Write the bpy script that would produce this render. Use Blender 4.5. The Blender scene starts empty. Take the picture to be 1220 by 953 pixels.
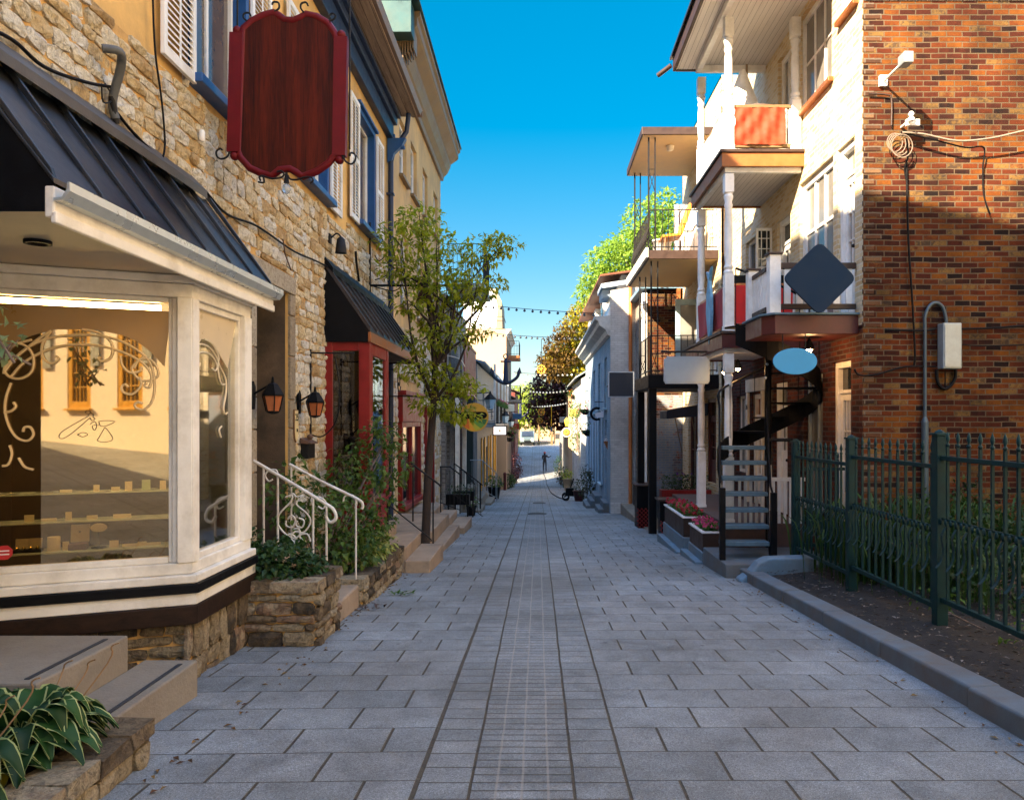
import bpy, bmesh, math, random
from mathutils import Vector, Matrix, Euler, noise
R = math.radians
random.seed(7)
scn = bpy.context.scene
COL = scn.collection
CZ = 1.6            # eye height over the paving under the camera
FPX, VX, VY = 900.0, 641.0, 500.0

def at(px, py, Y):
    return Vector(((px - VX) / FPX * Y, Y, CZ + (VY - py) / FPX * Y))
def rz(Y):
    """height of the street surface at distance Y"""
    if Y < -30: return 1.74
    if Y < 62: return -0.058 * Y
    if Y < 66:
        t = (Y - 62) / 4
        return -3.596 - 0.12 * math.sin(t * math.pi) * .6 + t * .16
    if Y < 86: return -3.436 + (Y - 66) * .094
    return -1.556

# ------------------------------------------------------------------ materials
MATS = {}
def nodes_of(m):
    m.use_nodes = True
    nt = m.node_tree
    return nt, nt.nodes, nt.links, nt.nodes['Principled BSDF']
def N(nodes, t, **kw):
    n = nodes.new(t)
    for k, v in kw.items(): setattr(n, k, v)
    return n
def ramp(nodes, stops, interp='LINEAR'):
    r = nodes.new('ShaderNodeValToRGB')
    cr = r.color_ramp; cr.interpolation = interp
    while len(cr.elements) < len(stops): cr.elements.new(0.5)
    for e, (p, c) in zip(cr.elements, stops):
        e.position = p
        e.color = (c[0], c[1], c[2], 1) if hasattr(c, '__len__') else (c, c, c, 1)
    return r
def mixc(nodes, links, fac, a, b, bt='MIX'):
    m = nodes.new('ShaderNodeMix'); m.data_type = 'RGBA'; m.blend_type = bt
    for sock, v in ((m.inputs[0], fac), (m.inputs[6], a), (m.inputs[7], b)):
        if hasattr(v, 'links') or hasattr(v, 'is_output'): links.new(v, sock)
        elif isinstance(v, (int, float)): sock.default_value = v if sock.type == 'VALUE' else (v, v, v, 1)
        else: sock.default_value = (v[0], v[1], v[2], 1)
    return m.outputs[2]
def mth(nodes, links, op, a, b=0.0, c=None):
    m = nodes.new('ShaderNodeMath'); m.operation = op
    for s, v in zip(m.inputs, (a, b, c)):
        if v is None: continue
        if isinstance(v, (int, float)): s.default_value = v
        else: links.new(v, s)
    return m.outputs[0]
def noise_out(nodes, links, vec, scale, detail=4, rough=.55, dist=0.0):
    n = nodes.new('ShaderNodeTexNoise')
    n.inputs['Scale'].default_value = scale; n.inputs['Detail'].default_value = detail
    n.inputs['Roughness'].default_value = rough; n.inputs['Distortion'].default_value = dist
    if vec is not None: links.new(vec, n.inputs['Vector'])
    return n.outputs['Fac']

def mat(name, col, rough=.65, var=.18, scale=6, bump=.15, metal=0.0, grain=60, dirt=None, dirt_amt=.0,
        stretch=None, emit=None, estr=0, rnd=0.0, trans=0.0, spec=None, coat=0):
    """weathered plain surface: two sizes of noise in colour, roughness and bump"""
    if name in MATS: return MATS[name]
    m = bpy.data.materials.new(name); MATS[name] = m
    nt, nd, lk, P = nodes_of(m)
    tc = nd.new('ShaderNodeTexCoord'); mp = nd.new('ShaderNodeMapping')
    lk.new(tc.outputs['Object'], mp.inputs[0])
    if stretch: mp.inputs['Scale'].default_value = stretch
    v = mp.outputs[0]
    n1 = noise_out(nd, lk, v, scale, 5, .6); n2 = noise_out(nd, lk, v, grain, 3, .6)
    lo = [c * (1 - var) for c in col]; hi = [min(1, c * (1 + var)) for c in col]
    r1 = ramp(nd, [(.3, lo), (.7, hi)]); lk.new(n1, r1.inputs[0])
    c = mixc(nd, lk, mth(nd, lk, 'MULTIPLY', n2, .35 * min(1, var * 4)), r1.outputs[0], [x * .6 for x in col])
    if dirt is not None:
        n3 = noise_out(nd, lk, v, scale * .45, 6, .7)
        r3 = ramp(nd, [(.5 - dirt_amt * .35, 0), (.75 - dirt_amt * .2, 1)]); lk.new(n3, r3.inputs[0])
        c = mixc(nd, lk, mth(nd, lk, 'MULTIPLY', r3.outputs[0], .8), c, dirt)
    if rnd:
        a = nd.new('ShaderNodeAttribute'); a.attribute_name = 'rnd'
        h = nd.new('ShaderNodeHueSaturation'); lk.new(c, h.inputs['Color'])
        lk.new(mth(nd, lk, 'MULTIPLY_ADD', a.outputs['Fac'], rnd, 1 - rnd / 2), h.inputs['Value'])
        c = h.outputs[0]
    lk.new(c, P.inputs['Base Color'])
    P.inputs['Metallic'].default_value = metal
    rr = ramp(nd, [(.3, max(0, rough - .1)), (.7, min(1, rough + .1))]); lk.new(n1, rr.inputs[0])
    lk.new(rr.outputs[0], P.inputs['Roughness'])
    if bump:
        b = nd.new('ShaderNodeBump'); b.inputs['Strength'].default_value = bump; b.inputs['Distance'].default_value = .01
        lk.new(mth(nd, lk, 'ADD', n2, n1), b.inputs['Height']); lk.new(b.outputs[0], P.inputs['Normal'])
    if trans: P.inputs['Transmission Weight'].default_value = trans
    if spec is not None: P.inputs['Specular IOR Level'].default_value = spec
    if coat: P.inputs['Coat Weight'].default_value = coat
    if emit: P.inputs['Emission Color'].default_value = (*emit, 1); P.inputs['Emission Strength'].default_value = estr
    return m

def wood(name, c1, c2, axis=2, rough=.5, scale=14, boards=0, baxis=1, bump=.3, coat=0):
    if name in MATS: return MATS[name]
    m = bpy.data.materials.new(name); MATS[name] = m
    nt, nd, lk, P = nodes_of(m)
    tc = nd.new('ShaderNodeTexCoord'); mp = nd.new('ShaderNodeMapping'); lk.new(tc.outputs['Object'], mp.inputs[0])
    s = [1, 1, 1]; s[axis] = .07; mp.inputs['Scale'].default_value = s
    n1 = noise_out(nd, lk, mp.outputs[0], scale, 6, .65, .6); n2 = noise_out(nd, lk, mp.outputs[0], scale * 7, 4, .6)
    f = mth(nd, lk, 'MULTIPLY_ADD', n2, .35, mth(nd, lk, 'MULTIPLY', n1, .8))
    r = ramp(nd, [(.36, c1), (.72, c2)]); lk.new(f, r.inputs[0])
    c = r.outputs[0]; hgt = f
    if boards:
        sx = nd.new('ShaderNodeSeparateXYZ'); lk.new(tc.outputs['Object'], sx.inputs[0])
        fr = mth(nd, lk, 'FRACT', mth(nd, lk, 'DIVIDE', sx.outputs[baxis], boards))
        g = mth(nd, lk, 'LESS_THAN', fr, .06)
        c = mixc(nd, lk, g, c, [x * .25 for x in c1]); hgt = mth(nd, lk, 'SUBTRACT', f, mth(nd, lk, 'MULTIPLY', g, 2.5))
    lk.new(c, P.inputs['Base Color']); P.inputs['Roughness'].default_value = rough; P.inputs['Specular IOR Level'].default_value = .18
    if coat: P.inputs['Coat Weight'].default_value = coat
    b = nd.new('ShaderNodeBump'); b.inputs['Strength'].default_value = bump; b.inputs['Distance'].default_value = .006
    lk.new(hgt, b.inputs['Height']); lk.new(b.outputs[0], P.inputs['Normal'])
    return m

def stone_mat(name, stops, dirt=(.1, .08, .06), rough=.85):
    """each modelled stone has its own random number 'rnd'; the ramp turns it into that stone's own colour"""
    if name in MATS: return MATS[name]
    m = bpy.data.materials.new(name); MATS[name] = m
    nt, nd, lk, P = nodes_of(m)
    a = nd.new('ShaderNodeAttribute'); a.attribute_name = 'rnd'
    tc = nd.new('ShaderNodeTexCoord'); v = tc.outputs['Object']
    n1 = noise_out(nd, lk, v, 9, 6, .65); n2 = noise_out(nd, lk, v, 55, 5, .7); n3 = noise_out(nd, lk, v, 22, 5, .7, .8)
    r = ramp(nd, stops); lk.new(mth(nd, lk, 'MULTIPLY_ADD', mth(nd, lk, 'SUBTRACT', n1, .5), .7, a.outputs['Fac']), r.inputs[0])
    r3 = ramp(nd, [(.47, 0), (.64, 1)]); lk.new(n3, r3.inputs[0])
    c = mixc(nd, lk, mth(nd, lk, 'MULTIPLY', r3.outputs[0], .6), r.outputs[0], dirt)
    r2 = ramp(nd, [(.3, .72), (.7, 1.0)]); lk.new(n2, r2.inputs[0])
    c = mixc(nd, lk, 1.0, c, r2.outputs[0], 'MULTIPLY')
    lk.new(c, P.inputs['Base Color']); P.inputs['Roughness'].default_value = rough; P.inputs['Specular IOR Level'].default_value = .25
    b = nd.new('ShaderNodeBump'); b.inputs['Strength'].default_value = 1; b.inputs['Distance'].default_value = .03
    lk.new(mth(nd, lk, 'MULTIPLY_ADD', n2, .4, n3), b.inputs['Height']); lk.new(b.outputs[0], P.inputs['Normal'])
    return m

def brick_mat(name, stops, mortar, bw=.215, rh=.072, ms=.010, bump=.7, worn=None, worn_amt=.5, stain=.3):
    if name in MATS: return MATS[name]
    m = bpy.data.materials.new(name); MATS[name] = m
    nt, nd, lk, P = nodes_of(m)
    g = nd.new('ShaderNodeNewGeometry'); s = nd.new('ShaderNodeSeparateXYZ'); lk.new(g.outputs['Position'], s.inputs[0])
    cb = nd.new('ShaderNodeCombineXYZ')
    lk.new(mth(nd, lk, 'ADD', s.outputs[0], s.outputs[1]), cb.inputs[0]); lk.new(s.outputs[2], cb.inputs[1])
    # slightly wavering courses
    nz = nd.new('ShaderNodeTexNoise'); nz.inputs['Scale'].default_value = 3.5; nz.inputs['Detail'].default_value = 5
    lk.new(g.outputs['Position'], nz.inputs['Vector'])
    vm = nd.new('ShaderNodeVectorMath'); vm.operation = 'MULTIPLY_ADD'
    lk.new(nz.outputs['Color'], vm.inputs[0]); vm.inputs[1].default_value = (.035, .022, 0); lk.new(cb.outputs[0], vm.inputs[2])
    bt = nd.new('ShaderNodeTexBrick'); lk.new(vm.outputs[0], bt.inputs['Vector'])
    bt.inputs['Color1'].default_value = (0, 0, 0, 1); bt.inputs['Color2'].default_value = (1, 1, 1, 1); bt.inputs['Mortar'].default_value = (.5, .5, .5, 1)
    bt.inputs['Scale'].default_value = 1; bt.inputs['Mortar Size'].default_value = ms; bt.inputs['Mortar Smooth'].default_value = .25
    bt.inputs['Brick Width'].default_value = bw; bt.inputs['Row Height'].default_value = rh; bt.offset = .5
    pos = g.outputs['Position']
    n1 = noise_out(nd, lk, pos, 1.3, 5, .6); n2 = noise_out(nd, lk, pos, 70, 4, .7); n3 = noise_out(nd, lk, pos, 14, 5, .7)
    r = ramp(nd, stops)
    lk.new(mth(nd, lk, 'MULTIPLY_ADD', mth(nd, lk, 'SUBTRACT', n3, .5), .35, bt.outputs['Color']), r.inputs[0])
    c = r.outputs[0]
    if worn is not None:
        wr = ramp(nd, [(.5 - .3 * (worn_amt - .3), 0), (.62 - .3 * (worn_amt - .3), 1)])
        nw = noise_out(nd, lk, pos, 2.2, 7, .72); lk.new(nw, wr.inputs[0])
        c = mixc(nd, lk, wr.outputs[0], c, worn)
    ms_ = mixc(nd, lk, bt.outputs['Fac'], c, mortar)
    st = ramp(nd, [(.35, 1 - stain), (.65, 1.0)]); lk.new(n1, st.inputs[0])
    c = mixc(nd, lk, 1.0, ms_, st.outputs[0], 'MULTIPLY')
    r2 = ramp(nd, [(.3, .75), (.7, 1.05)]); lk.new(n2, r2.inputs[0])
    c = mixc(nd, lk, 1.0, c, r2.outputs[0], 'MULTIPLY')
    lk.new(c, P.inputs['Base Color']); P.inputs['Roughness'].default_value = .88; P.inputs['Specular IOR Level'].default_value = .2
    h = mth(nd, lk, 'MULTIPLY_ADD', bt.outputs['Fac'], -1.0, mth(nd, lk, 'MULTIPLY_ADD', n3, .35, mth(nd, lk, 'MULTIPLY', n2, .15)))
    h = mth(nd, lk, 'MULTIPLY_ADD', bt.outputs['Color'], .25, h)
    b = nd.new('ShaderNodeBump'); b.inputs['Strength'].default_value = bump; b.inputs['Distance'].default_value = .012
    lk.new(h, b.inputs['Height']); lk.new(b.outputs[0], P.inputs['Normal'])
    return m

def leaf_mat(name, c1, c2, trans=.35, rough=.5):
    if name in MATS: return MATS[name]
    m = bpy.data.materials.new(name); MATS[name] = m
    nt, nd, lk, P = nodes_of(m)
    a = nd.new('ShaderNodeAttribute'); a.attribute_name = 'rnd'
    r = ramp(nd, [(0, c1), (1, c2)]); lk.new(a.outputs['Fac'], r.inputs[0])
    lk.new(r.outputs[0], P.inputs['Base Color']); P.inputs['Roughness'].default_value = rough; P.inputs['Specular IOR Level'].default_value = .3
    tr = nd.new('ShaderNodeBsdfTranslucent'); 
    c = mixc(nd, lk, .5, r.outputs[0], [min(1, x * 2.2) for x in c2]); lk.new(c, tr.inputs['Color'])
    mx = nd.new('ShaderNodeMixShader'); mx.inputs[0].default_value = trans
    lk.new(P.outputs[0], mx.inputs[1]); lk.new(tr.outputs[0], mx.inputs[2])
    lk.new(mx.outputs[0], nd['Material Output'].inputs[0])
    return m

def glass_mat(name, refl=.12, tint=(.9, .95, .95), rough=.02, gcol=(1, 1, 1)):
    """window pane: see-through with a share of mirror reflection that grows at grazing angles"""
    if name in MATS: return MATS[name]
    m = bpy.data.materials.new(name); MATS[name] = m
    nt, nd, lk, P = nodes_of(m); nd.remove(P)
    tr = nd.new('ShaderNodeBsdfTransparent'); tr.inputs[0].default_value = (*tint, 1)
    gl = nd.new('ShaderNodeBsdfGlossy'); gl.inputs['Roughness'].default_value = rough
    gl.inputs['Color'].default_value = (*gcol, 1)
    lw = nd.new('ShaderNodeLayerWeight'); lw.inputs[0].default_value = .35
    f = mth(nd, lk, 'MULTIPLY_ADD', lw.outputs['Fresnel'], .8, refl)
    mx = nd.new('ShaderNodeMixShader'); lk.new(f, mx.inputs[0])
    lk.new(tr.outputs[0], mx.inputs[1]); lk.new(gl.outputs[0], mx.inputs[2])
    lk.new(mx.outputs[0], nd['Material Output'].inputs[0])
    return m
def pane_mat(name, col=(.02, .025, .03), rough=.06):
    """pane of an unlit room: dark behind, glossy in front, slightly uneven"""
    if name in MATS: return MATS[name]
    m = mat(name, col, rough=rough, var=.5, scale=1.2, bump=.02, grain=3, spec=.9)
    return m
def lit(name, col, s):
    if name in MATS: return MATS[name]
    return mat(name, (.8, .8, .8), emit=col, estr=s, bump=0)

# ------------------------------------------------------------------ frames and meshes
class Frame:
    def __init__(s, O=(0, 0, 0), u=(1, 0, 0), n=(0, -1, 0)):
        s.O = Vector(O); s.u = Vector(u).normalized(); s.n = Vector(n).normalized(); s.z = Vector((0, 0, 1))
    def __call__(s, u, n, z): return s.O + s.u * u + s.n * n + s.z * z
W = Frame((0, 0, 0), (1, 0, 0), (0, 1, 0))                # plain world axes
def FL(x): return Frame((x, 0, 0), (0, 1, 0), (1, 0, 0))   # a left-hand facade: u = distance, n = towards the street
def FR(x): return Frame((x, 0, 0), (0, 1, 0), (-1, 0, 0))  # a right-hand facade
def FF(y): return Frame((0, y, 0), (1, 0, 0), (0, -1, 0))  # a wall that faces the camera

def wloc(o):
    v = Vector((0, 0, 0))
    while o is not None: v = v + o.location; o = o.parent
    return v

class MB:
    def __init__(s, F=W): s.v = []; s.f = []; s.r = []; s.m = []; s.sm = []; s.F = F; s.cr = 0.5; s.cm = 0
    def _add(s, vs, fs, smooth=False, raw=False):
        b = len(s.v)
        s.v += [tuple(p) for p in vs] if raw else [tuple(s.F(*p)) for p in vs]
        for f in fs:
            s.f.append([b + i for i in f]); s.r.append(s.cr); s.m.append(s.cm); s.sm.append(smooth)
    def box(s, u0, u1, n0, n1, z0, z1):
        vs = [(u, n, z) for z in (z0, z1) for n in (n0, n1) for u in (u0, u1)]
        s._add(vs, [(0, 2, 3, 1), (4, 5, 7, 6), (0, 1, 5, 4), (2, 6, 7, 3), (0, 4, 6, 2), (1, 3, 7, 5)]); return s
    def hexa(s, vs, raw=False):
        s._add(vs, [(0, 2, 3, 1), (4, 5, 7, 6), (0, 1, 5, 4), (2, 6, 7, 3), (0, 4, 6, 2), (1, 3, 7, 5)], raw=raw); return s
    def quad(s, a, b, c, d): s._add([a, b, c, d], [(0, 1, 2, 3)]); return s
    def poly(s, pts, raw=False): s._add(pts, [tuple(range(len(pts)))], raw=raw); return s
    def prism(s, pts, n0, n1, plane='uz'):
        """outline in the frame's (u,z) [or (u,n) / (n,z)] plane, pulled between two values of the third axis"""
        k = len(pts)
        def P(a, b, t):
            return {'uz': (a, t, b), 'un': (a, b, t), 'nz': (t, a, b)}[plane]
        vs = [P(a, b, n0) for a, b in pts] + [P(a, b, n1) for a, b in pts]
        fs = [tuple(range(k)), tuple(range(2 * k - 1, k - 1, -1))] + [(i, (i + 1) % k, k + (i + 1) % k, k + i) for i in range(k)]
        s._add(vs, fs); return s
    def tube(s, pts, r=.01, n=8, raw=False, closed=False):
        P = [Vector(p) if raw else s.F(*p) for p in pts]
        m = len(P)
        if m < 2: return s
        rs = r if hasattr(r, '__len__') else [r] * m
        vs = []; ref = None
        for i, p in enumerate(P):
            if closed: d = P[(i + 1) % m] - P[i - 1]
            else: d = P[min(i + 1, m - 1)] - P[max(i - 1, 0)]
            if d.length < 1e-9: d = Vector((0, 0, 1))
            d.normalize()
            if ref is None:
                ref = Vector((0, 0, 1)) if abs(d.z) < .9 else Vector((1, 0, 0))
            a = d.cross(ref)
            if a.length < 1e-6: a = d.cross(Vector((0, 1, 0)))
            a.normalize(); b = a.cross(d); ref = b
            for k in range(n):
                t = 2 * math.pi * k / n
                vs.append(p + (a * math.cos(t) + b * math.sin(t)) * rs[i])
        fs = []
        for i in range(m if closed else m - 1):
            j = (i + 1) % m
            for k in range(n):
                fs.append((i * n + k, i * n + (k + 1) % n, j * n + (k + 1) % n, j * n + k))
        s._add(vs, fs, smooth=n > 5, raw=True)
        if not closed:
            s._add([vs[k] for k in range(n)], [tuple(range(n))], raw=True)
            s._add([vs[(m - 1) * n + k] for k in range(n)], [tuple(range(n))], raw=True)
        return s
    def lathe(s, c, prof, n=12, raw=False):
        """profile of (radius, height) about a vertical axis at c"""
        c = Vector(c) if raw else s.F(*c)
        vs = []
        for r, h in prof:
            for k in range(n):
                t = 2 * math.pi * k / n; vs.append((c.x + r * math.cos(t), c.y + r * math.sin(t), c.z + h))
        fs = []
        for i in range(len(prof) - 1):
            for k in range(n): fs.append((i * n + k, i * n + (k + 1) % n, (i + 1) * n + (k + 1) % n, (i + 1) * n + k))
        s._add(vs, fs, smooth=n > 6, raw=True)
        s._add(vs[:n], [tuple(range(n - 1, -1, -1))], raw=True); s._add(vs[-n:], [tuple(range(n))], raw=True)
        return s
    def ball(s, c, r, n=10, raw=False, sq=(1, 1, 1)):
        c = Vector(c) if raw else s.F(*c)
        k = max(4, n // 2 + 1); vs = []
        for i in range(k + 1):
            a = math.pi * i / k
            for j in range(n):
                t = 2 * math.pi * j / n
                vs.append((c.x + r * sq[0] * math.sin(a) * math.cos(t), c.y + r * sq[1] * math.sin(a) * math.sin(t), c.z - r * sq[2] * math.cos(a)))
        fs = [(i * n + j, i * n + (j + 1) % n, (i + 1) * n + (j + 1) % n, (i + 1) * n + j) for i in range(k) for j in range(n)]
        s._add(vs, fs, smooth=True, raw=True); return s
    def wall(s, u0, u1, z0, z1, holes=(), depth=.22, n=0.0):
        """wall sheet with real openings and their reveals; holes = (u0,u1,z0,z1)"""
        us = sorted({u0, u1, *[min(max(h[i], u0), u1) for h in holes for i in (0, 1)]})
        zs = sorted({z0, z1, *[min(max(h[i], z0), z1) for h in holes for i in (2, 3)]})
        for a, b in zip(us, us[1:]):
            for c, d in zip(zs, zs[1:]):
                mu, mz = (a + b) / 2, (c + d) / 2
                if any(h[0] < mu < h[1] and h[2] < mz < h[3] for h in holes): continue
                s._add([(a, n, c), (b, n, c), (b, n, d), (a, n, d)], [(0, 1, 2, 3)])
        for h in holes:
            a, b, c, d = h[:4]; e = n - (h[4] if len(h) > 4 else depth)
            s._add([(a, n, c), (b, n, c), (b, n, d), (a, n, d), (a, e, c), (b, e, c), (b, e, d), (a, e, d)],
                   [(0, 1, 5, 4), (1, 2, 6, 5), (2, 3, 7, 6), (3, 0, 4, 7)])
        return s
    def stones(s, u0, u1, z0, z1, rh=(.08, .17), sl=(.13, .34), n=.0, out=(.014, .042), gap=.010, holes=(), top=None, seed=1, mega=.0, skew=.0):
        """coursed rubble: every stone an uneven bulging block set proud of the mortar"""
        rg = random.Random(seed); z = z0; row = 0
        while z < z1 - .03:
            h = rg.uniform(*rh)
            if z + h > z1 - .04: h = z1 - z
            u = u0 - rg.uniform(0, sl[0]) * 0
            first = True
            while u < u1 - .03:
                L = rg.uniform(*sl) * (.6 if first and row % 2 else 1); first = False
                if u + L > u1 - sl[0] * .4: L = u1 - u
                a, b, c, d = u, u + L, z, z + h
                u += L
                mu, mz = (a + b) / 2, (c + d) / 2
                if top is not None and d > top(mu) + .02: continue
                if any(hh[0] - .02 < b and a < hh[1] + .02 and hh[2] - .02 < d and c < hh[3] + .02 for hh in holes):
                    ok = False
                    for hh in holes:
                        if hh[0] < b and a < hh[1] and hh[2] < d and c < hh[3]:
                            if a < hh[0] - .05 and b > hh[0]: b = hh[0]; ok = True
                            elif b > hh[1] + .05 and a < hh[1]: a = hh[1]; ok = True
                            elif c < hh[2] - .03: d = hh[2]; ok = True
                            elif d > hh[3] + .03: c = hh[3]; ok = True
                            else: ok = False; break
                    else:
                        ok = True if not any(hh[0] < b - .001 and a + .001 < hh[1] and hh[2] < d - .001 and c + .001 < hh[3] for hh in holes) else False
                    if not ok: continue
                subs = [(a, b, c, d)]
                if h > .15 and rg.random() < .25 and b - a > .2:
                    m_ = c + (d - c) * rg.uniform(.4, .6); subs = [(a, b, c, m_), (a, b, m_, d)]
                for (a, b, c, d) in subs: s._stone(a, b, c, d, n, rg.uniform(*out), gap, rg)
            z += h; row += 1
        return s
    def _stone(s, a, b, c, d, n, o, gap, rg):
        g = gap / 2; a += g; b -= g; c += g; d -= g
        if b - a < .02 or d - c < .02: return
        s.cr = rg.random(); nu, nz = 5, 4; vs = []
        j = lambda k: rg.uniform(-k, k)
        cor = [[j(.012) for _ in range(nu * nz)] for _ in range(2)]
        ph = rg.uniform(0, 99)
        for iz in range(nz):
            for iu in range(nu):
                fu, fz = iu / (nu - 1), iz / (nz - 1)
                e = min(fu, 1 - fu, ) * (b - a), min(fz, 1 - fz) * (d - c)
                ed = min(e); edge = iu in (0, nu - 1) or iz in (0, nz - 1)
                cc = .012 if edge else 0
                pu, pz = a + (b - a) * fu, c + (d - c) * fz
                if edge:
                    # round the corners off
                    if iu in (0, nu - 1) and iz in (0, nz - 1):
                        pu += (1 if iu == 0 else -1) * min(.012, (b - a) * .06) * rg.uniform(.2, 1.6); pz += (1 if iz == 0 else -1) * min(.010, (d - c) * .09) * rg.uniform(.2, 1.6)
                pu += cor[0][iz * nu + iu] * .6; pz += cor[1][iz * nu + iu] * .5
                off = o * (.62 if edge else 1.0) + noise.noise(Vector((pu * 9 + ph, pz * 11, ph))) * .022 + j(.007)
                vs.append((pu, n + max(off, .003), pz))
        fs = [(iz * nu + iu, iz * nu + iu + 1, (iz + 1) * nu + iu + 1, (iz + 1) * nu + iu) for iz in range(nz - 1) for iu in range(nu - 1)]
        k = len(vs)
        rim = [i for i in range(nu)] + [r * nu + nu - 1 for r in range(1, nz)] + [(nz - 1) * nu + i for i in range(nu - 2, -1, -1)] + [r * nu for r in range(nz - 2, 0, -1)]
        for i in rim: vs.append((vs[i][0], n - .02, vs[i][2]))
        for q in range(len(rim)):
            q2 = (q + 1) % len(rim); fs.append((rim[q], rim[q2], k + q2, k + q))
        s._add(vs, fs, smooth=False)
    def build(s, name, mats, parent=None, bev=0, seg=2, label=None, recalc=True, origin=None):
        if not isinstance(mats, (list, tuple)): mats = [mats]
        if parent is not None: O = wloc(parent)
        elif origin is not None: O = Vector(origin)
        else:
            xs, ys, zs = zip(*s.v); O = Vector(((min(xs) + max(xs)) / 2, (min(ys) + max(ys)) / 2, min(zs)))
        me = bpy.data.meshes.new(name)
        me.from_pydata([(v[0] - O.x, v[1] - O.y, v[2] - O.z) for v in s.v], [], s.f)
        for m in mats: me.materials.append(m)
        me.polygons.foreach_set('material_index', s.m); me.polygons.foreach_set('use_smooth', s.sm)
        if len(set(s.r)) > 1:
            at_ = me.attributes.new('rnd', 'FLOAT', 'FACE'); at_.data.foreach_set('value', s.r)
        if recalc:
            bm = bmesh.new(); bm.from_mesh(me); bmesh.ops.recalc_face_normals(bm, faces=bm.faces); bm.to_mesh(me); bm.free()
        me.update()
        o = bpy.data.objects.new(name, me); COL.objects.link(o)
        if parent is not None: o.parent = parent
        else: o.location = O
        if bev:
            b = o.modifiers.new('edge', 'BEVEL'); b.width = bev; b.segments = seg; b.limit_method = 'ANGLE'; b.angle_limit = R(40)
        if label: o['label'] = label
        return o

def tag(o, label, cat, group=None, kind=None):
    if label: o['label'] = label
    if cat: o['category'] = cat
    if group: o['group'] = group
    if kind: o['kind'] = kind
    return o
def thing(name, loc, label, cat, group=None):
    o = bpy.data.objects.new(name, None); COL.objects.link(o); o.location = loc; o.empty_display_size = .1
    return tag(o, label, cat, group)
def struct(o): o['kind'] = 'structure'; return o
def copy_tree(o, parent=None):
    c = o.copy(); COL.objects.link(c); c.parent = parent
    for ch in [x for x in o.children]: copy_tree(ch, c)
    return c
def arc(cx, cz, r, a0, a1, n=16, k=1.0):
    return [(cx + r * math.cos(R(a0 + (a1 - a0) * i / n)), cz + r * k * math.sin(R(a0 + (a1 - a0) * i / n))) for i in range(n + 1)]
def spiral(cx, cz, r0, r1, a0, a1, n=24):
    return [(cx + (r0 + (r1 - r0) * i / n) * math.cos(R(a0 + (a1 - a0) * i / n)), cz + (r0 + (r1 - r0) * i / n) * math.sin(R(a0 + (a1 - a0) * i / n))) for i in range(n + 1)]

# ------------------------------------------------------------------ plants
def leaf(mb, p, d, up, L, Wd, rg, fold=.25):
    """a folded, pointed leaf: four faces"""
    d = d.normalized(); s_ = d.cross(up)
    if s_.length < 1e-4: s_ = d.cross(Vector((1, 0, 0)))
    s_.normalize(); n_ = s_.cross(d)
    m1 = p + d * L * .5 + n_ * L * .06; tip = p + d * L - n_ * L * .12
    l_ = p + d * L * .42 + s_ * Wd * .5 + n_ * Wd * fold; r_ = p + d * L * .42 - s_ * Wd * .5 + n_ * Wd * fold
    mb.cr = rg.random()
    mb._add([p, r_, tip, l_, m1], [(0, 1, 4), (1, 2, 4), (2, 3, 4), (3, 0, 4)], raw=True)
def rvec(rg):
    while True:
        v = Vector((rg.uniform(-1, 1), rg.uniform(-1, 1), rg.uniform(-1, 1)))
        if .05 < v.length < 1: return v
def clumps(mb, centers, n, L, rg, aspect=.5, droop=.3, shell=.5):
    """leaves through the volume of uneven clumps; centers = (x,y,z,rx,rz)"""
    tot = sum(c[3] ** 2 for c in centers)
    for c in centers:
        k = int(n * c[3] ** 2 / tot)
        for _ in range(k):
            v = rvec(rg)
            if rg.random() < shell: v = v.normalized() * rg.uniform(.75, 1.08)
            nz = noise.noise(Vector((v.x * 2.2 + c[0], v.y * 2.2 + c[1], v.z * 2.2 + c[2])))
            if nz < -.22: continue
            v = v * (1 + nz * .35)
            p = Vector((c[0] + v.x * c[3], c[1] + v.y * c[3], c[2] + v.z * c[4]))
            d = (v.normalized() * .6 + rvec(rg)); d.z -= droop
            leaf(mb, p, d, Vector((rg.uniform(-.5, .5), rg.uniform(-.5, .5), 1)), L * rg.uniform(.6, 1.25), L * aspect * rg.uniform(.7, 1.2), rg)
def tree(base, trunk_pts, tr, lobes, n, L, lm, bark, label, group=None, seed=3, twigs=3, name='tree', cat='tree', shell=.5, aspect=.5, joint=None):
    rg = random.Random(seed)
    root = thing(name, base, label, cat, group)
    mb = MB(); mb.tube(trunk_pts, [tr * (1 - .55 * i / (len(trunk_pts) - 1)) for i in range(len(trunk_pts))], 9, raw=True)
    top = Vector(trunk_pts[-1])
    for c in lobes:
        C = Vector(c[:3]); s0 = Vector(trunk_pts[rg.randrange(len(trunk_pts) // 2, len(trunk_pts))])
        if joint is not None: s0 = Vector(trunk_pts[min(joint, len(trunk_pts) - 1)])
        mid = (s0 + C) / 2 + rvec(rg) * .12 * (C - s0).length
        mb.tube([s0, (s0 + mid) / 2 + rvec(rg) * .05 * (C - s0).length, mid, C], [tr * .38, tr * .3, tr * .2, tr * .08], 6, raw=True)
        for _ in range(twigs):
            v = rvec(rg); e = C + Vector((v.x * c[3], v.y * c[3], v.z * c[4]))
            q = mid.lerp(C, rg.uniform(.3, 1)); mb.tube([q, (q + e) / 2 + rvec(rg) * .08, e], [tr * .12, tr * .08, tr * .03], 5, raw=True)
    mb.build('trunk', bark, root)
    lb = MB(); clumps(lb, lobes, n, L, rg, shell=shell, aspect=aspect)
    lb.build('crown', lm, root, recalc=False)
    return root
SKY_LOW, SKY_HIGH = .57, 1.5
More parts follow.
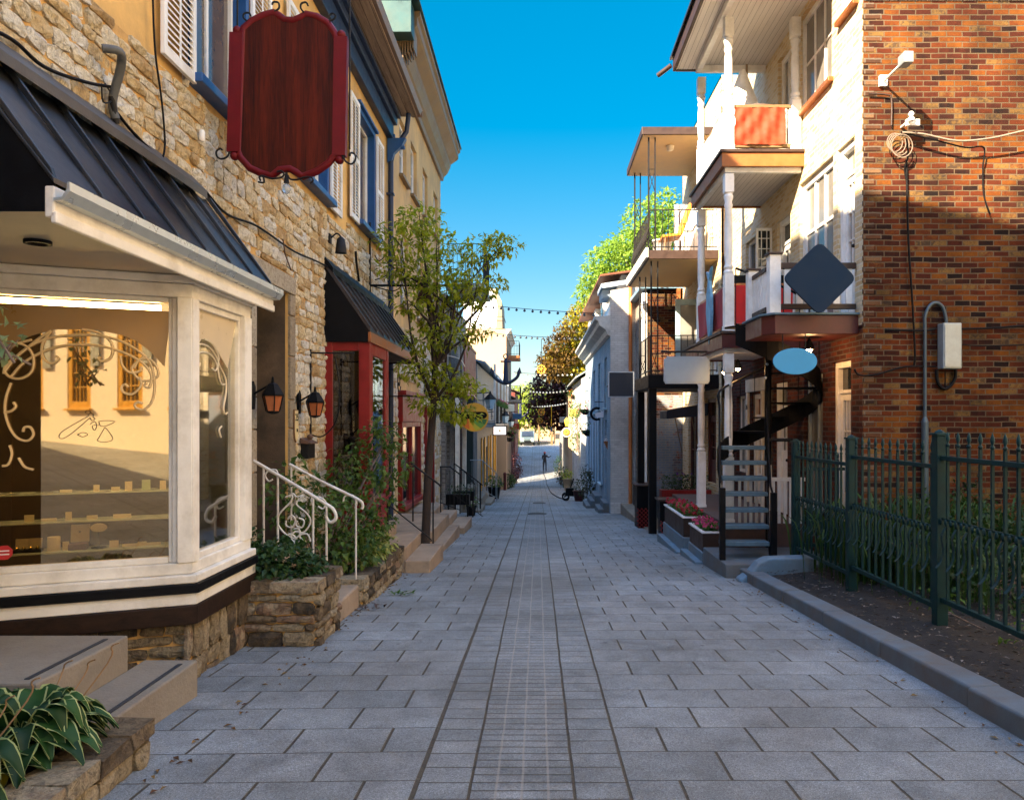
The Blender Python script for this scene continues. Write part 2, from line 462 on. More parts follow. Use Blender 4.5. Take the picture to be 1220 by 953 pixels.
# ------------------------------------------------------------------ camera, sky, sun
cam_d = bpy.data.cameras.new('camera'); cam = bpy.data.objects.new('camera', cam_d); COL.objects.link(cam)
cam.location = (0, 0, CZ); cam.rotation_euler = (R(90), 0, 0)
cam_d.sensor_width = 36; cam_d.lens = 36 * FPX / 1220
cam_d.shift_x = -(VX - 610) / 1220; cam_d.shift_y = (VY - 476.5) / 1220
cam_d.clip_start = .05; cam_d.clip_end = 2000
scn.camera = cam
SUN = Vector((-1, -1.15, 1.0)).normalized()       # towards the sun: behind the camera, to the left, fairly low
ELEV = math.asin(SUN.z); AZ = math.atan2(SUN.x, SUN.y)
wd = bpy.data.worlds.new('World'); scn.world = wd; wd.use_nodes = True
wn, wl = wd.node_tree.nodes, wd.node_tree.links
sky = wn.new('ShaderNodeTexSky'); sky.sky_type = 'NISHITA'; sky.sun_disc = False
sky.sun_elevation = ELEV; sky.sun_rotation = AZ
sky.altitude = 100; sky.air_density = 1.2; sky.dust_density = .2; sky.ozone_density = 3.5
# clear deep blue low down, overhead a made-up gain brightens the sky to fill the shaded street
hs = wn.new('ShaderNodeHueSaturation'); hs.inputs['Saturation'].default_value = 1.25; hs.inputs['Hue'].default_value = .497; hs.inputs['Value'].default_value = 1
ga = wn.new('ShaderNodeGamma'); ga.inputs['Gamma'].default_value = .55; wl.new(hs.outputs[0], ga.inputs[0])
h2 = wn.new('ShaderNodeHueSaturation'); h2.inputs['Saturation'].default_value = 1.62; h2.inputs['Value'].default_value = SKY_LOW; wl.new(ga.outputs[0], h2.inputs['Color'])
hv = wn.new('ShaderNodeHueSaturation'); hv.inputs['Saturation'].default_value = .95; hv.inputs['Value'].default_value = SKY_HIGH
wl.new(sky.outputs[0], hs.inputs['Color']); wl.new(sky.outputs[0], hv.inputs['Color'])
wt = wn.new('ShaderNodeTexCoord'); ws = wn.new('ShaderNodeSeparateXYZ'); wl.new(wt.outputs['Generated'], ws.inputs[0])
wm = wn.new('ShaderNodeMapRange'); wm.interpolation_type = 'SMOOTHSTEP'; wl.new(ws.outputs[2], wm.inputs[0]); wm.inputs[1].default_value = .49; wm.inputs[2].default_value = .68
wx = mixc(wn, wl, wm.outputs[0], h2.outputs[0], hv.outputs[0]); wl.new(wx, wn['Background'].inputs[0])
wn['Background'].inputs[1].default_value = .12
sl = bpy.data.lights.new('sun', 'SUN'); so = bpy.data.objects.new('sun', sl); COL.objects.link(so)
sl.energy = 5; sl.angle = R(.5); sl.color = (1, .80, .56)
so.rotation_euler = SUN.to_track_quat('Z', 'Y').to_euler(); so.location = (-20, -30, 30)
vs = scn.view_settings
vs.view_transform = 'Standard'; vs.look = 'None'; vs.gamma = 1; vs.exposure = 2.5
try: vs.use_curve_mapping = False
except Exception: pass
scn.render.engine = 'CYCLES'
scn.cycles.max_bounces = 8; scn.cycles.diffuse_bounces = 5; scn.cycles.transparent_max_bounces = 12; scn.cycles.glossy_bounces = 4
scn.cycles.sample_clamp_indirect = 6

# ------------------------------------------------------------------ paving
def paving_material():
    m = bpy.data.materials.new('street paving'); nt, nd, lk, P = nodes_of(m)
    g = nd.new('ShaderNodeNewGeometry'); pos = g.outputs['Position']
    sp = nd.new('ShaderNodeSeparateXYZ')
    wv = nd.new('ShaderNodeTexNoise'); wv.inputs['Scale'].default_value = 2.2; wv.inputs['Detail'].default_value = 6
    lk.new(pos, wv.inputs['Vector'])
    vm = nd.new('ShaderNodeVectorMath'); vm.operation = 'MULTIPLY_ADD'
    lk.new(wv.outputs['Color'], vm.inputs[0]); vm.inputs[1].default_value = (.014, .012, 0); lk.new(pos, vm.inputs[2])
    lk.new(vm.outputs[0], sp.inputs[0])
    X = mth(nd, lk, 'SUBTRACT', sp.outputs[0], .015); Y = sp.outputs[1]
    def edge(d, w, soft=.0045):           # 1 inside the joint
        mr = nd.new('ShaderNodeMapRange'); mr.interpolation_type = 'SMOOTHSTEP'
        lk.new(d, mr.inputs[0]); mr.inputs[1].default_value = w; mr.inputs[2].default_value = w + soft
        mr.inputs[3].default_value = 1; mr.inputs[4].default_value = 0; return mr.outputs[0]
    def slabs(x0, bw, rh, wx, wy, off=.5, skew=0.0):
        xs = mth(nd, lk, 'SUBTRACT', X, x0)
        y = mth(nd, lk, 'MULTIPLY_ADD', xs, skew, Y)
        row = mth(nd, lk, 'FLOOR', mth(nd, lk, 'DIVIDE', y, rh)); fy = mth(nd, lk, 'FRACT', mth(nd, lk, 'DIVIDE', y, rh))
        xi = mth(nd, lk, 'DIVIDE', xs, bw)
        if off: xi = mth(nd, lk, 'ADD', xi, mth(nd, lk, 'MULTIPLY', mth(nd, lk, 'FLOORED_MODULO', row, 2), off))
        fx = mth(nd, lk, 'FRACT', xi); cx = mth(nd, lk, 'FLOOR', xi)
        dx = mth(nd, lk, 'MULTIPLY', mth(nd, lk, 'MINIMUM', fx, mth(nd, lk, 'SUBTRACT', 1, fx)), bw)
        dy = mth(nd, lk, 'MULTIPLY', mth(nd, lk, 'MINIMUM', fy, mth(nd, lk, 'SUBTRACT', 1, fy)), rh)
        cb = nd.new('ShaderNodeCombineXYZ'); lk.new(cx, cb.inputs[0]); lk.new(row, cb.inputs[1]); cb.inputs[2].default_value = x0
        wn_ = nd.new('ShaderNodeTexWhiteNoise'); wn_.noise_dimensions = '3D'; lk.new(cb.outputs[0], wn_.inputs['Vector'])
        return edge(dx, wx) if wx else None, edge(dy, wy), wn_.outputs['Value']
    def sel(cond, a, b): return mixv(cond, a, b)
    def mixv(f, a, b):
        mx = nd.new('ShaderNodeMix'); mx.data_type = 'FLOAT'
        for s_, v in ((mx.inputs[0], f), (mx.inputs[2], a), (mx.inputs[3], b)):
            if isinstance(v, (int, float)): s_.default_value = v
            else: lk.new(v, s_)
        return mx.outputs[0]
    L0, L1, R0, R1 = -.614, -.345, .17, .44
    A = slabs(R1, .535, .3825, .005, .0015)          # right of the strip
    Bq = slabs(L0, .535, .3825, .0055, .0018, skew=-.03)         # left of the strip
    Cq = slabs(L1, .2583, .19, 0, .003, off=0)     # side ribbons
    Dq = slabs(L1, .1287, .095, 0, .0035, off=0)    # setts in the middle
    inR = mth(nd, lk, 'GREATER_THAN', X, R1); inL = mth(nd, lk, 'LESS_THAN', X, L0)
    mid = mth(nd, lk, 'MULTIPLY', mth(nd, lk, 'GREATER_THAN', X, L1), mth(nd, lk, 'LESS_THAN', X, R0))
    jx = mixv(inR, mixv(inL, 0.0, Bq[0]), A[0])
    jy = mixv(inR, mixv(inL, mixv(mid, Cq[1], Dq[1]), Bq[1]), A[1])
    rv = mixv(inR, mixv(inL, mixv(mid, Cq[2], Dq[2]), Bq[2]), A[2])
    def line(x, w): return edge(mth(nd, lk, 'ABSOLUTE', mth(nd, lk, 'SUBTRACT', X, x)), w)
    big = mth(nd, lk, 'MAXIMUM', line(L0, .010), line(R1, .005)); big = mth(nd, lk, 'MAXIMUM', big, mth(nd, lk, 'MAXIMUM', line(L1, .0045), line(R0, .005)))
    small = mth(nd, lk, 'MAXIMUM', line(-.215, .004), mth(nd, lk, 'MAXIMUM', line(-.087, .004), line(.042, .004)))
    dark = mth(nd, lk, 'MAXIMUM', jx, mth(nd, lk, 'MAXIMUM', big, mth(nd, lk, 'MULTIPLY', jy, .8)))
    # stone colour
    n_sp = noise_out(nd, lk, pos, 260, 3, .8); n_md = noise_out(nd, lk, pos, 5, 6, .65); n_lg = noise_out(nd, lk, pos, .55, 5, .6); n_pit = noise_out(nd, lk, pos, 38, 5, .75)
    base = ramp(nd, [(0, (.20, .22, .225)), (.5, (.225, .245, .25)), (1, (.255, .272, .275))]); lk.new(rv, base.inputs[0])
    c = base.outputs[0]
    r1 = ramp(nd, [(.3, .72), (.7, 1.16)]); lk.new(n_md, r1.inputs[0]); c = mixc(nd, lk, 1, c, r1.outputs[0], 'MULTIPLY')
    r2 = ramp(nd, [(.36, .35), (.5, 1.0), (.62, 1.9)]); lk.new(n_sp, r2.inputs[0]); c = mixc(nd, lk, .8, c, r2.outputs[0], 'MULTIPLY')
    r3 = ramp(nd, [(.35, (.72, .68, .64)), (.6, (1.05, 1.05, 1.05))]); lk.new(n_lg, r3.inputs[0]); c = mixc(nd, lk, 1, c, r3.outputs[0], 'MULTIPLY')
    n_s2 = noise_out(nd, lk, pos, 85, 4, .75); r7 = ramp(nd, [(.36, .62), (.5, 1.0), (.64, 1.38)]); lk.new(n_s2, r7.inputs[0]); c = mixc(nd, lk, .9, c, r7.outputs[0], 'MULTIPLY')
    n_st = noise_out(nd, lk, pos, 1.7, 7, .72, .6); r5 = ramp(nd, [(.5, 1.0), (.7, .68)]); lk.new(n_st, r5.inputs[0]); c = mixc(nd, lk, 1, c, r5.outputs[0], 'MULTIPLY')
    vo = nd.new('ShaderNodeTexVoronoi'); vo.inputs['Scale'].default_value = 2.3; lk.new(pos, vo.inputs['Vector']); r6 = ramp(nd, [(.03, .45), (.055, 1.0)]); lk.new(vo.outputs['Distance'], r6.inputs[0]); c = mixc(nd, lk, 1, c, r6.outputs[0], 'MULTIPLY')
    r4 = ramp(nd, [(.64, 0), (.74, 1)]); lk.new(n_pit, r4.inputs[0]); c = mixc(nd, lk, mth(nd, lk, 'MULTIPLY', r4.outputs[0], .35), c, (.07, .06, .05))
    jn = noise_out(nd, lk, pos, 16, 4, .7)
    jc = ramp(nd, [(.35, (.03, .026, .02)), (.5, (.085, .065, .04)), (.62, (.05, .045, .025)), (.72, (.16, .13, .09))]); lk.new(jn, jc.inputs[0])
    c = mixc(nd, lk, dark, c, jc.outputs[0])
    c = mixc(nd, lk, mth(nd, lk, 'MULTIPLY', small, .6), c, (.34, .31, .26))
    lk.new(c, P.inputs['Base Color'])
    rr = ramp(nd, [(.3, .55), (.7, .8)]); lk.new(n_md, rr.inputs[0]); lk.new(rr.outputs[0], P.inputs['Roughness'])
    h = mth(nd, lk, 'MULTIPLY_ADD', dark, -1.0, mth(nd, lk, 'MULTIPLY_ADD', n_sp, .35, mth(nd, lk, 'MULTIPLY', n_pit, .5)))
    h = mth(nd, lk, 'MULTIPLY_ADD', rv, .35, h)
    b = nd.new('ShaderNodeBump'); b.inputs['Strength'].default_value = 1; b.inputs['Distance'].default_value = .016
    lk.new(h, b.inputs['Height']); lk.new(b.outputs[0], P.inputs['Normal'])
    return m
mb = MB(); ys = [-34, -30] + [i for i in range(-28, 60, 2)] + [60 + i * .5 for i in range(0, 16)] + [68, 72, 76, 80, 84, 85, 86, 87, 90, 100, 118]
vs_ = []; xs_ = [-6.5, -3, 0, 3, 6.5]
for y in ys:
    for x in xs_: vs_.append((x, y, rz(y)))
nx = len(xs_)
mb._add(vs_, [(i * nx + k, i * nx + k + 1, (i + 1) * nx + k + 1, (i + 1) * nx + k) for i in range(len(ys) - 1) for k in range(nx - 1)], smooth=True)
struct(mb.build('street', paving_material(), recalc=False))
# the ground under everything, out to the horizon
earth = mat('earth', (.07, .055, .04), rough=.95, var=.35, scale=3, bump=.6, grain=40)
mb = MB(); ys = [-900, -100, -34, -30, 0, 20, 40, 60, 62, 64, 66, 76, 86, 118, 200, 1500]; xs_ = [-900, -60, -6.4, 0, 6.4, 60, 900]; nx = len(xs_)
vs_ = [(x, y, rz(y) - .03 - (.02 if abs(x) < 7 else 0)) for y in ys for x in xs_]
mb._add(vs_, [(i * nx + k, i * nx + k + 1, (i + 1) * nx + k + 1, (i + 1) * nx + k) for i in range(len(ys) - 1) for k in range(nx - 1)])
struct(mb.build('ground', earth, recalc=False))

# ------------------------------------------------------------------ shared materials
LIME = [(0, (.52, .33, .14)), (.18, (.70, .50, .24)), (.4, (.82, .67, .41)), (.7, (.88, .80, .62)), (1, (.78, .73, .62))]
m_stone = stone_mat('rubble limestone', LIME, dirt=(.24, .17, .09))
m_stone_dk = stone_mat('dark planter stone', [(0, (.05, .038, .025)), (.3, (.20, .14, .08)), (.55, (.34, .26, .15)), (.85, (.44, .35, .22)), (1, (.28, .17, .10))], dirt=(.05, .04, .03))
m_mortar = mat('ochre mortar', (.60, .35, .11), rough=.95, var=.3, scale=4, bump=.9, grain=30)
m_stucco = mat('ochre stucco', (.76, .46, .14), rough=.9, var=.16, scale=1.6, bump=.35, grain=45, dirt=(.36, .22, .09), dirt_amt=.35)
m_stucco2 = mat('tan stucco', (.74, .47, .17), rough=.9, var=.16, scale=1.4, bump=.3, grain=40, dirt=(.34, .22, .12), dirt_amt=.4)
m_white = mat('white paint', (.84, .83, .79), rough=.5, var=.05, scale=4, bump=.12, grain=30, dirt=(.5, .46, .38), dirt_amt=.12)
m_cream = mat('cream paint', (.84, .78, .67), rough=.5, var=.07, scale=4, bump=.12, grain=30, dirt=(.45, .38, .27), dirt_amt=.15)
m_black = mat('black painted metal', (.006, .006, .007), rough=.5, spec=.12, var=.3, scale=10, bump=.1)
m_roofblk = mat('dark standing seam metal', (.028, .031, .037), rough=.36, var=.25, scale=2.5, bump=.08, metal=.5, dirt=(.07, .065, .06), dirt_amt=.3)
m_blue = mat('blue paint', (.012, .075, .24), rough=.42, var=.15, scale=6, bump=.12)
m_navy = mat('dark blue paint', (.006, .022, .07), rough=.45, var=.2, scale=5, bump=.1)
m_red = mat('red paint', (.22, .005, .005), rough=.4, var=.18, scale=6, bump=.12, grain=25)
m_dkred = mat('oxblood paint', (.085, .013, .011), rough=.45, var=.22, scale=6, bump=.15)
m_brown = mat('brown paint', (.038, .017, .010), rough=.55, var=.25, scale=7, bump=.2)
m_copper = mat('aged copper trim', (.42, .15, .05), rough=.4, var=.35, scale=7, bump=.15, metal=.55)
m_green = mat('green fence paint', (.0015, .027, .028), rough=.55, spec=.3, var=.3, scale=8, bump=.12)
m_conc = mat('old concrete', (.27, .225, .165), rough=.9, var=.2, scale=3, bump=.5, grain=50, dirt=(.17, .13, .09), dirt_amt=.35)
m_step = mat('worn stone step', (.40, .29, .19), rough=.85, var=.2, scale=3, bump=.4, grain=50, dirt=(.16, .12, .08), dirt_amt=.35)
m_granite = mat('granite kerb', (.11, .145, .17), rough=.8, var=.25, scale=5, bump=.5, grain=140, dirt=(.11, .09, .07), dirt_amt=.3)
m_bluec = mat('blue-grey painted concrete', (.13, .22, .29), rough=.7, var=.2, scale=4, bump=.4, grain=40, dirt=(.12, .12, .12), dirt_amt=.3)
m_iron = mat('wrought iron', (.009, .008, .008), rough=.6, spec=.3, var=.3, scale=20, bump=.2)
m_galv = mat('galvanised steel', (.33, .37, .38), rough=.5, var=.15, scale=8, bump=.08, metal=.4)
m_pane = pane_mat('dark pane'); m_pane2 = pane_mat('pane with pale curtain', (.20, .19, .17), .1)
m_lace = pane_mat('pane with tan blind', (.13, .09, .06), .1)
m_clear = glass_mat('clear glass', .05)
m_shop = glass_mat('shop glass', .17, (.97, .88, .70), gcol=(1, .84, .56))
m_bark = mat('bark', (.10, .065, .045), rough=.9, var=.35, scale=12, bump=.9, grain=50, stretch=(1, 1, .25))
m_paleb = mat('pale bark', (.20, .14, .10), rough=.9, var=.3, scale=12, bump=.6, grain=50)
lf_mid = leaf_mat('mid green leaves', (.035, .085, .012), (.10, .18, .025))
lf_dark = leaf_mat('dark green leaves', (.012, .035, .008), (.04, .085, .018), .2)
lf_lime = leaf_mat('yellow-green leaves', (.14, .22, .015), (.36, .42, .05), .4)
lf_gold = leaf_mat('golden leaves', (.30, .24, .01), (.55, .42, .03), .4)
lf_plum = leaf_mat('plum red leaves', (.035, .008, .008), (.10, .022, .015), .15)
lf_rust = leaf_mat('rust leaves', (.035, .022, .006), (.15, .085, .012), .3)
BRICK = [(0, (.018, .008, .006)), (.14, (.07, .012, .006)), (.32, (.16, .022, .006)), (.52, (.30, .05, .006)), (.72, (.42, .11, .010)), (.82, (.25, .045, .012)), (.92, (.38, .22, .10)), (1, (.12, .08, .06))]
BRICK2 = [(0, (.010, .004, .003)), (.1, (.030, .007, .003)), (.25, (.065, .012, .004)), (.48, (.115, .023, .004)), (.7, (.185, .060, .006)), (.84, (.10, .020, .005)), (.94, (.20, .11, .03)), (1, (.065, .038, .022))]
m_brick = brick_mat('old red brick', BRICK2, (.135, .095, .055), bw=.205, ms=.008, stain=.6)
m_bricky = brick_mat('ochre facade brick', [(0, (.60, .42, .20)), (.4, (.72, .56, .32)), (.8, (.78, .66, .44)), (1, (.62, .45, .24))], (.74, .66, .50), stain=.1)
m_brickw = brick_mat('worn painted brick', BRICK, (.35, .30, .26), worn=(.22, .27, .33), worn_amt=.75)
m_brickwh = brick_mat('whitewashed brick', [(0, (.5, .48, .45)), (1, (.72, .70, .66))], (.55, .52, .48), worn=(.66, .64, .60), worn_amt=.5, stain=.25)
m_brickg = brick_mat('grey brick', [(0, (.20, .17, .14)), (.5, (.32, .28, .24)), (1, (.40, .35, .30))], (.36, .33, .29))
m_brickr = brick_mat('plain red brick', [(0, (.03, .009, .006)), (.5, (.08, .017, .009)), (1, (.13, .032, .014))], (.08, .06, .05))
m_brickb = brick_mat('blue painted brick', [(0, (.27, .38, .47)), (1, (.36, .47, .55))], (.24, .32, .38), worn=(.40, .45, .48), worn_amt=.35, bump=.5)

# ------------------------------------------------------------------ reusable parts
def window(parent, F, u0, u1, z0, z1, n=-.12, fm=None, pm=None, fr=.06, cols=2, rows=2, sill=None, sn=.10, hood=None, sashbar=.028, name='window'):
    fm = fm or m_white; pm = pm or m_pane
    m = MB(F)
    m.box(u0, u0 + fr, n - .03, n + .035, z0, z1); m.box(u1 - fr, u1, n - .03, n + .035, z0, z1)
    m.box(u0 + fr, u1 - fr, n - .03, n + .035, z1 - fr, z1); m.box(u0 + fr, u1 - fr, n - .03, n + .035, z0, z0 + fr)
    a, b, c, d = u0 + fr, u1 - fr, z0 + fr, z1 - fr
    for i in range(1, cols):
        x = a + (b - a) * i / cols; w = sashbar * (.8 if i * 2 == cols else .5); m.box(x - w, x + w, n - .02, n + .02, c, d)
    for i in range(1, rows):
        z = c + (d - c) * i / rows; m.box(a, b, n - .018, n + .017, z - sashbar * .45, z + sashbar * .45)
    w = m.build(name, fm, parent, bev=.004)
    MB(F).box(a - .01, b + .01, n - .012, n - .004, c - .01, d + .01).build('pane', pm, w)
    if sill is not None:
        MB(F).box(u0 - .07, u1 + .07, n - .02, sn, z0 - .07, z0 - .004).build('sill', sill, w, bev=.006)
    if hood is not None:
        MB(F).box(u0 - .07, u1 + .07, -.01, .07, z1 + .004, z1 + .10).build('lintel', hood, w, bev=.006)
    return w
def shutter(parent, F, u0, u1, z0, z1, n=.02, m_=None):
    m = MB(F); fr = .055
    m.box(u0, u0 + fr, n, n + .035, z0, z1); m.box(u1 - fr, u1, n, n + .035, z0, z1)
    zm = (z0 + z1) / 2
    for a in (z0, zm - .035, z1 - .07): m.box(u0 + fr, u1 - fr, n, n + .034, a, a + .07)
    um = (u0 + u1) / 2; m.box(um - .012, um + .012, n + .022, n + .033, z0 + .07, z1 - .07)
    for lo, hi in ((z0 + .07, zm - .035), (zm + .035, z1 - .07)):
        k = int((hi - lo) / .052)
        for i in range(k):
            z = lo + (hi - lo) * (i + .5) / k
            m.hexa([(u, nn, z + dz + (-.02 if nn > n + .015 else .02)) for dz in (-.005, .005) for nn in (n + .004, n + .03) for u in (u0 + fr, u1 - fr)])
    return m.build('shutter', m_ or m_white, parent, bev=.003)
def flowers(root, F, u0, u1, n0, n1, z, h, cols, seed=1, k=None, leafm=None, dens=1.0):
    rg = random.Random(seed); lb = MB(); A = (u1 - u0)
    for _ in range(int(420 * A * dens)):
        p = F(rg.uniform(u0, u1), rg.uniform(n0, n1), z + rg.uniform(-.02, h)); d = rvec(rg); d.z = abs(d.z) * .6
        leaf(lb, p, d, Vector((0, 0, 1)), .07, .045, rg)
    lb.build('leaves', leafm or lf_mid, root, recalc=False)
    for ci, cm in enumerate(cols):
        fb = MB()
        for _ in range(int((k or 34) * A)):
            c = F(rg.uniform(u0, u1), rg.uniform(n0, n1), z + h * rg.uniform(.7, 1.25))
            for q in range(7):
                fb.cr = rg.random(); dd = rvec(rg).normalized() * .028; s_ = rvec(rg).normalized().cross(dd).normalized() * .02
                fb._add([c + dd - s_, c + dd * 1.4, c + dd + s_, c], [(0, 1, 2, 3)], raw=True)
        fb.build('blossom', cm, root, recalc=False)
m_fl_red = mat('red petals', (.55, .02, .06), rough=.6, var=.2, bump=0)
m_fl_pink = mat('pink petals', (.70, .08, .22), rough=.6, var=.2, bump=0)
m_fl_yel = mat('yellow petals', (.75, .50, .02), rough=.6, var=.2, bump=0)
m_fl_pur = mat('purple petals', (.16, .04, .25), rough=.6, var=.2, bump=0)
def scroll(mb, pts, r=.008, F=None, n=.05):
    mb.tube([(a, n, b) for a, b in pts], r, 6)
# ================================================================== LEFT: the stone building with the jeweller's bay
XL = -3.1
F1 = FL(XL)
L1 = thing('stone_building', (XL, 8.5, -.4), 'near left building, cream rubble stone below, ochre stucco above, blue frames and white shutters', 'building')
W1 = (6.76, 7.92, 4.66, 6.55); W2 = (9.82, 11.0, 4.80, 6.70); W3 = (12.9, 14.15, 5.0, 6.90)
DOOR = (8.25, 9.36, -.45, 3.16)
wallh = [(*W1, .2), (*W2, .2), (*W3, .2), (*DOOR, .62)]
m = MB(F1)
m.wall(-9, 15.6, 3.6, 4.72, [], .2)
m.wall(-9, 15.6, 4.72, 7.9, [(a, b, c if c > 4.72 else 4.72, d, .2) for a, b, c, d in (W1, W2, W3)] + [])
m.wall(6.9, 15.6, -1.4, 3.6, [(DOOR[0], DOOR[1], -1.4, DOOR[3], .62)], .62)
m.poly([(-9, 0, 12.0), (1.4, 0, 12.0), (-3, 0, 15.0), (-9, 0, 12.2)]); m.wall(-9, 9.3, 7.9, 12.0, [(-6.5, -5.3, 8.3, 10.2), (-2, -.8, 8.3, 10.2), (2.5, 3.7, 8.3, 10.2), (6.7, 7.9, 8.3, 10.2)], .2)  # unseen upper storey and gable, shaped to shade the walls opposite
m.wall(-9, 1.2, -.2, 3.6, [(-5.5, -3.5, .6, 2.9), (-2, -1, -.2, 2.6)], .3)
m.box(-9, 9.3, -9, -.3, 3.6, 11.9); m.prism([(-9, 11.91), (1.3, 11.91), (-3, 14.9)], -8, -.05); m.box(9.3, 15.6, -9, -.35, 4.0, 7.9)
m.box(-9, 1.2, -9, -.35, -.4, 3.6); m.box(9.5, 15.6, -9, -.65, -1.4, 4.0); m.box(7.1, 8.1, -9, -.65, -1.4, 4.0)
m.wall(15.59, 15.6, -1, 7.9)
wall_o = m.build('wall', m_stucco, L1, recalc=False)
# the rubble face, stone by stone, with a ragged upper limit under the stucco
m = MB(F1)
topf = lambda u: 4.58 + .035 * (u - 6) + .06 * math.sin(u * 3.1) + .05 * math.sin(u * 7.7)
blk = [(W1[0] - .1, W1[1] + .1, W1[2] - .1, 9), (W2[0] - .1, W2[1] + .1, W2[2] - .12, 9), (W3[0] - .1, W3[1] + .1, W3[2] - .12, 9)]
m.stones(1.0, 6.98, 3.62, 5.0, rh=(.08, .17), sl=(.12, .32), holes=blk, top=topf, seed=11)
m.stones(6.98, 15.58, -1.3, 5.2, rh=(.08, .18), sl=(.13, .36), holes=blk + [(DOOR[0] - .17, DOOR[1] + .22, -2, DOOR[3] + .24)], top=topf, seed=12)
m.stones(3.85, 6.98, -.5, .0, rh=(.1, .16), seed=13)
m.build('stonework', m_stone, L1, recalc=False)
MB(F1).wall(6.9, 15.6, -1.4, 4.6, [(DOOR[0] - .03, DOOR[1] + .03, -1.4, DOOR[3] + .03, .008), ], .004, n=.004).wall(1.0, 6.9, 3.62, 4.5, n=.004).build('mortar_bed', m_mortar, L1, recalc=False)
# dressed surround of the old doorway
m = MB(F1); rg = random.Random(5); z = -.6
m_dressed = stone_mat('dressed limestone', [(0, (.36, .28, .18)), (.5, (.50, .41, .28)), (1, (.60, .52, .39))], dirt=(.2, .15, .1))
while z < DOOR[3] - .05:
    h = min(rg.uniform(.35, .6), DOOR[3] - z)
    m.cr = rg.random(); m.box(DOOR[1] + .002, DOOR[1] + .2 + .0 * rg.random(), -.01, .035, z + .006, z + h - .006)
    m.cr = rg.random(); m.box(DOOR[0] - .15, DOOR[0] - .002, -.01, .035, z + .006, z + h - .006); z += h
m.cr = .7; m.box(DOOR[0] - .15, DOOR[1] + .2, -.01, .04, DOOR[3] + .004, DOOR[3] + .22)
m.build('door_surround', m_dressed, L1, bev=.012)
m = MB(F1); m.box(DOOR[0] + .004, DOOR[1] - .004, -.66, -.52, -.45, DOOR[3] - .004); m.box(DOOR[1] - .014, DOOR[1] - .005, -.519, -.03, -.45, DOOR[3] - .01); m.box(DOOR[0] + .005, DOOR[1] - .015, -.519, -.03, DOOR[3] - .016, DOOR[3] - .006); 
dr = m.build('recess_lining', mat('stained plaster', (.17, .115, .07), rough=.9, var=.4, scale=2.5, bump=.4, dirt=(.04, .03, .02), dirt_amt=.5), L1)
m = MB(F1); m.box(8.38, 9.22, -.519, -.47, -.4, 2.3); m.box(8.3, 8.38, -.519, -.44, -.4, 2.4); m.box(9.22, 9.3, -.519, -.44, -.4, 2.4); m.box(8.3, 9.3, -.519, -.44, 2.302, 2.4)
d = m.build('door', wood('dark door wood', (.03, .016, .01), (.09, .05, .03)), L1, bev=.006)
MB(F1).ball((9.12, -.43, .65), .03).build('handle', m_iron, d)
# upper windows in the old blue frames, each with two white louvred shutters
for (a, b, c, dd) in (W1, W2, W3):
    w = window(L1, F1, a, b, c, dd, n=-.13, fm=m_white, pm=m_lace, fr=.05, cols=2, rows=1)
    m = MB(F1); f = .075
    m.box(a - f, a + .015, -.10, .045, c, dd + f); m.box(b - .015, b + f, -.10, .045, c, dd + f); m.box(a + .015, b - .015, -.10, .045, dd - .01, dd + f)
    m.box(a - f - .03, b + f + .03, -.02, .10, dd + f + .003, dd + f + .05)
    m.build('window_casing', m_blue, w, bev=.006)
    MB(F1).box(a - .12, b + .12, -.1, .15, c - .085, c - .004).build('sill', m_blue, w, bev=.008)
    shutter(L1, F1, a - .66, a - .085, c - .1, dd + .04, .05); shutter(L1, F1, b + .085, b + .66, c - .1, dd + .04, .05)
for (a, b, c, dd) in [(-6.5, -5.3, 8.3, 10.2), (-2, -.8, 8.3, 10.2), (2.5, 3.7, 8.3, 10.2), (6.7, 7.9, 8.3, 10.2)]:
    window(L1, F1, a, b, c, dd, n=-.13, sill=m_blue)
for (a, b, c, dd) in [(-5.5, -3.5, .6, 2.9)]: window(L1, F1, a, b, c, dd, n=-.2, sill=m_white, cols=3)
# eaves: blue moulded frieze, board soffit, gutter
m = MB(F1)
m.box(9.3, 15.55, .0, .13, 7.36, 7.66); m.box(9.3, 15.6, .0, .2, 7.662, 7.80); m.box(9.3, 15.6, .0, .27, 7.802, 7.87)
ev = m.build('eaves', m_navy, L1, bev=.012)
MB(F1).box(9.3, 15.66, .0, .60, 7.873, 7.90).build('soffit', wood('weathered soffit boards', (.16, .10, .06), (.36, .26, .18), axis=1, boards=.14, baxis=0), ev)
g = MB(F1); g.prism([(.50, 7.905), (.66, 7.905), (.70, 8.02), (.68, 8.02), (.645, 7.92), (.50, 7.92)], 9.3, 15.7, 'nz')
g.box(15.705, 15.72, .48, .70, 7.88, 8.05)
g.build('gutter', mat('brown metal gutter', (.20, .13, .09), rough=.45, var=.2, metal=.3), ev, bev=.004)
MB(F1).hexa([(u, n, z) for (u, n, z) in [(9.3, .6, 7.93), (15.66, .6, 7.93), (9.3, -5.2, 10.6), (15.66, -5.2, 10.6), (9.3, .6, 7.99), (15.66, .6, 7.99), (9.3, -5.2, 10.66), (15.66, -5.2, 10.66)]]).build('roof', m_roofblk, L1)
m = MB(F1)
for k in range(3): m.box(15.5, 15.58, .05, .16 + .1 * k, 7.30 - .12 * k + .1, 7.36 - .12 * k + .1)
m.prism([(.02, 6.85), (.12, 6.9), (.16, 7.05), (.32, 7.2), (.40, 7.35), (.02, 7.35)], 15.42, 15.56, 'nz')
m.build('bracket', m_blue, L1, bev=.006)
m = MB(F1); m.tube([(15.5, .08, 6.9), (15.5, .08, 2.0), (15.5, .08, -.7)], .055, 10)
for z in (6.2, 4.4, 2.6, .8): m.box(15.43, 15.57, .0, .15, z, z + .04)
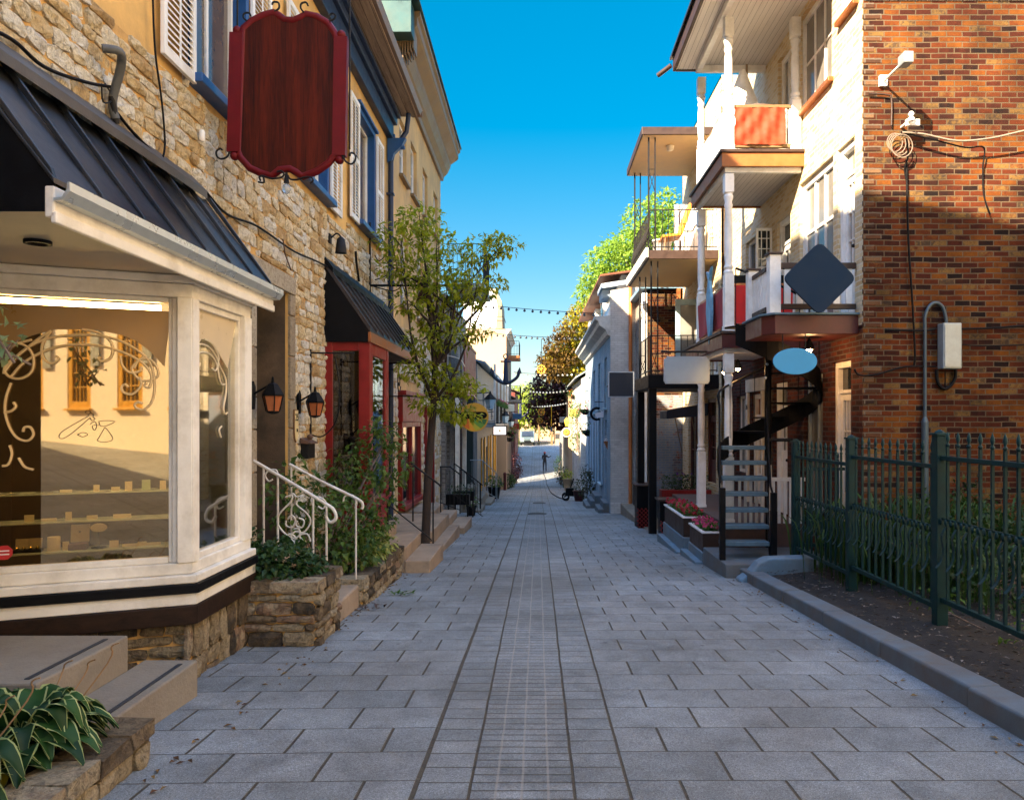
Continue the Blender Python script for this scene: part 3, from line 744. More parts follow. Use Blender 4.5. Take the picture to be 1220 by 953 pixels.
m.tube([(15.5, .45, 7.9), (15.5, .4, 7.5), (15.5, .12, 7.1), (15.5, .08, 6.85)], .05, 10)
m.build('downpipe', m_navy, L1)

# ---- bay: C1..C2 faces the street, C1..C0 turns back into the entrance
C1 = Vector((-2.56, 5.59, 0)); 
uA = Vector((-.925, -.38, 0)); nA = Vector((.38, -.925, 0))
FA = Frame(C1, uA, nA)                    # u grows to the left
FB = Frame(C1, (0, 1, 0), (1, 0, 0))      # u = distance beyond the corner
LA, LB = 1.62, 1.14
def onA(px, py):
    d = Vector(((px - VX) / FPX, 1, (VY - py) / FPX)); t = C1.dot(nA) / d.dot(nA); p = d * t - C1
    return (p.dot(uA), CZ + d.z * t)
def onB(px, py):
    Y = C1.x * FPX / (px - VX); return (Y - C1.y, CZ + (VY - py) / FPX * Y)
bay = MB()
def bay_box(mb, z0, z1, out, inn=-.12, a1=LA, b1=LB):
    """a band running round the corner: outer offset out, inner offset inn"""
    def cornr(o):     # corner of the two offset lines
        # line A: C1+nA*o + uA*t ; line B: x = C1.x + o
        x = C1.x + o; p = C1 + nA * o; t = (x - p.x) / uA.x; return p + uA * t
    P = [C1 + nA * out + uA * a1, cornr(out), Vector((C1.x + out, C1.y + b1, 0))]
    Q = [C1 + nA * inn + uA * a1, cornr(inn), Vector((C1.x + inn, C1.y + b1, 0))]
    for i in (0, 1):
        mb.hexa([(*P[i].xy, z0), (*P[i + 1].xy, z0), (*Q[i].xy, z0), (*Q[i + 1].xy, z0), (*P[i].xy, z1), (*P[i + 1].xy, z1), (*Q[i].xy, z1), (*Q[i + 1].xy, z1)], raw=True)
m_frame = m_cream
m = MB()
bay_box(m, .40, .46, .05); bay_box(m, .462, .545, .0, -.10); bay_box(m, 2.50, 2.60, .0, -.10); bay_box(m, 2.602, 2.66, .03, -.1)
bw = m.build('bay_window', m_frame, L1, bev=.008)
m = MB(FA)
m.box(-.0, .10, -.12, .012, .546, 2.5); m.box(.10, .135, -.09, -.03, .546, 2.5); m.box(.135, .16, -.10, -.055, .546, 2.5)
m.box(.16, LA - .2, -.09, -.03, .546, .59); m.box(.16, LA - .2, -.09, -.03, 2.46, 2.499)
m.box(LA - .2, LA, -.12, .012, .546, 2.5)
m.F = FB
m.box(-.004, .10, -.12, .012, .546, 2.5); m.box(.10, .13, -.09, -.03, .546, 2.5)
m.box(LB - .16, LB, -.12, .012, .546, 2.5); m.box(LB - .19, LB - .16, -.09, -.03, .546, 2.5)
m.box(.13, LB - .19, -.09, -.03, .546, .59); m.box(.13, LB - .19, -.09, -.03, 2.45, 2.499)
m.build('mullions', m_frame, bw, bev=.006)
MB(FA).box(.14, LA - .18, -.072, -.064, .58, 2.47).build('shop_pane', m_shop, bw)
MB(FB).box(.12, LB - .17, -.072, -.064, .58, 2.47).build('side_pane', glass_mat('side shop glass', .16, (.95, .93, .88)), bw)
m = MB(); bay_box(m, .33, .398, .07); m.build('black_band', m_black, L1, bev=.006)
m = MB(); bay_box(m, .242, .328, .045); m.build('cream_band', m_cream, L1, bev=.006)
m = MB(); bay_box(m, .10, .24, .055); m.build('timber_band', wood('dark base timber', (.008, .005, .004), (.032, .016, .009), axis=0), L1, bev=.008)
# stone base under it
m = MB(FA); m.wall(0, LA, -.7, .1, n=-.06); m.F = FB; m.wall(-.02, LB + .15, -.7, .1, n=-.03)
mo = m.build('base_mortar', m_mortar, L1, recalc=False)
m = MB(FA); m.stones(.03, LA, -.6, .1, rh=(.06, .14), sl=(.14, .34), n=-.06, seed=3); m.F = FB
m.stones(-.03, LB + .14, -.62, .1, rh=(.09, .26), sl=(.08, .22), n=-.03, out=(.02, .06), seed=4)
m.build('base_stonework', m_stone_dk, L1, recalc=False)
MB(Frame((0, C1.y + LB, 0), (1, 0, 0), (0, 1, 0))).wall(XL, C1.x, -.6, 2.66).build('bay_end', m_cream, L1)
# canopy over the bay: standing seam metal, cream fascia and gutter, boarded soffit
y0, y1 = 3.84, 7.02; xe, ze = -2.46, 2.80; xr, zr = XL, 3.66
rf = MB(); rf.hexa([(xe, y0, ze), (xe, y1, ze), (xr - .03, y0, zr), (xr - .03, y1, zr), (xe, y0, ze + .03), (xe, y1, ze + .03), (xr - .03, y0, zr + .03), (xr - .03, y1, zr + .03)])
k = 7
for i in range(k + 1):
    y = y0 + .02 + (y1 - y0 - .04) * i / k
    rf.hexa([(xe - .0, y - .014, ze + .02), (xe - .0, y + .014, ze + .02), (xr, y - .014, zr + .02), (xr, y + .014, zr + .02),
             (xe - .02, y - .014, ze + .085), (xe - .02, y + .014, ze + .085), (xr, y - .014, zr + .085), (xr, y + .014, zr + .085)])
canopy = rf.build('canopy_roof', m_roofblk, L1, bev=.004)
m = MB(); m.hexa([(xr + .16, y0 - .5, zr - .10), (xr + .16, y1 - .3, zr - .10), (xr - .02, y0 - .5, zr + .06), (xr - .02, y1 - .3, zr + .06),
                  (xr + .16, y0 - .5, zr - .03), (xr + .16, y1 - .3, zr - .03), (xr - .02, y0 - .5, zr + .15), (xr - .02, y1 - .3, zr + .15)])
m.build('ridge_flashing', mat('grey flashing', (.09, .085, .08), rough=.5, var=.25, metal=.3), canopy, bev=.004)
m = MB(); m.poly([(xe, y0 + .01, 2.66), (xe, y0 + .01, ze), (xr, y0 + .01, zr), (xr - 1.6, y0 + .01, zr), (xr - 1.6, y0 + .01, 2.66)]); m.build('gable_cheek', m_black, canopy); m = MB(); m.poly([(xe, y1 - .02, 2.66), (xe, y1 - .02, ze), (xr, y1 - .02, zr), (xr, y1 - .02, 2.66)])
m.build('gable_cheek', m_black, canopy)
m = MB(); m.box(xe - .05, xe, y0, y1 + .01, 2.63, 2.79); m.box(xe - .02, xe + .012, y0, y1 + .01, 2.60, 2.66)
m.prism([(xe + .001, 2.70), (xe + .05, 2.71), (xe + .085, 2.77), (xe + .085, 2.80), (xe + .07, 2.80), (xe + .065, 2.775), (xe + .04, 2.73), (xe + .001, 2.72)], y0 - .01, y1 + .02, 'nz') if False else None
fa = m.build('fascia', m_cream, canopy, bev=.008)
m = MB(Frame((0, 0, 0), (0, 1, 0), (1, 0, 0))); m.prism([(xe + .002, 2.71), (xe + .05, 2.715), (xe + .085, 2.76), (xe + .085, 2.805), (xe + .073, 2.805), (xe + .07, 2.77), (xe + .045, 2.73), (xe + .002, 2.725)], y0 - .01, y1 + .03, 'nz')
m.build('gutter', mat('pale zinc gutter', (.55, .60, .60), rough=.3, var=.1, metal=.5), fa)
m = MB(); m.box(-4.9, xe - .05, y0 + .02, y1 - .02, 2.665, 2.69)
sf = m.build('soffit', mat('soffit cream', (.62, .52, .36), rough=.6, var=.12, scale=2, bump=.05), canopy)
m = MB(); m.lathe((-2.98, 4.5, 2.645), [(.055, .02), (.055, 0), (.075, 0), (.075, .02)], 18); m.build('recessed_spot', m_black, sf); m = MB(); m.lathe((-3.35, 4.15, 2.645), [(.055, .02), (.055, 0), (.075, 0), (.075, .02)], 18)
m.build('recessed_spot', m_black, sf)
# back of the entrance recess and the shop room behind the glass
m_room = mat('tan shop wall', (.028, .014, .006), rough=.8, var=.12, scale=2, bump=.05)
m = MB(FA)
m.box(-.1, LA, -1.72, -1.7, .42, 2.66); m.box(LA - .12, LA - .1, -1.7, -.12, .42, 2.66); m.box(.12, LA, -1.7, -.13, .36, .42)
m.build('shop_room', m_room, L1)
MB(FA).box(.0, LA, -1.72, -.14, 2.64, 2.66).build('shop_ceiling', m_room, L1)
MB(F1).box(3.3, 3.4, -3, -.0, -.4, 3.6).box(3.3, 8.5, -3.1, -3.0, -.4, 3.6).box(1.2, 3.3, -.3, 0, -.4, 3.6).build('entrance_wall', m_room, L1)
MB(FA).box(.22, LA - .3, -.20, -.16, 2.42, 2.455).build('lamp_strip', lit('warm strip light', (1, .80, .42), 14), L1)
MB(FB).box(.15, LB - .25, -.2, -.16, 2.41, 2.44).build('lamp_strip', lit('warm strip light', (1, .80, .42), 9), L1)
# tan film with an arched clear field, and the painted scrollwork
m_film = mat('tan window film', (.33, .18, .05), rough=.35, var=.06, scale=3, bump=0)
Zo = lambda x, y: onA(x / 5.605, 370 + y / 5.605)
film = [Zo(*p) for p in [(1093, 372), (1000, 270), (900, 195), (800, 155), (650, 125), (500, 118), (350, 120), (200, 160), (80, 210), (-60, 280), (-140, 340)]]
film = [(max(.145, a), b) for a, b in film]; film = [f for f in film if f[0] < LA - .2]
m = MB(FA); m.prism(film + [(LA - .2, film[-1][1]), (LA - .2, 2.40), (.145, 2.40)], -.063, -.0595); m.build('window_film', m_film, bw, recalc=False)
curvesA = [[(20, 400), (100, 300), (200, 225), (330, 175), (480, 160), (620, 160), (760, 185), (880, 240), (980, 320), (1020, 420), (1025, 540), (1000, 620), (950, 660), (905, 650), (895, 625), (920, 610), (945, 620)],
 [(60, 440), (150, 340), (300, 260), (450, 225), (600, 225), (720, 245), (850, 290), (950, 350), (1005, 430), (990, 510), (960, 500), (970, 480)],
 [(540, 120), (640, 140), (720, 190), (745, 250), (730, 310), (680, 335), (650, 320), (665, 305)],
 [(330, 130), (280, 200), (265, 270), (290, 330), (340, 350), (380, 320), (360, 300)],
 [(800, 300), (810, 360), (860, 410), (930, 400), (935, 370)],
 [(890, 380), (920, 330), (990, 320), (1040, 370), (1050, 430), (1010, 460), (940, 465), (890, 420), (880, 370), (960, 300)],
 [(930, 440), (935, 500), (880, 555), (820, 545), (805, 510), (830, 490), (850, 510)],
 [(100, 210), (170, 240), (210, 310), (200, 400), (130, 450), (50, 440), (15, 390), (50, 340), (150, 260), (250, 180), (330, 130)],
 [(60, 480), (25, 580), (20, 680), (50, 780), (100, 850), (170, 870), (210, 830), (190, 780), (150, 780), (140, 810)],
 [(10, 680), (60, 670), (90, 640), (75, 610)], [(10, 420), (30, 300), (60, 240), (120, 210), (200, 190)], [(50, 900), (65, 960), (40, 1030), (0, 1040)], [(110, 985), (150, 1045), (210, 1065)]]
def smooth(pts, k=4):
    out = []
    P = [pts[0]] + list(pts) + [pts[-1]]
    for i in range(1, len(P) - 2):
        for j in range(k):
            t = j / k; a, b, c, d = P[i - 1], P[i], P[i + 1], P[i + 2]
            out.append(tuple(.5 * (2 * b[q] + (c[q] - a[q]) * t + (2 * a[q] - 5 * b[q] + 4 * c[q] - d[q]) * t * t + (3 * b[q] - a[q] - 3 * c[q] + d[q]) * t ** 3) for q in range(len(a))))
    out.append(tuple(pts[-1])); return out
m = MB(FA); m_fil = mat('matt gold scroll paint', (.74, .54, .28), rough=.5, var=.08, bump=0)
for c in curvesA:
    pts = [Zo(*p) for p in smooth(c)]; pts = [p for p in pts if .14 < p[0] < LA - .19]
    if len(pts) > 2: m.tube([(a, -.052, b) for a, b in pts], .0088, 5)
m.build('scrollwork', m_fil, bw, recalc=False)
curvesD = [[(580, 705), (480, 760), (400, 810), (380, 845), (410, 855), (480, 810), (590, 715)], [(600, 690), (590, 670), (570, 668), (558, 680), (572, 690)], [(575, 700), (590, 685), (612, 690), (610, 712), (625, 722), (600, 735), (592, 715)],
 [(690, 780), (650, 850), (640, 870), (690, 880), (745, 860), (710, 800), (690, 780)], [(650, 740), (690, 735), (760, 740), (700, 770), (660, 770), (650, 740)], [(505, 830), (540, 815), (575, 828), (540, 845), (505, 830)], [(590, 760), (620, 740), (635, 770), (620, 800), (605, 770), (650, 765)]]
m = MB(FA)
for c in curvesD: m.tube([(a, -.062, b) for a, b in [Zo(*p) for p in smooth(c, 3)]], .0022, 4)
m.build('painted_emblem', m_iron, bw, recalc=False)
Zb = lambda x, y: onB(215 + x / 6.81, 380 + y / 6.81)
fb = [Zb(*p) for p in [(80, 270), (120, 200), (180, 160), (260, 165), (340, 220), (400, 330), (440, 400)]]
fb = [(min(max(.125, a), LB - .175), b) for a, b in fb]
m = MB(FB); m.prism(fb + [(LB - .175, 2.46), (.125, 2.46)], -.063, -.0595)
m.build('window_film', mat('pale window film', (.66, .52, .32), rough=.35, var=.06, bump=0), bw, recalc=False)
m = MB(FB)
for c in [[(85, 320), (130, 240), (200, 205), (280, 225), (340, 300), (370, 380), (415, 480), (420, 600), (400, 720), (415, 770), (430, 760)], [(90, 450), (120, 520), (105, 520), (85, 450), (110, 360), (180, 290), (240, 270), (310, 300), (350, 380), (335, 420), (310, 400)],
          [(215, 165), (180, 230), (180, 330), (205, 380), (212, 355)], [(250, 165), (310, 200), (360, 300), (355, 400), (380, 520), (410, 530)], [(95, 350), (110, 450), (105, 560), (130, 625), (155, 600), (148, 550)], [(95, 690), (100, 740), (122, 730), (115, 690)], [(120, 300), (155, 340), (150, 430), (125, 460), (105, 420)], [(380, 960), (365, 900), (385, 870)]]:
    pts = [Zb(*p) for p in smooth(c)]; m.tube([(a, -.052, b) for a, b in pts if .12 < a < LB - .17], .0075, 5)
m.build('scrollwork', mat('pale gold scroll paint', (.66, .56, .38), rough=.5, var=.05, bump=0), bw, recalc=False)
a, b = onA(2, 660); m = MB(FA); m.prism([(a + .052 * math.cos(R(22.5 + 45 * i)), b + .052 * math.sin(R(22.5 + 45 * i))) for i in range(8)], -.064, -.060)
st = m.build('sticker', mat('red sticker', (.5, .02, .02), var=.05, bump=0), bw)
m = MB(FA); m.box(a - .03, a + .03, -.06, -.058, b + .008, b + .016); m.box(a - .03, a + .03, -.06, -.058, b - .016, b - .008); m.build('lettering', m_white, st)
# glass shelves and the jewellery on them
shelves = []
for i, (py, u0, u1, nn) in enumerate(((596, .16, 1.4, -.55), (628, .16, 1.42, -.35), (662, .16, 1.42, -.25))):
    z = onA(120, py)[1] + .02
    s_ = MB(FA).box(u0, u1, nn - .14, nn + .1, z - .010, z).build('shelf', mat('shelf edge glass', (.45, .5, .44), rough=.15, var=.05, bump=0), bev=.002)
    tag(s_, ('upper', 'middle', 'lowest')[i] + ' glass shelf behind the big shop window at left', 'shelf', 'glass shelves in the shop window'); shelves.append((z, nn))
m_ivory = mat('ivory card', (.66, .58, .42), rough=.6, var=.06, bump=0); m_boxred = mat('dark red leather', (.10, .02, .015), rough=.5)
def ware(name, label, px, shelf, draw):
    z, nn = shelves[shelf]; u = onA(px, 600)[0]; root = thing(name, FA(u, nn, z), label, name.replace('_', ' '), 'jewellery and cards shown on the glass shelves'); draw(root, u, nn, z); return root
def tray(root, u, n, z):
    MB(FA).box(u - .05, u + .05, n - .04, n + .05, z, z + .02).build('base', m_black, root, bev=.003)
    MB(FA).hexa([(u - .04, n - .03, z + .02), (u + .04, n - .03, z + .02), (u - .04, n - .02, z + .02), (u + .04, n - .02, z + .02), (u - .04, n - .045, z + .09), (u + .04, n - .045, z + .09), (u - .04, n - .035, z + .09), (u + .04, n - .035, z + .09)]).build('lid', m_ivory, root)
    m = MB(FA); m.ball((u - .02, n + .02, z + .03), .012); m.ball((u + .02, n + .02, z + .03), .012); m.build('earring', mat('gold', (.8, .55, .15), rough=.25, metal=1, var=.05, bump=0), root)
ware('earring_tray', 'small black tray with two gold earrings, leftmost on the lowest glass shelf', 14, 2, tray)
ware('earring_tray', 'small black tray with gold earrings beside the ivory cylinder', 31, 2, tray)
def cylv(root, u, n, z): MB(FA).lathe((u, n, z), [(.04, 0), (.042, .004), (.042, .095), (.038, .10)], 16).build('body', m_ivory, root)
ware('ivory_candle', 'ivory cylinder standing left of the open jewel box', 55, 2, cylv)
def jbox(root, u, n, z):
    MB(FA).box(u - .06, u + .06, n - .05, n + .05, z, z + .045).build('base', m_boxred, root, bev=.004)
    l = MB(FA).hexa([(u - .06, n - .055, z + .046), (u + .06, n - .055, z + .046), (u - .06, n - .04, z + .046), (u + .06, n - .04, z + .046), (u - .06, n - .09, z + .17), (u + .06, n - .09, z + .17), (u - .06, n - .075, z + .17), (u + .06, n - .075, z + .17)]).build('lid', m_ivory, root, bev=.003)
    MB(FA).ball((u, n - .05, z + .12), .008).build('pendant', m_iron, l)
ware('jewel_box', 'open dark red jewel box with ivory lid and small pendant', 86, 2, jbox)
def oval(root, u, n, z):
    MB(FA).lathe((u, n, z), [(.05, 0), (.05, .008), (.006, .012), (.006, .12)], 14).build('stand', m_iron, root)
    m = MB(FA); m.prism([(u + .055 * math.cos(R(t)), z + .15 + .032 * math.sin(R(t))) for t in range(0, 360, 20)], n - .004, n + .004); m.build('plate', m_ivory, root)
ware('oval_display', 'oval ivory plate on a thin dark stand in the shop window', 111, 2, oval)
def card(w, h, c=m_ivory):
    def f(root, u, n, z): MB(FA).box(u - w, u + w, n - .004, n + .004, z, z + h).build('card', c, root)
    return f
m_gnc = mat('pale green card', (.35, .45, .30), var=.05, bump=0)
ware('price_card', 'white upright card on the upper glass shelf', 142, 0, card(.025, .07)); ware('price_card', 'pale green card on the upper glass shelf', 165, 0, card(.03, .08, m_gnc)); ware('price_card', 'ivory card nearest the window frame on the upper shelf', 187, 0, card(.022, .07))
ware('price_card', 'low wide ivory card on the middle glass shelf', 138, 1, card(.06, .03)); ware('price_card', 'small ivory card right of the oval plate on the lowest shelf', 150, 2, card(.05, .02)); ware('price_card', 'ivory card at the right end of the lowest shelf', 178, 2, card(.055, .02))
for k_, (px_, sh_, w_, h_, lb_) in enumerate(((20, 1, .03, .05, 'tiny ivory box at the left of the middle glass shelf'), (45, 1, .05, .02, 'low ivory card left of centre on the middle shelf'), (70, 1, .02, .06, 'narrow ivory card on the middle shelf above the jewel box'), (100, 1, .035, .03, 'small ivory card above the oval plate'), (60, 0, .04, .02, 'flat ivory card at the left of the upper glass shelf'), (100, 0, .02, .05, 'narrow ivory card in the middle of the upper shelf'), (125, 0, .03, .03, 'small ivory card left of the white upright one'), (70, 2, .02, .06, 'narrow ivory card between candle and jewel box'), (130, 2, .03, .05, 'ivory card right behind the oval plate'), (165, 2, .03, .03, 'small card near the right of the lowest shelf'))):
    ware('price_card', lb_, px_, sh_, card(w_, h_))
# entrance steps beside the bay
m_strip = mat('black anti-slip strip', (.03, .03, .032), rough=.8, bump=.3)
st = thing('entrance_steps', (-2.7, 4.8, -.35), 'two worn concrete steps with black anti-slip strips climbing to the jeweller entrance', 'steps')
MB().box(-2.72, -2.35, 4.10, 5.22, -.6, -.056).build('step', m_conc, st, bev=.012)
MB().box(-3.9, -2.722, 4.10, 5.02, -.6, .17).build('step', m_conc, st, bev=.012)
MB().box(-2.44, -2.41, 4.16, 5.12, -.0555, -.051).box(-2.83, -2.80, 4.16, 4.92, .1705, .175).build('anti_slip_strip', m_strip, st)
# cables and fittings on the near wall
def cable(pts, r, label, mt=None, F=F1, name='wall_cable', group=None):
    o = MB(F).tube(smooth(pts, 5), r, 6).build(name, mt or m_black, recalc=False); return tag(o, label, 'cable', group)
def w1(x, y, X=XL): Y = X * FPX / (x - VX); return (Y, .065, CZ + (VY - y) / FPX * Y)
c = [w1(0, 45)[:1] + (.04,) + w1(0, 45)[2:], w1(40, 75), w1(100, 100), w1(122, 130), w1(160, 175), w1(183, 190)]
cable([w1(-60, 20), w1(0, 47), w1(40, 80), w1(90, 98), w1(122, 104)], .012, 'black cable sagging across the stone above the dark metal canopy')
cable([w1(125, 130), w1(150, 160), w1(183, 190), w1(230, 222), w1(262, 255), w1(300, 270), w1(345, 300), w1(385, 318), w1(440, 352)], .012, 'long bundled cable following the wall from the canopy to the red shop awning')
cable([w1(172, -10), w1(175, 60), w1(183, 120), w1(187, 170), w1(184, 190)], .008, 'thin black cable hanging from the upper wall left of the first window')
t = thing('cable_hook', F1(*w1(115, 130)), 'bent grey metal cable hook fixed to the stone above the canopy', 'hook')
m = MB(F1); m.tube(smooth([w1(101, 58)[:1] + (.12, w1(101, 58)[2]), w1(108, 62)[:1] + (.2, w1(108, 62)[2]), w1(117, 80)[:1] + (.16, w1(117, 80)[2]), w1(124, 120)[:1] + (.06, w1(124, 120)[2]), w1(127, 142)]), .03, 8); m.build('arm', mat('weathered grey metal', (.10, .10, .095), rough=.6, var=.3), t)
m = MB(F1); m.tube([w1(122, 115), w1(128, 148)], .022, 8); m.tube(smooth([w1(110, 100), w1(112, 122), w1(124, 118), w1(114, 100)]), .006, 5); m.build('insulator', m_iron, t)
p = w1(234, 162); o = MB(F1).lathe((p[0], .05, p[2]), [(.02, -.05), (.028, -.03), (.028, .03), (.02, .05)], 10).build('wall_disc', m_white); tag(o, 'small white oval cap on the stone wall below the first window', 'wall cap')
# lanterns
def lantern(x, y, n, label, s=1.0, group='black wall lanterns with amber glass'):
    p = w1(x, y); u, z = p[0], p[2]
    t = thing('wall_lantern', F1(u, 0, z - .2), label, 'lantern', group)
    m = MB(F1); m.prism([(-.03, -.14), (.03, -.14), (.05, -.02), (.05, .1), (0, .16), (-.05, .1), (-.05, -.02)], .03, .06)
    m.v = [(v[0], v[1] + u - 0, v[2] + z) for v in m.v]
    m.tube(smooth([(u, .05, z + .02), (u, .12, z + .06), (u, n, z + .14)]), .012, 6); m.build('bracket', m_black, t)
    m = MB(F1); a = F1(u, n, 0)
    m.lathe((u, n, z), [(.15 * s, .0), (.15 * s, .02), (.07 * s, .16 * s), (.02, .18 * s), (.012, .25 * s), (.0, .27 * s)], 6); m.build('roof', m_black, t)
    c = F1(u, n, z); g = MB(); g.lathe((c.x, c.y, c.z), [(.085 * s, -.20 * s), (.13 * s, .0)], 6); g.build('glass', mat('amber glass', (.42, .13, .05), rough=.15, var=.25, bump=.05, spec=.8), t, recalc=False)
    m = MB(); m.lathe((c.x, c.y, c.z), [(.02, -.24 * s), (.09 * s, -.215 * s), (.09 * s, -.198 * s)], 6)
    for k_ in range(6):
        t_ = math.pi * k_ / 3; m.tube([(c.x + .09 * s * math.cos(t_), c.y + .09 * s * math.sin(t_), c.z - .2 * s), (c.x + .138 * s * math.cos(t_), c.y + .138 * s * math.sin(t_), c.z)], .007, 4)
    m.build('cage', m_black, t)
    return t
lantern(352, 480, .25, 'black six-sided wall lantern with amber glass between the old doorway and the red shopfront', .8)
# the other lantern hangs on the bay's far side
t = lantern(296, 472, .26, 'black wall lantern with amber glass just right of the white bay window post', .8)
# address plaque, mail box
p = w1(348, 505); t = thing('number_plaque', F1(p[0], 0, p[2] - .2), 'tall narrow cream plaque reading 25 beside the old doorway', 'plaque')
u, z = p[0], p[2]
m = MB(F1); m.prism([(u - .075, z + .18), (u + .075, z + .18), (u + .075, z - .1), (u + .05, z - .2), (u, z - .235), (u - .05, z - .2), (u - .075, z - .1)], .04, .055); m.build('rim', mat('plaque rim brown', (.2, .1, .04)), t)
m = MB(F1); m.prism([(u - .062, z + .168), (u + .062, z + .168), (u + .062, z - .1), (u + .04, z - .19), (u, z - .22), (u - .04, z - .19), (u - .062, z - .1)], .055, .06); m.build('face', mat('plaque cream', (.75, .60, .30), var=.05, bump=0), t)
def text(s_, F, u, n, z, size, mt, parent=None, name='lettering', ext=.002, align='CENTER', mirror=False):
    cu = bpy.data.curves.new(name, 'FONT'); cu.body = s_; cu.size = size; cu.extrude = ext; cu.align_x = align; cu.align_y = 'CENTER'
    o = bpy.data.objects.new('tmp_text', cu); COL.objects.link(o)
    dg = bpy.context.evaluated_depsgraph_get(); dg.update(); me = bpy.data.meshes.new_from_object(o.evaluated_get(dg))
    bpy.data.objects.remove(o); me.materials.clear(); me.materials.append(mt)
    q = bpy.data.objects.new(name, me); COL.objects.link(q); X = F.u
    if X.cross(F.z).dot(F.n) < 0: X = -X      # readable from the side the wall faces
    Mx = Matrix((X, F.z, X.cross(F.z))).transposed().to_4x4(); Mx.translation = F(u, n, z) - (wloc(parent) if parent else Vector())
    q.matrix_local = Mx
    if parent: q.parent = parent
    return q
text('25', F1, u, .062, z + .08, .13, m_black, t)
MB(F1).tube([(u, .063, z - .06), (u, .063, z - .1)], .01, 6).build('keyhole', m_black, t)
p = w1(359, 535); u, z = p[0], p[2]; t = thing('mail_box', F1(u, 0, z - .12), 'small dark cast iron mail box on the stone wall under the lantern', 'mail box')
m = MB(F1); m.box(u - .14, u + .14, .03, .14, z - .12, z + .08); m.build('body', m_iron, t, bev=.01)
m = MB(F1); m.hexa([(u - .16, .03, z + .082), (u + .16, .03, z + .082), (u - .16, .17, z + .07), (u + .16, .17, z + .07), (u - .16, .03, z + .15), (u + .16, .03, z + .15), (u - .16, .17, z + .085), (u + .16, .17, z + .085)]); m.ball((u - .02, .12, z + .16), .04); m.build('lid', mat('rusty iron', (.13, .07, .045), var=.4), t)
p = w1(390, 292); u, z = p[0], p[2]; t = thing('wall_spotlight', F1(u, 0, z), 'small black spotlight on the stone wall above the red shop awning', 'spotlight')
m = MB(F1); m.box(u - .05, u + .05, .02, .05, z + .02, z + .16); m.tube(smooth([(u, .05, z + .1), (u, .14, z + .17), (u, .2, z + .12)]), .012, 6); m.build('bracket', m_iron, t)
m = MB(F1); m.lathe((u, .2, z - .12), [(.085, 0), (.08, .05), (.06, .2), (.02, .24)], 12); m.build('shade', m_iron, t)
for x0, y0_, x1, y1_, lb in ((418, 300, 425, 335, 'short bent pipe stub on the stone above the red shop awning'), (329, 285, 343, 322, 'short crooked rusty cable on the stone left of the awning')):
    a, b = w1(x0, y0_), w1(x1, y1_); o = MB(F1).tube([(a[0], .08, a[2]), ((a[0] * 2 + b[0]) / 3, .06, a[2] - .15), (b[0], .04, b[2])], .02 if x0 > 400 else .008, 8).build('wall_pipe', m_iron if x0 > 400 else mat('rusty iron', (.13, .07, .045)), recalc=False); tag(o, lb, 'pipe')

# ---- red shopfront with the seamed awning
F = F1; Y0, Y1 = 10.95, 12.35; xf = .66
m_redm = m_red
m = MB()
RX = -2.44; zf, zt = -.55, 2.75
def vpost(m, x0, x1, y0, y1, z0=zf, z1=zt): m.box(x0, x1, y0, y1, z0, z1)
vpost(m, XL, XL + .12, Y0, Y0 + .08); vpost(m, RX - .16, RX, Y0, Y0 + .16); vpost(m, RX - .08, RX, Y1 - .14, Y1); 
m.box(XL + .12, RX - .16, Y0 + .01, Y0 + .07, zf, .35); m.box(XL + .12, RX - .16, Y0 + .01, Y0 + .07, 2.6, zt)
m.box(RX - .07, RX - .01, Y0 + .16, Y1 - .14, zf, .35); m.box(RX - .07, RX - .01, Y0 + .16, Y1 - .14, 2.55, zt); m.box(RX - .12, RX + .04, Y0 + .05, Y1 + .05, .352, .42)
m.box(RX - .06, RX - .005, Y0 + .16, Y0 + .24, .42, 2.55); m.box(RX - .06, RX - .005, Y1 - .22, Y1 - .14, .42, 2.55)
sfr = m.build('shopfront', m_redm, L1, bev=.008)
m = MB(); m.box(XL + .12, RX - .16, Y0 + .035, Y0 + .043, .35, 2.6); m.build('pane', m_shop2 if False else glass_mat('dark shop glass', .06, (.5, .5, .5)), sfr)
m = MB(); m.box(RX - .04, RX - .032, Y0 + .24, Y1 - .22, .42, 2.55); m.build('pane', glass_mat('dark shop glass', .06, (.5, .5, .5)), sfr)
MB().box(XL + .02, RX - .12, Y1 - .05, Y1, zf, zt).box(XL + .005, XL + .02, Y0 + .1, Y1, zf, zt).build('shop_inside', mat('dark shop interior', (.07, .05, .04), var=.4, scale=2), sfr)
MB().box(RX - .5, RX + .02, Y0 + .02, Y1, -1.2, -.552).build('plinth', m_conc, sfr)
aw = MB(); ya, yb = 10.9, 15.2; xe, ze, xr, zr = -2.42, 2.86, XL, 3.84
aw.hexa([(xe, ya, ze), (xe, yb, ze), (xr, ya, zr), (xr, yb, zr), (xe, ya, ze + .03), (xe, yb, ze + .03), (xr, ya, zr + .03), (xr, yb, zr + .03)])
for i in range(10):
    y = ya + .02 + (yb - ya - .04) * i / 9
    aw.hexa([(xe, y - .016, ze + .02), (xe, y + .016, ze + .02), (xr, y - .016, zr + .02), (xr, y + .016, zr + .02), (xe, y - .016, ze + .09), (xe, y + .016, ze + .09), (xr, y - .016, zr + .09), (xr, y + .016, zr + .09)])
awn = aw.build('awning', mat('brown-black seamed metal', (.055, .042, .036), rough=.38, var=.25, scale=3, bump=.05, metal=.5), L1, bev=.004)
m = MB(); m.poly([(xe, ya + .005, 2.72), (xe, ya + .005, ze), (xr, ya + .005, zr), (xr, ya + .005, 2.72)]); m.poly([(xe, yb - .005, 2.72), (xe, yb - .005, ze), (xr, yb - .005, zr), (xr, yb - .005, 2.72)]); m.box(xr, xe - .05, ya, yb, 2.745, 2.765)
m.build('cheek', m_black, awn)
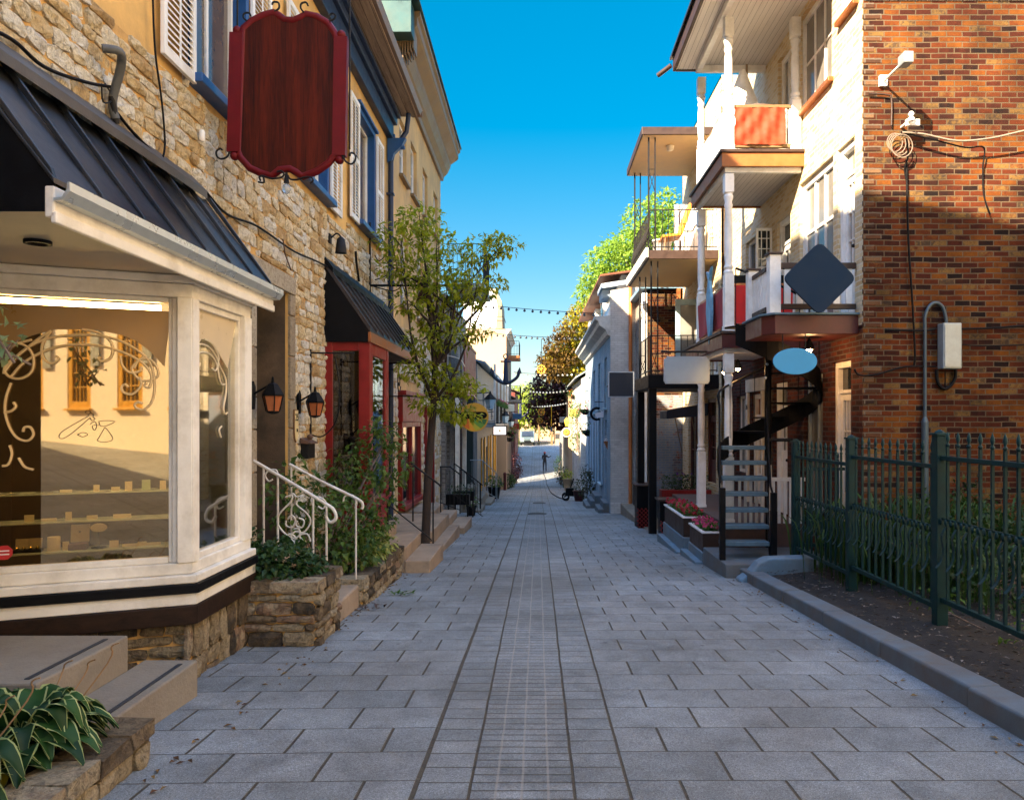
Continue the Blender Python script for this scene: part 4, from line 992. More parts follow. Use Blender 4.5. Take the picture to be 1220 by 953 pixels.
MB().box(xe - .03, xe + .008, ya - .01, yb + .01, 2.72, 2.865).build('fascia', m_copper, awn, bev=.004)
MB().hexa([(xr + .14, ya, zr - .12), (xr + .14, yb - .1, zr - .12), (xr, ya, zr + .04), (xr, yb - .1, zr + .04), (xr + .14, ya, zr - .04), (xr + .14, yb - .1, zr - .04), (xr, ya, zr + .14), (xr, yb - .1, zr + .14)]).build('ridge_flashing', m_black, awn)
# little iron sign bracket between doorway and shopfront
t = thing('iron_bracket', F1(10.3, 0, 2.2), 'thin iron scroll bracket on the stone wall left of the red shopfront', 'bracket')
m = MB(F1); m.tube([(10.2, .03, 1.35), (10.2, .03, 2.55)], .014, 6); m.tube([(10.2, .03, 2.5), (10.2, .62, 2.5)], .012, 6); m.tube([(10.2, n, z) for n, z in smooth([(.03, 1.4), (.2, 1.38), (.38, 1.6), (.42, 2.0), (.36, 2.45)])], .010, 6)
m.build('arm', m_iron, t)

# ---- hanging red board sign
YS = 7.0; FS = FF(YS)
S = lambda x, y: ((260 + x / 3.666 - VX) / FPX * YS, CZ + (VY - y / 3.666) / FPX * YS)
t = thing('hanging_sign', FS(*[S(300, 700)[0], 0, S(300, 700)[1]]), 'big blank hanging sign of dark red-brown wood in a crimson scalloped frame', 'sign')
inner = [(108, 150), (112, 128), (150, 95), (200, 70), (245, 58), (262, 68), (290, 90), (330, 93), (362, 80), (385, 65), (430, 75), (480, 105), (510, 150), (520, 185), (515, 640), (510, 680), (480, 715), (430, 750), (370, 772), (345, 755), (315, 738), (270, 742), (235, 770), (190, 758), (140, 735), (100, 690), (90, 660)]
P = [S(*p) for p in inner]; cx = sum(p[0] for p in P) / len(P); cz = sum(p[1] for p in P) / len(P)
MB(FS).prism(P, -.02, .02).build('board', wood('red-brown varnished boards', (.002, .001, .001), (.10, .010, .003), axis=2, rough=.45, scale=13, bump=.2), t)
m = MB(FS); m.tube([(a, .0, b) for a, b in P], .036, 8, closed=True)
for (xa, ya_, xb, yb_) in ((84, 150, 72, 668), (538, 168, 530, 685)):
    a = S(xa, ya_); b = S(xb, yb_); w = .06
    m.hexa([(b[0] - w, -.04, b[1]), (b[0] + w, -.04, b[1]), (b[0] - w, .04, b[1]), (b[0] + w, .04, b[1]), (a[0] - w, -.04, a[1]), (a[0] + w, -.04, a[1]), (a[0] - w, .04, a[1]), (a[0] + w, .04, a[1])])
    m.ball((a[0], 0, a[1] + .03), .042, 12); m.ball((b[0], 0, b[1] - .03), .042, 12)
m.build('frame', mat('crimson sign frame', (.13, .003, .006), rough=.5, spec=.25, var=.15, scale=8, bump=.1), t)
m = MB(FS)
for c in ([(250, 60), (270, 45), (268, 22), (248, 18), (240, 30)], [(380, 65), (365, 45), (368, 25), (388, 20), (397, 35)], [(130, 100), (115, 85), (120, 68), (140, 66), (148, 80)], [(490, 100), (510, 92), (515, 75), (500, 68), (488, 80)],
          [(60, 660), (45, 690), (20, 700), (2, 690), (-2, 668), (14, 655), (24, 662)], [(545, 680), (560, 710), (585, 722), (602, 705), (600, 680), (582, 674), (578, 688)],
          [(180, 800), (205, 802), (200, 775), (185, 778), (190, 795)], [(195, 772), (240, 785), (280, 780), (292, 765), (280, 752), (262, 756)], [(308, 770), (320, 788), (350, 790), (380, 780), (410, 780), (418, 795), (405, 806)]):
    m.tube([(a, .03, b) for a, b in [S(*p) for p in smooth(c)]], .009, 6)
a = S(298, 745); b = S(298, 800); m.tube([(a[0], 0, a[1]), (b[0], 0, b[1])], [.008, .028], 8)
m.build('iron_scrolls', m_iron, t)
b = S(298, 828); g = MB(FS); g.lathe((b[0], 0, b[1] - .045), [(.006, 0), (.03, .02), (.045, .045), (.035, .075), (.01, .1)], 8); g.build('crystal_drop', mat('clear crystal', (.75, .8, .82), rough=.05, var=.1, bump=0, trans=.7, spec=1), t)
m = MB(FS); a = S(565, 165); zt = 6.1
m.tube([(a[0] + .02, 0, S(0, 180)[1]), (a[0] + .02, 0, zt)], .009, 6); b = S(84, 150); m.tube([(b[0], 0, b[1] + .06), (b[0], 0, zt)], .009, 6)
a2 = S(565, 700); m.tube([(a[0] + .02, 0, a2[1] + .1), (a[0] + .02, 0, S(0, 180)[1])], .008, 6)
m.tube([(XL, 0, zt), (a[0] + .08, 0, zt)], .022, 8); m.tube([(c_, 0, z_) for c_, z_ in smooth([(XL, zt + .6), (XL + .5, zt + .45), (XL + 1.1, zt + .05)])], .012, 6)
m.build('hanger', m_iron, t)
# ================================================================== LEFT: planters, railings, steps
def planter_box(name, x0, x1, y0, y1, z0, z1, label, seed, cat='stone planter', group=None):
    """low rubble wall round a bed: near face and street face in real stones, soil inside"""
    t = thing(name, ((x0 + x1) / 2, (y0 + y1) / 2, z0), label, cat, group)
    F = Frame((0, y0, 0), (1, 0, 0), (0, -1, 0)); G = Frame((x1, 0, 0), (0, 1, 0), (1, 0, 0)); H = Frame((0, y1, 0), (1, 0, 0), (0, 1, 0))
    m = MB(F); 
    m.stones(x0, x1, z0, z1 - .02, rh=(.06, .15), sl=(.16, .42), out=(.02, .05), seed=seed); m.F = G; m.stones(y0, y1, z0, z1 - .02, rh=(.06, .14), sl=(.14, .4), out=(.02, .05), seed=seed + 1)
    m.F = H; m.stones(x0, x1, z0, z1 - .02, rh=(.1, .17), sl=(.14, .34), seed=seed + 2)
    # cap stones, seen from above
    rg = random.Random(seed)
    def cap(ax, a0, a1, b0, b1):
        a = a0
        while a < a1 - .02:
            b = min(a + rg.uniform(.22, .45), a1); b = a1 if a1 - b < .12 else b
            m.F = W; m.cr = rg.random(); j = lambda: rg.uniform(-.012, .012)
            g = .008
            lo, hi = (a + g, b - g), (b0, b1)
            v = [((u if ax == 0 else n) + j(), (n if ax == 0 else u) + j(), z + j()) for z in (z1 - .09, z1) for n in hi for u in lo]
            m.hexa(v); a = b
    w = .22
    cap(0, x0, x1 + .03, y0 - .03, y0 + w); cap(1, y0 + w, y1 + .03, x1 - w, x1 + .04)
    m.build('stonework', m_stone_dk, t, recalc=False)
    m = MB(); m.box(x0, x1 - .01, y0 + .012, y0 + w - .02, z0, z1 - .03); m.box(x1 - w + .02, x1 - .012, y0 + w - .02, y1 - .012, z0, z1 - .03); m.box(x0, x1 - w, y1 - .1, y1 - .02, z0, z1 - .04)
    m.build('core', m_mortar, t)
    MB().box(x0, x1 - w + .02, y0 + w - .02, y1 - .1, z1 - .12, z1 - .07).build('soil', earth, t)
    return t
def bush(name, lobes, n, L, lm, label, cat='shrub', group=None, stems=None, seed=2, aspect=.55, shell=.45, droop=.3):
    rg = random.Random(seed); c = lobes[0]; base = (c[0], c[1], min(q[2] - q[4] for q in lobes))
    t = thing(name, base, label, cat, group); lb = MB(); clumps(lb, lobes, n, L, rg, aspect=aspect, shell=shell, droop=droop)
    lb.build('foliage', lm, t, recalc=False)
    m = MB()
    for q in lobes:
        for _ in range(stems or 4):
            v = rvec(rg); m.tube([(base[0] + rg.uniform(-.1, .1), base[1] + rg.uniform(-.1, .1), base[2] - .02), (q[0] + v.x * q[3] * .4, q[1] + v.y * q[3] * .4, q[2] - q[4] * .3), (q[0] + v.x * q[3] * .8, q[1] + v.y * q[3] * .8, q[2] + v.z * q[4] * .8)], [.008, .006, .003], 5)
    m.build('stem', m_paleb, t); return t

planter_box('stone_planter', -3.05, -1.95, 6.62, 7.36, -.46, .18, 'dark rubble stone planter in front of the old doorway, beside the white bay', 21)
bush('ground_shrub', [(-2.75, 7.0, .22, .34, .25), (-2.4, 6.98, .22, .33, .24), (-2.2, 7.12, .16, .2, .16), (-2.85, 7.15, .3, .22, .28)], 2600, .085, lf_dark, 'dense dark green leafy plant filling the planter by the white bay', 'plant', aspect=.75)
planter_box('stone_planter', -3.05, -1.97, 8.5, 10.85, -.7, -.20, 'long low stone planter under the leafy bush, before the red shopfront', 31)
bush('climbing_bush', [(-2.6, 9.0, .25, .42, .55), (-2.75, 8.7, .7, .35, .4), (-2.5, 9.6, .2, .45, .5), (-2.45, 10.2, .0, .4, .3), (-2.25, 9.3, -.02, .3, .25), (-2.2, 10.0, .5, .35, .45), (-2.05, 10.4, .95, .3, .3), (-2.2, 10.6, 1.35, .28, .25), (-2.55, 10.3, .9, .3, .35)], 3800, .10, leaf_mat('bush leaves', (.02, .055, .008), (.11, .17, .025), .25), 'tall loose leafy bush in the long planter before the red shopfront', 'bush', aspect=.6, stems=5)
bush('hosta_edging', [(-2.2, 9.9, -.1, .22, .14), (-2.15, 10.4, -.12, .2, .13), (-2.2, 9.5, -.12, .18, .12)], 420, .13, leaf_mat('pale hosta leaves', (.12, .17, .03), (.38, .40, .12), .3), 'pale yellow-green low leaves on the rim of the long planter', 'plant', stems=1, aspect=.4)
# threshold steps between the planters
t = thing('doorstep', (-2.5, 7.9, -.5), 'two worn tan stone steps between the planters, leading to the old doorway', 'steps')
MB().box(-3.1, -2.0, 7.42, 8.44, -.75, -.24).build('step', m_step, t, bev=.02); MB().box(-3.1, -2.38, 7.42, 8.44, -.239, -.06).build('step', m_step, t, bev=.02)
MB().box(-3.72, -2.76, 7.45, 9.3, -.9, .1).build('landing', m_step, t, bev=.02)
# white scrolled handrails (each one is fixed along a flight running from the wall to the street)
m_whiteiron = mat('white painted iron', (.70, .66, .58), rough=.45, var=.08, scale=8, bump=.1, dirt=(.3, .18, .1), dirt_amt=.18)
def rail_w(Y, x0, z0, x1, z1, label, legs):
    t = thing('handrail', (x1, Y, z1 - 1.0), label, 'handrail', 'white scrolled handrails at the old doorway')
    F = FF(Y); m = MB(F)
    pts = [(x0, 0, z0), (x1, 0, z1)] + [(x1 + a, 0, z1 + b) for a, b in ((.06, -.05), (.075, -.11), (.05, -.17), (.0, -.19), (-.035, -.155), (-.02, -.115))]
    m.tube(smooth(pts, 3), .019, 8); m.build('rail', m_whiteiron, t)
    for f, zb in legs:
        x = x0 + (x1 - x0) * f; m = MB(F); m.tube([(x, 0, zb), (x, 0, z0 + (z1 - z0) * f)], .013, 6); m.build('post', m_whiteiron, t)
    return t
a = at(300, 549, 7.9); b = at(392, 603, 7.4)
Yr = 7.42
def rr(x, y): p = at(x, y, Yr); return (p.x, 0, p.z)
t = thing('handrail', (-2.2, Yr, -.3), 'nearer white iron handrail with a large scrolled panel, rising from the planter', 'handrail')
m = MB(FF(Yr)); m.tube(smooth([rr(302, 549), rr(340, 571), rr(388, 600), rr(398, 608), rr(400, 618), rr(393, 622), rr(388, 615)], 4), .017, 8); m.build('rail', m_whiteiron, t)
for x, yt, yb in ((314, 556, 655), (331, 566, 655), (373, 592, 668), (389, 600, 690)):
    m = MB(FF(Yr)); m.tube([rr(x, yt), rr(x, yb)], .012, 6); m.build('post', m_whiteiron, t)
m = MB(FF(Yr))
for c in ([(331, 566), (329, 560), (321, 560), (316, 566), (320, 573), (325, 571)], [(373, 602), (371, 594), (380, 592), (388, 598), (385, 606), (379, 603)],
          [(340, 592), (348, 590), (346, 598), (333, 612), (331, 624), (340, 636), (350, 641), (357, 637), (356, 630), (350, 630)],
          [(354, 592), (362, 590), (353, 600), (366, 612), (370, 622), (362, 634), (352, 633), (346, 640), (352, 647)],
          [(343, 618), (348, 614), (352, 620), (348, 628), (341, 626), (341, 620)], [(356, 617), (362, 620), (360, 628), (353, 626), (354, 620)], [(340, 645), (344, 636), (352, 640), (350, 649), (343, 650)], [(362, 646), (357, 638), (366, 636), (370, 645)], [(345, 592), (349, 588), (353, 592)]):
    m.tube([rr(*p) for p in smooth(c, 4)], .009, 6)
m.build('scroll_panel', m_whiteiron, t)
Yr = 8.5
t = thing('handrail', (-2.1, Yr, -.3), 'farther white iron handrail, plain, half hidden in the leafy bush', 'handrail')
m = MB(FF(Yr)); m.tube(smooth([rr(345, 553), rr(380, 572), rr(425, 594), rr(432, 601), rr(431, 606)], 4), .017, 8); m.build('rail', m_whiteiron, t)
for x, yt, yb in ((424, 594, 695), (347, 555, 655)):
    m = MB(FF(Yr)); m.tube([rr(x, yt), rr(x, yb)], .012, 6); m.build('post', m_whiteiron, t)
m = MB(FF(Yr)); m.tube([rr(*p) for p in smooth([(409, 597), (411, 591), (420, 590), (425, 598), (423, 605)], 4)], .010, 6); m.build('scroll', m_whiteiron, t)

# hosta in front
def hosta(cx, cy, cz, n, Rr, seed, label):
    rg = random.Random(seed); t = thing('hosta', (cx, cy, cz), label, 'plant'); g = MB(); 
    for i in range(n):
        az = rg.uniform(0, 2 * math.pi); el = rg.uniform(.2, 1.35); L = rg.uniform(.6, 1.05) * Rr; wd_ = L * rg.uniform(.34, .44)
        dx, dy = math.cos(az), math.sin(az); rows = 8; lift = math.sin(el) * L * .95; out = math.cos(el) * L * .6 + L * .35
        sx, sy = -dy, dx; vs = []; yel = rg.random() < .04
        st = rg.uniform(.0, .12)
        for r_ in range(rows + 1):
            f = r_ / rows; o_ = st + out * f; z = lift * (math.sin(f * 2.3)) * .75 + .02 - (f ** 3) * .1
            w = wd_ * (math.sin(math.pi * min(1, (f * .92 + .04)) ** .8)) ** .9 * .5 + .002
            if f < .18: w = .006 + w * f * 2
            for q, s_ in enumerate((-1, -.86, -.45, 0, .45, .86, 1)):
                rip = (.006 if q in (0, 6) else 0) * math.sin(f * 17 + q)
                vs.append((cx + dx * o_ + sx * w * s_, cy + dy * o_ + sy * w * s_, cz + z - .10 * wd_ * (1 - abs(s_)) * 1.4 + rip))
        fs = []; b0 = len(g.v); g.v += vs
        rv = rg.random()
        for r_ in range(rows):
            for q in range(6):
                k = b0 + r_ * 7 + q; g.f.append([k, k + 1, k + 8, k + 7]); g.m.append(1 if (q in (0, 5) and r_ > 0) or (r_ == rows - 1 and q in (0, 5)) else (2 if yel else 0)); g.r.append(rv); g.sm.append(True)
    g.build('foliage', [leaf_mat('hosta green', (.005, .024, .005), (.024, .075, .012), .15, .6), leaf_mat('hosta cream edge', (.26, .30, .09), (.44, .46, .18), .25, .6), lf_gold], t, recalc=False)
    st_ = MB()
    for (dx, dy, h) in ((.15, .25, .32), (.0, .3, .30), (.3, .2, .42)):
        st_.tube(smooth([(cx + dx * .3, cy + dy * .3, cz), (cx + dx, cy + dy, cz + h * .8), (cx + dx + .02, cy + dy, cz + h), (cx + dx + .06, cy + dy, cz + h + .02)], 4), .004, 5)
    st_.build('flower_stalk', mat('dry stalk', (.28, .16, .07)), t); return t
hosta(-2.50, 3.66, .02, 130, .38, 5, 'large hosta with cream-edged green leaves on the stone planter at bottom left')
hosta(-2.60, 3.2, .0, 80, .40, 8, 'second hosta with cream-edged leaves at the very left edge of the photo')
t = planter_box('stone_planter', -3.0, -2.12, 2.3, 4.08, -.55, -.02, 'low rubble stone planter with hostas at the bottom left corner', 41)
bush('planter_fern', [(-2.75, 3.8, .02, .22, .16), (-2.45, 3.9, -.04, .16, .09), (-2.7, 3.4, .0, .2, .12)], 900, .07, lf_dark, 'small dark leafy growth behind the big hosta, against the entrance steps', 'plant', stems=2, aspect=.7)
b = bush('ivy_tuft', [(-2.35, 3.65, -.14, .10, .07)], 24, .11, lf_mid, 'few dark round leaves hanging over the corner planter wall', 'plant', stems=1, aspect=.9)
bush('climbing_rose', [(-2.86, 4.05, 2.02, .10, .10), (-2.95, 4.0, 2.2, .08, .09)], 60, .075, leaf_mat('pale climbing leaves', (.12, .20, .08), (.30, .36, .18), .3), 'pale leafy shoot with an orange flower reaching in at the left edge', 'plant', stems=3)

# black stoop rail + stone steps for the red shop, and on down the street
def steps(name, label, xs, y0, y1, zs, zb, mt=None, cat='steps', group=None):
    """xs = riser positions from the street inwards, zs = tread heights"""
    t = thing(name, (xs[0], (y0 + y1) / 2, zb), label, cat, group)
    for i, z in enumerate(zs):
        MB().box(xs[i + 1] - (.0 if i + 2 < len(xs) else 0), xs[i] - .002, y0 + .02 * i, y1 - .02 * i, zb, z).build('step', mt or m_step, t, bev=.015)
    return t
steps('stone_steps', 'three tan stone steps with a grey end face in front of the red shopfront', [-1.58, -1.95, -2.35, -2.75], 11.05, 12.6, [-.46, -.28, -.1], -.9)
steps('stone_steps', 'broad tan stone platform behind the tree, two steps high', [-1.72, -1.95, -3.08], 13.7, 16.6, [-.70, -.45], -1.2)
steps('stone_steps', 'stone stoop under the red shop window, its upper step darker', [-1.68, -2.05, -2.4, -3.08], 17.2, 19.2, [-.86, -.68, -.5], -1.4)
def iron_rail(label, P, posts, r=.016, mt=None, bars=0, Y=None, name='iron_railing', drop=.9):
    t = thing(name, (P[0][0], P[0][1], P[0][2] - 1), label, 'railing')
    m = MB(); m.tube(P, r, 8); m.build('rail', mt or m_iron, t)
    for p, zb in posts: MB().tube([(p[0], p[1], zb), p], .014, 6).build('post', mt or m_iron, t)
    if bars:
        m = MB(); a, b = Vector(P[0]), Vector(P[-1]); lo = [(q[0], q[1], q[2] - drop) for q in (a, b)]
        m.tube(lo, .010, 6)
        for i in range(bars): f = (i + .5) / bars; c = a.lerp(b, f); m.tube([(c.x, c.y, c.z - drop), c], .007, 5)
        m.build('bars', mt or m_iron, t)
    return t
a = at(490, 552, 12.65); b = at(523, 577, 12.65)
iron_rail('black iron handrail with two posts beside the tree trunk', [a, b, b + Vector((.03, 0, -.04))], [(at(516, 571, 12.65), -.5), (at(492, 553, 12.65), -.1)], bars=0)
a = at(462, 600, 11.0); b = at(511, 640, 11.0)
iron_rail('thin black iron rail curling down over the stone steps', smooth([a, at(480, 615, 11.0), b, at(513, 645, 11.0)]), [(at(462, 600, 11.0), -.2)], r=.010)

# the small street tree
def smp(px, py, Y): return tuple(at(px, py, Y))
tp = [(-1.98, 13.2, -.8), (-1.96, 13.2, -.3), (-1.93, 13.2, .5), (-1.87, 13.2, 1.3), (-1.82, 13.2, 1.9), (-1.80, 13.15, 2.5), (-1.85, 13.2, 3.2), (-1.95, 13.2, 3.9)]
TL = [(500, 262, 13.3, .42, .25), (478, 285, 13.0, .40, .3), (520, 290, 13.4, .35, .25), (470, 320, 13.0, .3, .22), (505, 325, 13.2, .5, .25), (545, 320, 13.5, .35, .3), (575, 300, 13.3, .38, .25), (598, 292, 13.2, .35, .16), (560, 348, 13.1, .42, .25), (585, 340, 13.2, .28, .15),
      (490, 360, 13.0, .35, .2), (520, 375, 13.3, .4, .25), (540, 400, 13.1, .4, .22), (505, 405, 13.0, .35, .22), (500, 440, 13.0, .38, .2), (530, 450, 13.2, .42, .2), (556, 462, 13.1, .32, .16), (515, 480, 13.2, .4, .16), (545, 492, 13.3, .38, .14), (570, 395, 13.2, .22, .12), (535, 345, 13.2, .4, .25)]
lob = [(*at(x, y, Y), r, rz_) for x, y, Y, r, rz_ in TL]
tree((-1.98, 13.2, -.75), tp, .085, lob, 5600, .135, leaf_mat('street tree leaves', (.025, .05, .004), (.36, .38, .02), .45), mat('dark street tree bark', (.04, .026, .019), rough=.9, var=.35, scale=12, bump=.9, grain=50), 'small spreading street tree with yellow-green leaves, left of the paving strip', name='street_tree', cat='tree', seed=9, twigs=3, shell=.3, aspect=.42)

# bracket with two bell shades
t = thing('lamp_bracket', (XL, 13.8, 4.03), 'black iron arm high on the left wall with scrollwork, carrying two bell shades', 'lamp bracket')
m = MB(FF(13.8)); z = 4.05; m.tube([(XL, 0, z), (-1.2, 0, z)], .022, 8); m.tube([(XL + .03, 0, z - .3), (XL + .03, 0, z + 1.15)], .018, 8)
for c in ([(XL + .05, z + .9), (XL + .25, z + .85), (XL + .33, z + .6), (XL + .2, z + .45), (XL + .12, z + .55)], [(XL + .12, z + .1), (XL + .35, z + .2), (XL + .42, z + .45), (XL + .3, z + .55)], [(XL + .1, z - .02), (XL + .45, z - .1), (XL + .6, z - .02)]):
    m.tube([(a_, 0, b_) for a_, b_ in smooth(c)], .010, 6)
m.build('arm', m_iron, t)
for px, py, s_, c_ in ((505, 352, 1, m_dkred), (524, 372, .9, mat('grey-tan enamel', (.30, .25, .2), rough=.4))):
    q = at(px, py, 13.8); tt = thing('bell_shade', (q.x, 13.8, q.z - .15), 'dark bell-shaped lamp shade hanging from the iron arm' if s_ == 1 else 'pale tan bell-shaped lamp shade hanging lower beside the dark one', 'lamp shade')
    m = MB(); m.lathe((q.x, 13.8, q.z), [(.15, -.12), (.145, -.08), (.09, .06), (.04, .13), (.02, .16)], 14); m.build('shade', c_, tt); m = MB(); m.tube([(q.x, 13.8, q.z + .15), (q.x, 13.8, 4.04)], .008, 5); m.build('cord', m_iron, tt)

# ================================================================== generic far houses
def house(name, label, side, X, Y0, Y1, zb, zt, wallm, wins, roof=None, cornice=None, depth=7.0, sill=None, fm=None, hood=None, pitch=.0, gable=None, basem=None, pane=None, door=None, n=-.12):
    """side 'L' or 'R'; wins = (y0,y1,z0,z1[,cols,rows])"""
    F = FL(X) if side == 'L' else FR(X); s = -1 if side == 'L' else 1
    t = thing(name, (X, (Y0 + Y1) / 2, zb), label, 'building')
    m = MB(F); m.wall(Y0, Y1, zb, zt, [w[:4] for w in wins] + ([d[:4] for d in door] if door else []), .2)
    m._add([(Y0, 0, zb), (Y0, -depth, zb), (Y0, -depth, zt), (Y0, 0, zt)], [(0, 1, 2, 3)]); m._add([(Y1, 0, zb), (Y1, -depth, zb), (Y1, -depth, zt), (Y1, 0, zt)], [(0, 1, 2, 3)])
    m._add([(Y0, -depth, zb), (Y1, -depth, zb), (Y1, -depth, zt), (Y0, -depth, zt)], [(0, 1, 2, 3)]); m._add([(Y0, -.3, zt - .01), (Y1, -.3, zt - .01), (Y1, -depth, zt - .01), (Y0, -depth, zt - .01)], [(0, 1, 2, 3)])
    m._add([(Y0 + .05, -.35, zb), (Y1 - .05, -.35, zb), (Y1 - .05, -.35, zt), (Y0 + .05, -.35, zt)], [(0, 1, 2, 3)])
    m.build('wall', wallm, t, recalc=False)
    for w in wins: window(t, F, w[0] + .002, w[1] - .002, w[2] + .002, w[3] - .002, n=n, fm=fm, pm=pane, cols=(w[4] if len(w) > 4 else 2), rows=(w[5] if len(w) > 5 else 2), sill=sill, hood=hood, fr=.07)
    for d in (door or []):
        dm = d[4]; m = MB(F); m.box(d[0] + .005, d[1] - .005, -.16, -.12, d[2], d[3] - .25)
        for a_, b_ in ((.12, .45), (.55, .9)):
            h = d[3] - .25 - d[2]; m.box(d[0] + .12, d[1] - .12, -.121, -.10, d[2] + h * a_, d[2] + h * b_)
        dd = m.build('door', dm, t, bev=.005); MB(F).box(d[0] + .05, d[1] - .05, -.15, -.14, d[3] - .24, d[3] - .03).build('transom_pane', m_pane, dd)
        MB(F).ball((d[1] - .12, -.09, d[2] + 1.0), .03).build('handle', m_iron, dd)
    if cornice:
        cm, ch, cp = cornice; m = MB(F); m.prism([(0, zt - ch), (cp * .15, zt - ch), (cp * .2, zt - ch * .75), (cp * .55, zt - ch * .45), (cp * .6, zt - ch * .3), (cp, zt - ch * .12), (cp, zt), (0, zt)], Y0 - .02, Y1 + .02, 'nz')
        m.build('cornice', cm, t, bev=.006)
    if roof:
        rm, over, rise = roof; m = MB(F); m.hexa([(Y0 - .08, over, zt + .004), (Y1 + .08, over, zt + .004), (Y0 - .08, -depth / 2, zt + rise), (Y1 + .08, -depth / 2, zt + rise), (Y0 - .08, over, zt + .08), (Y1 + .08, over, zt + .08), (Y0 - .08, -depth / 2, zt + rise + .08), (Y1 + .08, -depth / 2, zt + rise + .08)])
        m.hexa([(Y0 - .08, -depth / 2, zt + rise), (Y1 + .08, -depth / 2, zt + rise), (Y0 - .08, -depth, zt), (Y1 + .08, -depth, zt), (Y0 - .08, -depth / 2, zt + rise + .08), (Y1 + .08, -depth / 2, zt + rise + .08), (Y0 - .08, -depth, zt + .08), (Y1 + .08, -depth, zt + .08)])
        m.poly([(Y0, -.02, zt), (Y0, -depth / 2, zt + rise), (Y0, -depth, zt)]); m.poly([(Y1, -.02, zt), (Y1, -depth / 2, zt + rise), (Y1, -depth, zt)])
        m.build('roof', rm, t)
    return t
def balcony(parent, F, u0, u1, n0, z, h=.9, slab=None, railm=None, bars=.12, thick=.16, name='balcony', side=True):
    m = MB(F).box(u0, u1, n0, n0 + (1.0 if side is True else side), z - thick, z); pr = (1.0 if side is True else side)
    b = m.build(name, slab or m_brown, parent, bev=.006)
    m = MB(F); n1 = n0 + pr - .04; rm = railm or m_iron
    for zz in (z + .08, z + h): m.tube([(u0 + .03, n0 + .02, zz), (u0 + .03, n1, zz), (u1 - .03, n1, zz), (u1 - .03, n0 + .02, zz)], .013, 5)
    k = int((u1 - u0) / bars)
    for i in range(k + 1): u = u0 + .03 + (u1 - u0 - .06) * i / k; m.tube([(u, n1, z), (u, n1, z + h)], .007, 4)
    k = int(pr / bars)
    for i in range(1, k): n_ = n0 + pr * i / k; m.tube([(u0 + .03, n_, z), (u0 + .03, n_, z + h)], .007, 4); m.tube([(u1 - .03, n_, z), (u1 - .03, n_, z + h)], .007, 4)
    m.build('railing', rm, b); return b

m_verd = mat('green copper roofing', (.018, .075, .08), rough=.5, var=.3, scale=3, bump=.15, metal=.2, dirt=(.06, .10, .08), dirt_amt=.3)
m_tanwood = mat('brown-gold cornice paint', (.21, .135, .055), rough=.5, var=.2, scale=3, bump=.15, dirt=(.16, .09, .04), dirt_amt=.3)
wins = [(16.9, 17.8, 7.1, 8.4), (18.4, 19.3, 7.1, 8.4), (20.3, 21.2, 7.1, 8.4), (22.4, 23.3, 7.1, 8.4), (17.0, 18.0, 4.2, 5.9), (19.4, 20.4, 4.2, 5.9), (22.0, 23.0, 4.2, 5.9), (16.75, 19.4, -.28, 1.95, 3, 1)]
L2 = house('stucco_building', 'second left building, three storeys of ochre stucco under a heavy brown-gold cornice', 'L', XL, 15.61, 24.0, -2.0, 9.9, m_stucco2, wins[:7], sill=m_tanwood, door=[(20.6, 21.8, -1.0, 1.6, m_red)], depth=8)
F2 = FL(XL)
m = MB(F2); m.prism([(0, 9.2), (.08, 9.2), (.10, 9.32), (.22, 9.45), (.30, 9.62), (.32, 9.72), (.52, 9.86), (.56, 9.9), (.56, 10.06), (.62, 10.10), (.62, 10.2), (0, 10.2)], 15.9, 24.1, 'nz'); m.build('cornice', m_tanwood, L2, bev=.01)
m = MB(F2)
for i in range(9): m.box(15.86, 16.3, .02 + .055 * i, .05 + .055 * i, 9.0 + .05 * i, 9.5 + .04 * i)
m.build('cornice_bracket', m_tanwood, L2, bev=.004)
m = MB(F2); m.hexa([(15.5, .66, 10.21), (24.15, .66, 10.21), (15.5, -8, 11.4), (24.15, -8, 11.4), (15.5, .66, 10.26), (24.15, .66, 10.26), (15.5, -8, 11.46), (24.15, -8, 11.46)]); m.box(15.5, 15.9, -8, .5, 9.55, 10.2); m.build('roof', m_verd, L2, bev=.01)
m = MB(F2); m.stones(15.66, 23.95, -1.6, 3.7, rh=(.12, .24), sl=(.2, .5), holes=[(16.6, 19.55, -.5, 2.5), (20.45, 21.95, -2, 1.8)], seed=77); m.build('stonework', m_stone, L2, recalc=False)
m = MB(F2); a, b, c, d = 16.7, 19.45, -.3, 1.55
m.box(a, a + .12, -.02, .1, c, d); m.box(b - .12, b, -.02, .1, c, d); m.box(a - .06, b + .06, -.02, .18, c - .12, c - .004); m.box(a + .12, b - .12, -.02, .09, d - .12, d); m.box((a + b) / 2 - .05, (a + b) / 2 + .05, -.02, .09, c, d - .12); m.box(a - .04, b + .04, -.0, .12, d + .004, 2.15); m.box(a - .08, b + .08, 0, .2, 2.152, 2.25)
w = m.build('shop_window', m_red, L2, bev=.008); MB(F2).box(a + .12, b - .12, .01, .02, c, d - .12).build('pane', m_pane, w)
MB(F2).box(20.45, 20.58, .0, .1, -1.0, 1.75).box(21.82, 21.95, 0, .1, -1.0, 1.75).box(20.45, 21.95, 0, .1, 1.752, 2.0).build('door_frame', m_red, L2, bev=.006)
scr = MB(F2)
for u in (16.2, 19.9):
    for c in (spiral(0, 0, .05, .28, 0, 500, 26), spiral(0, -.5, .04, .22, 180, 700, 26)): scr.tube([(u + a_ * .9, .12, 2.9 + b_) for a_, b_ in c], .011, 5)
scr.build('iron_scrolls', m_iron, L2)

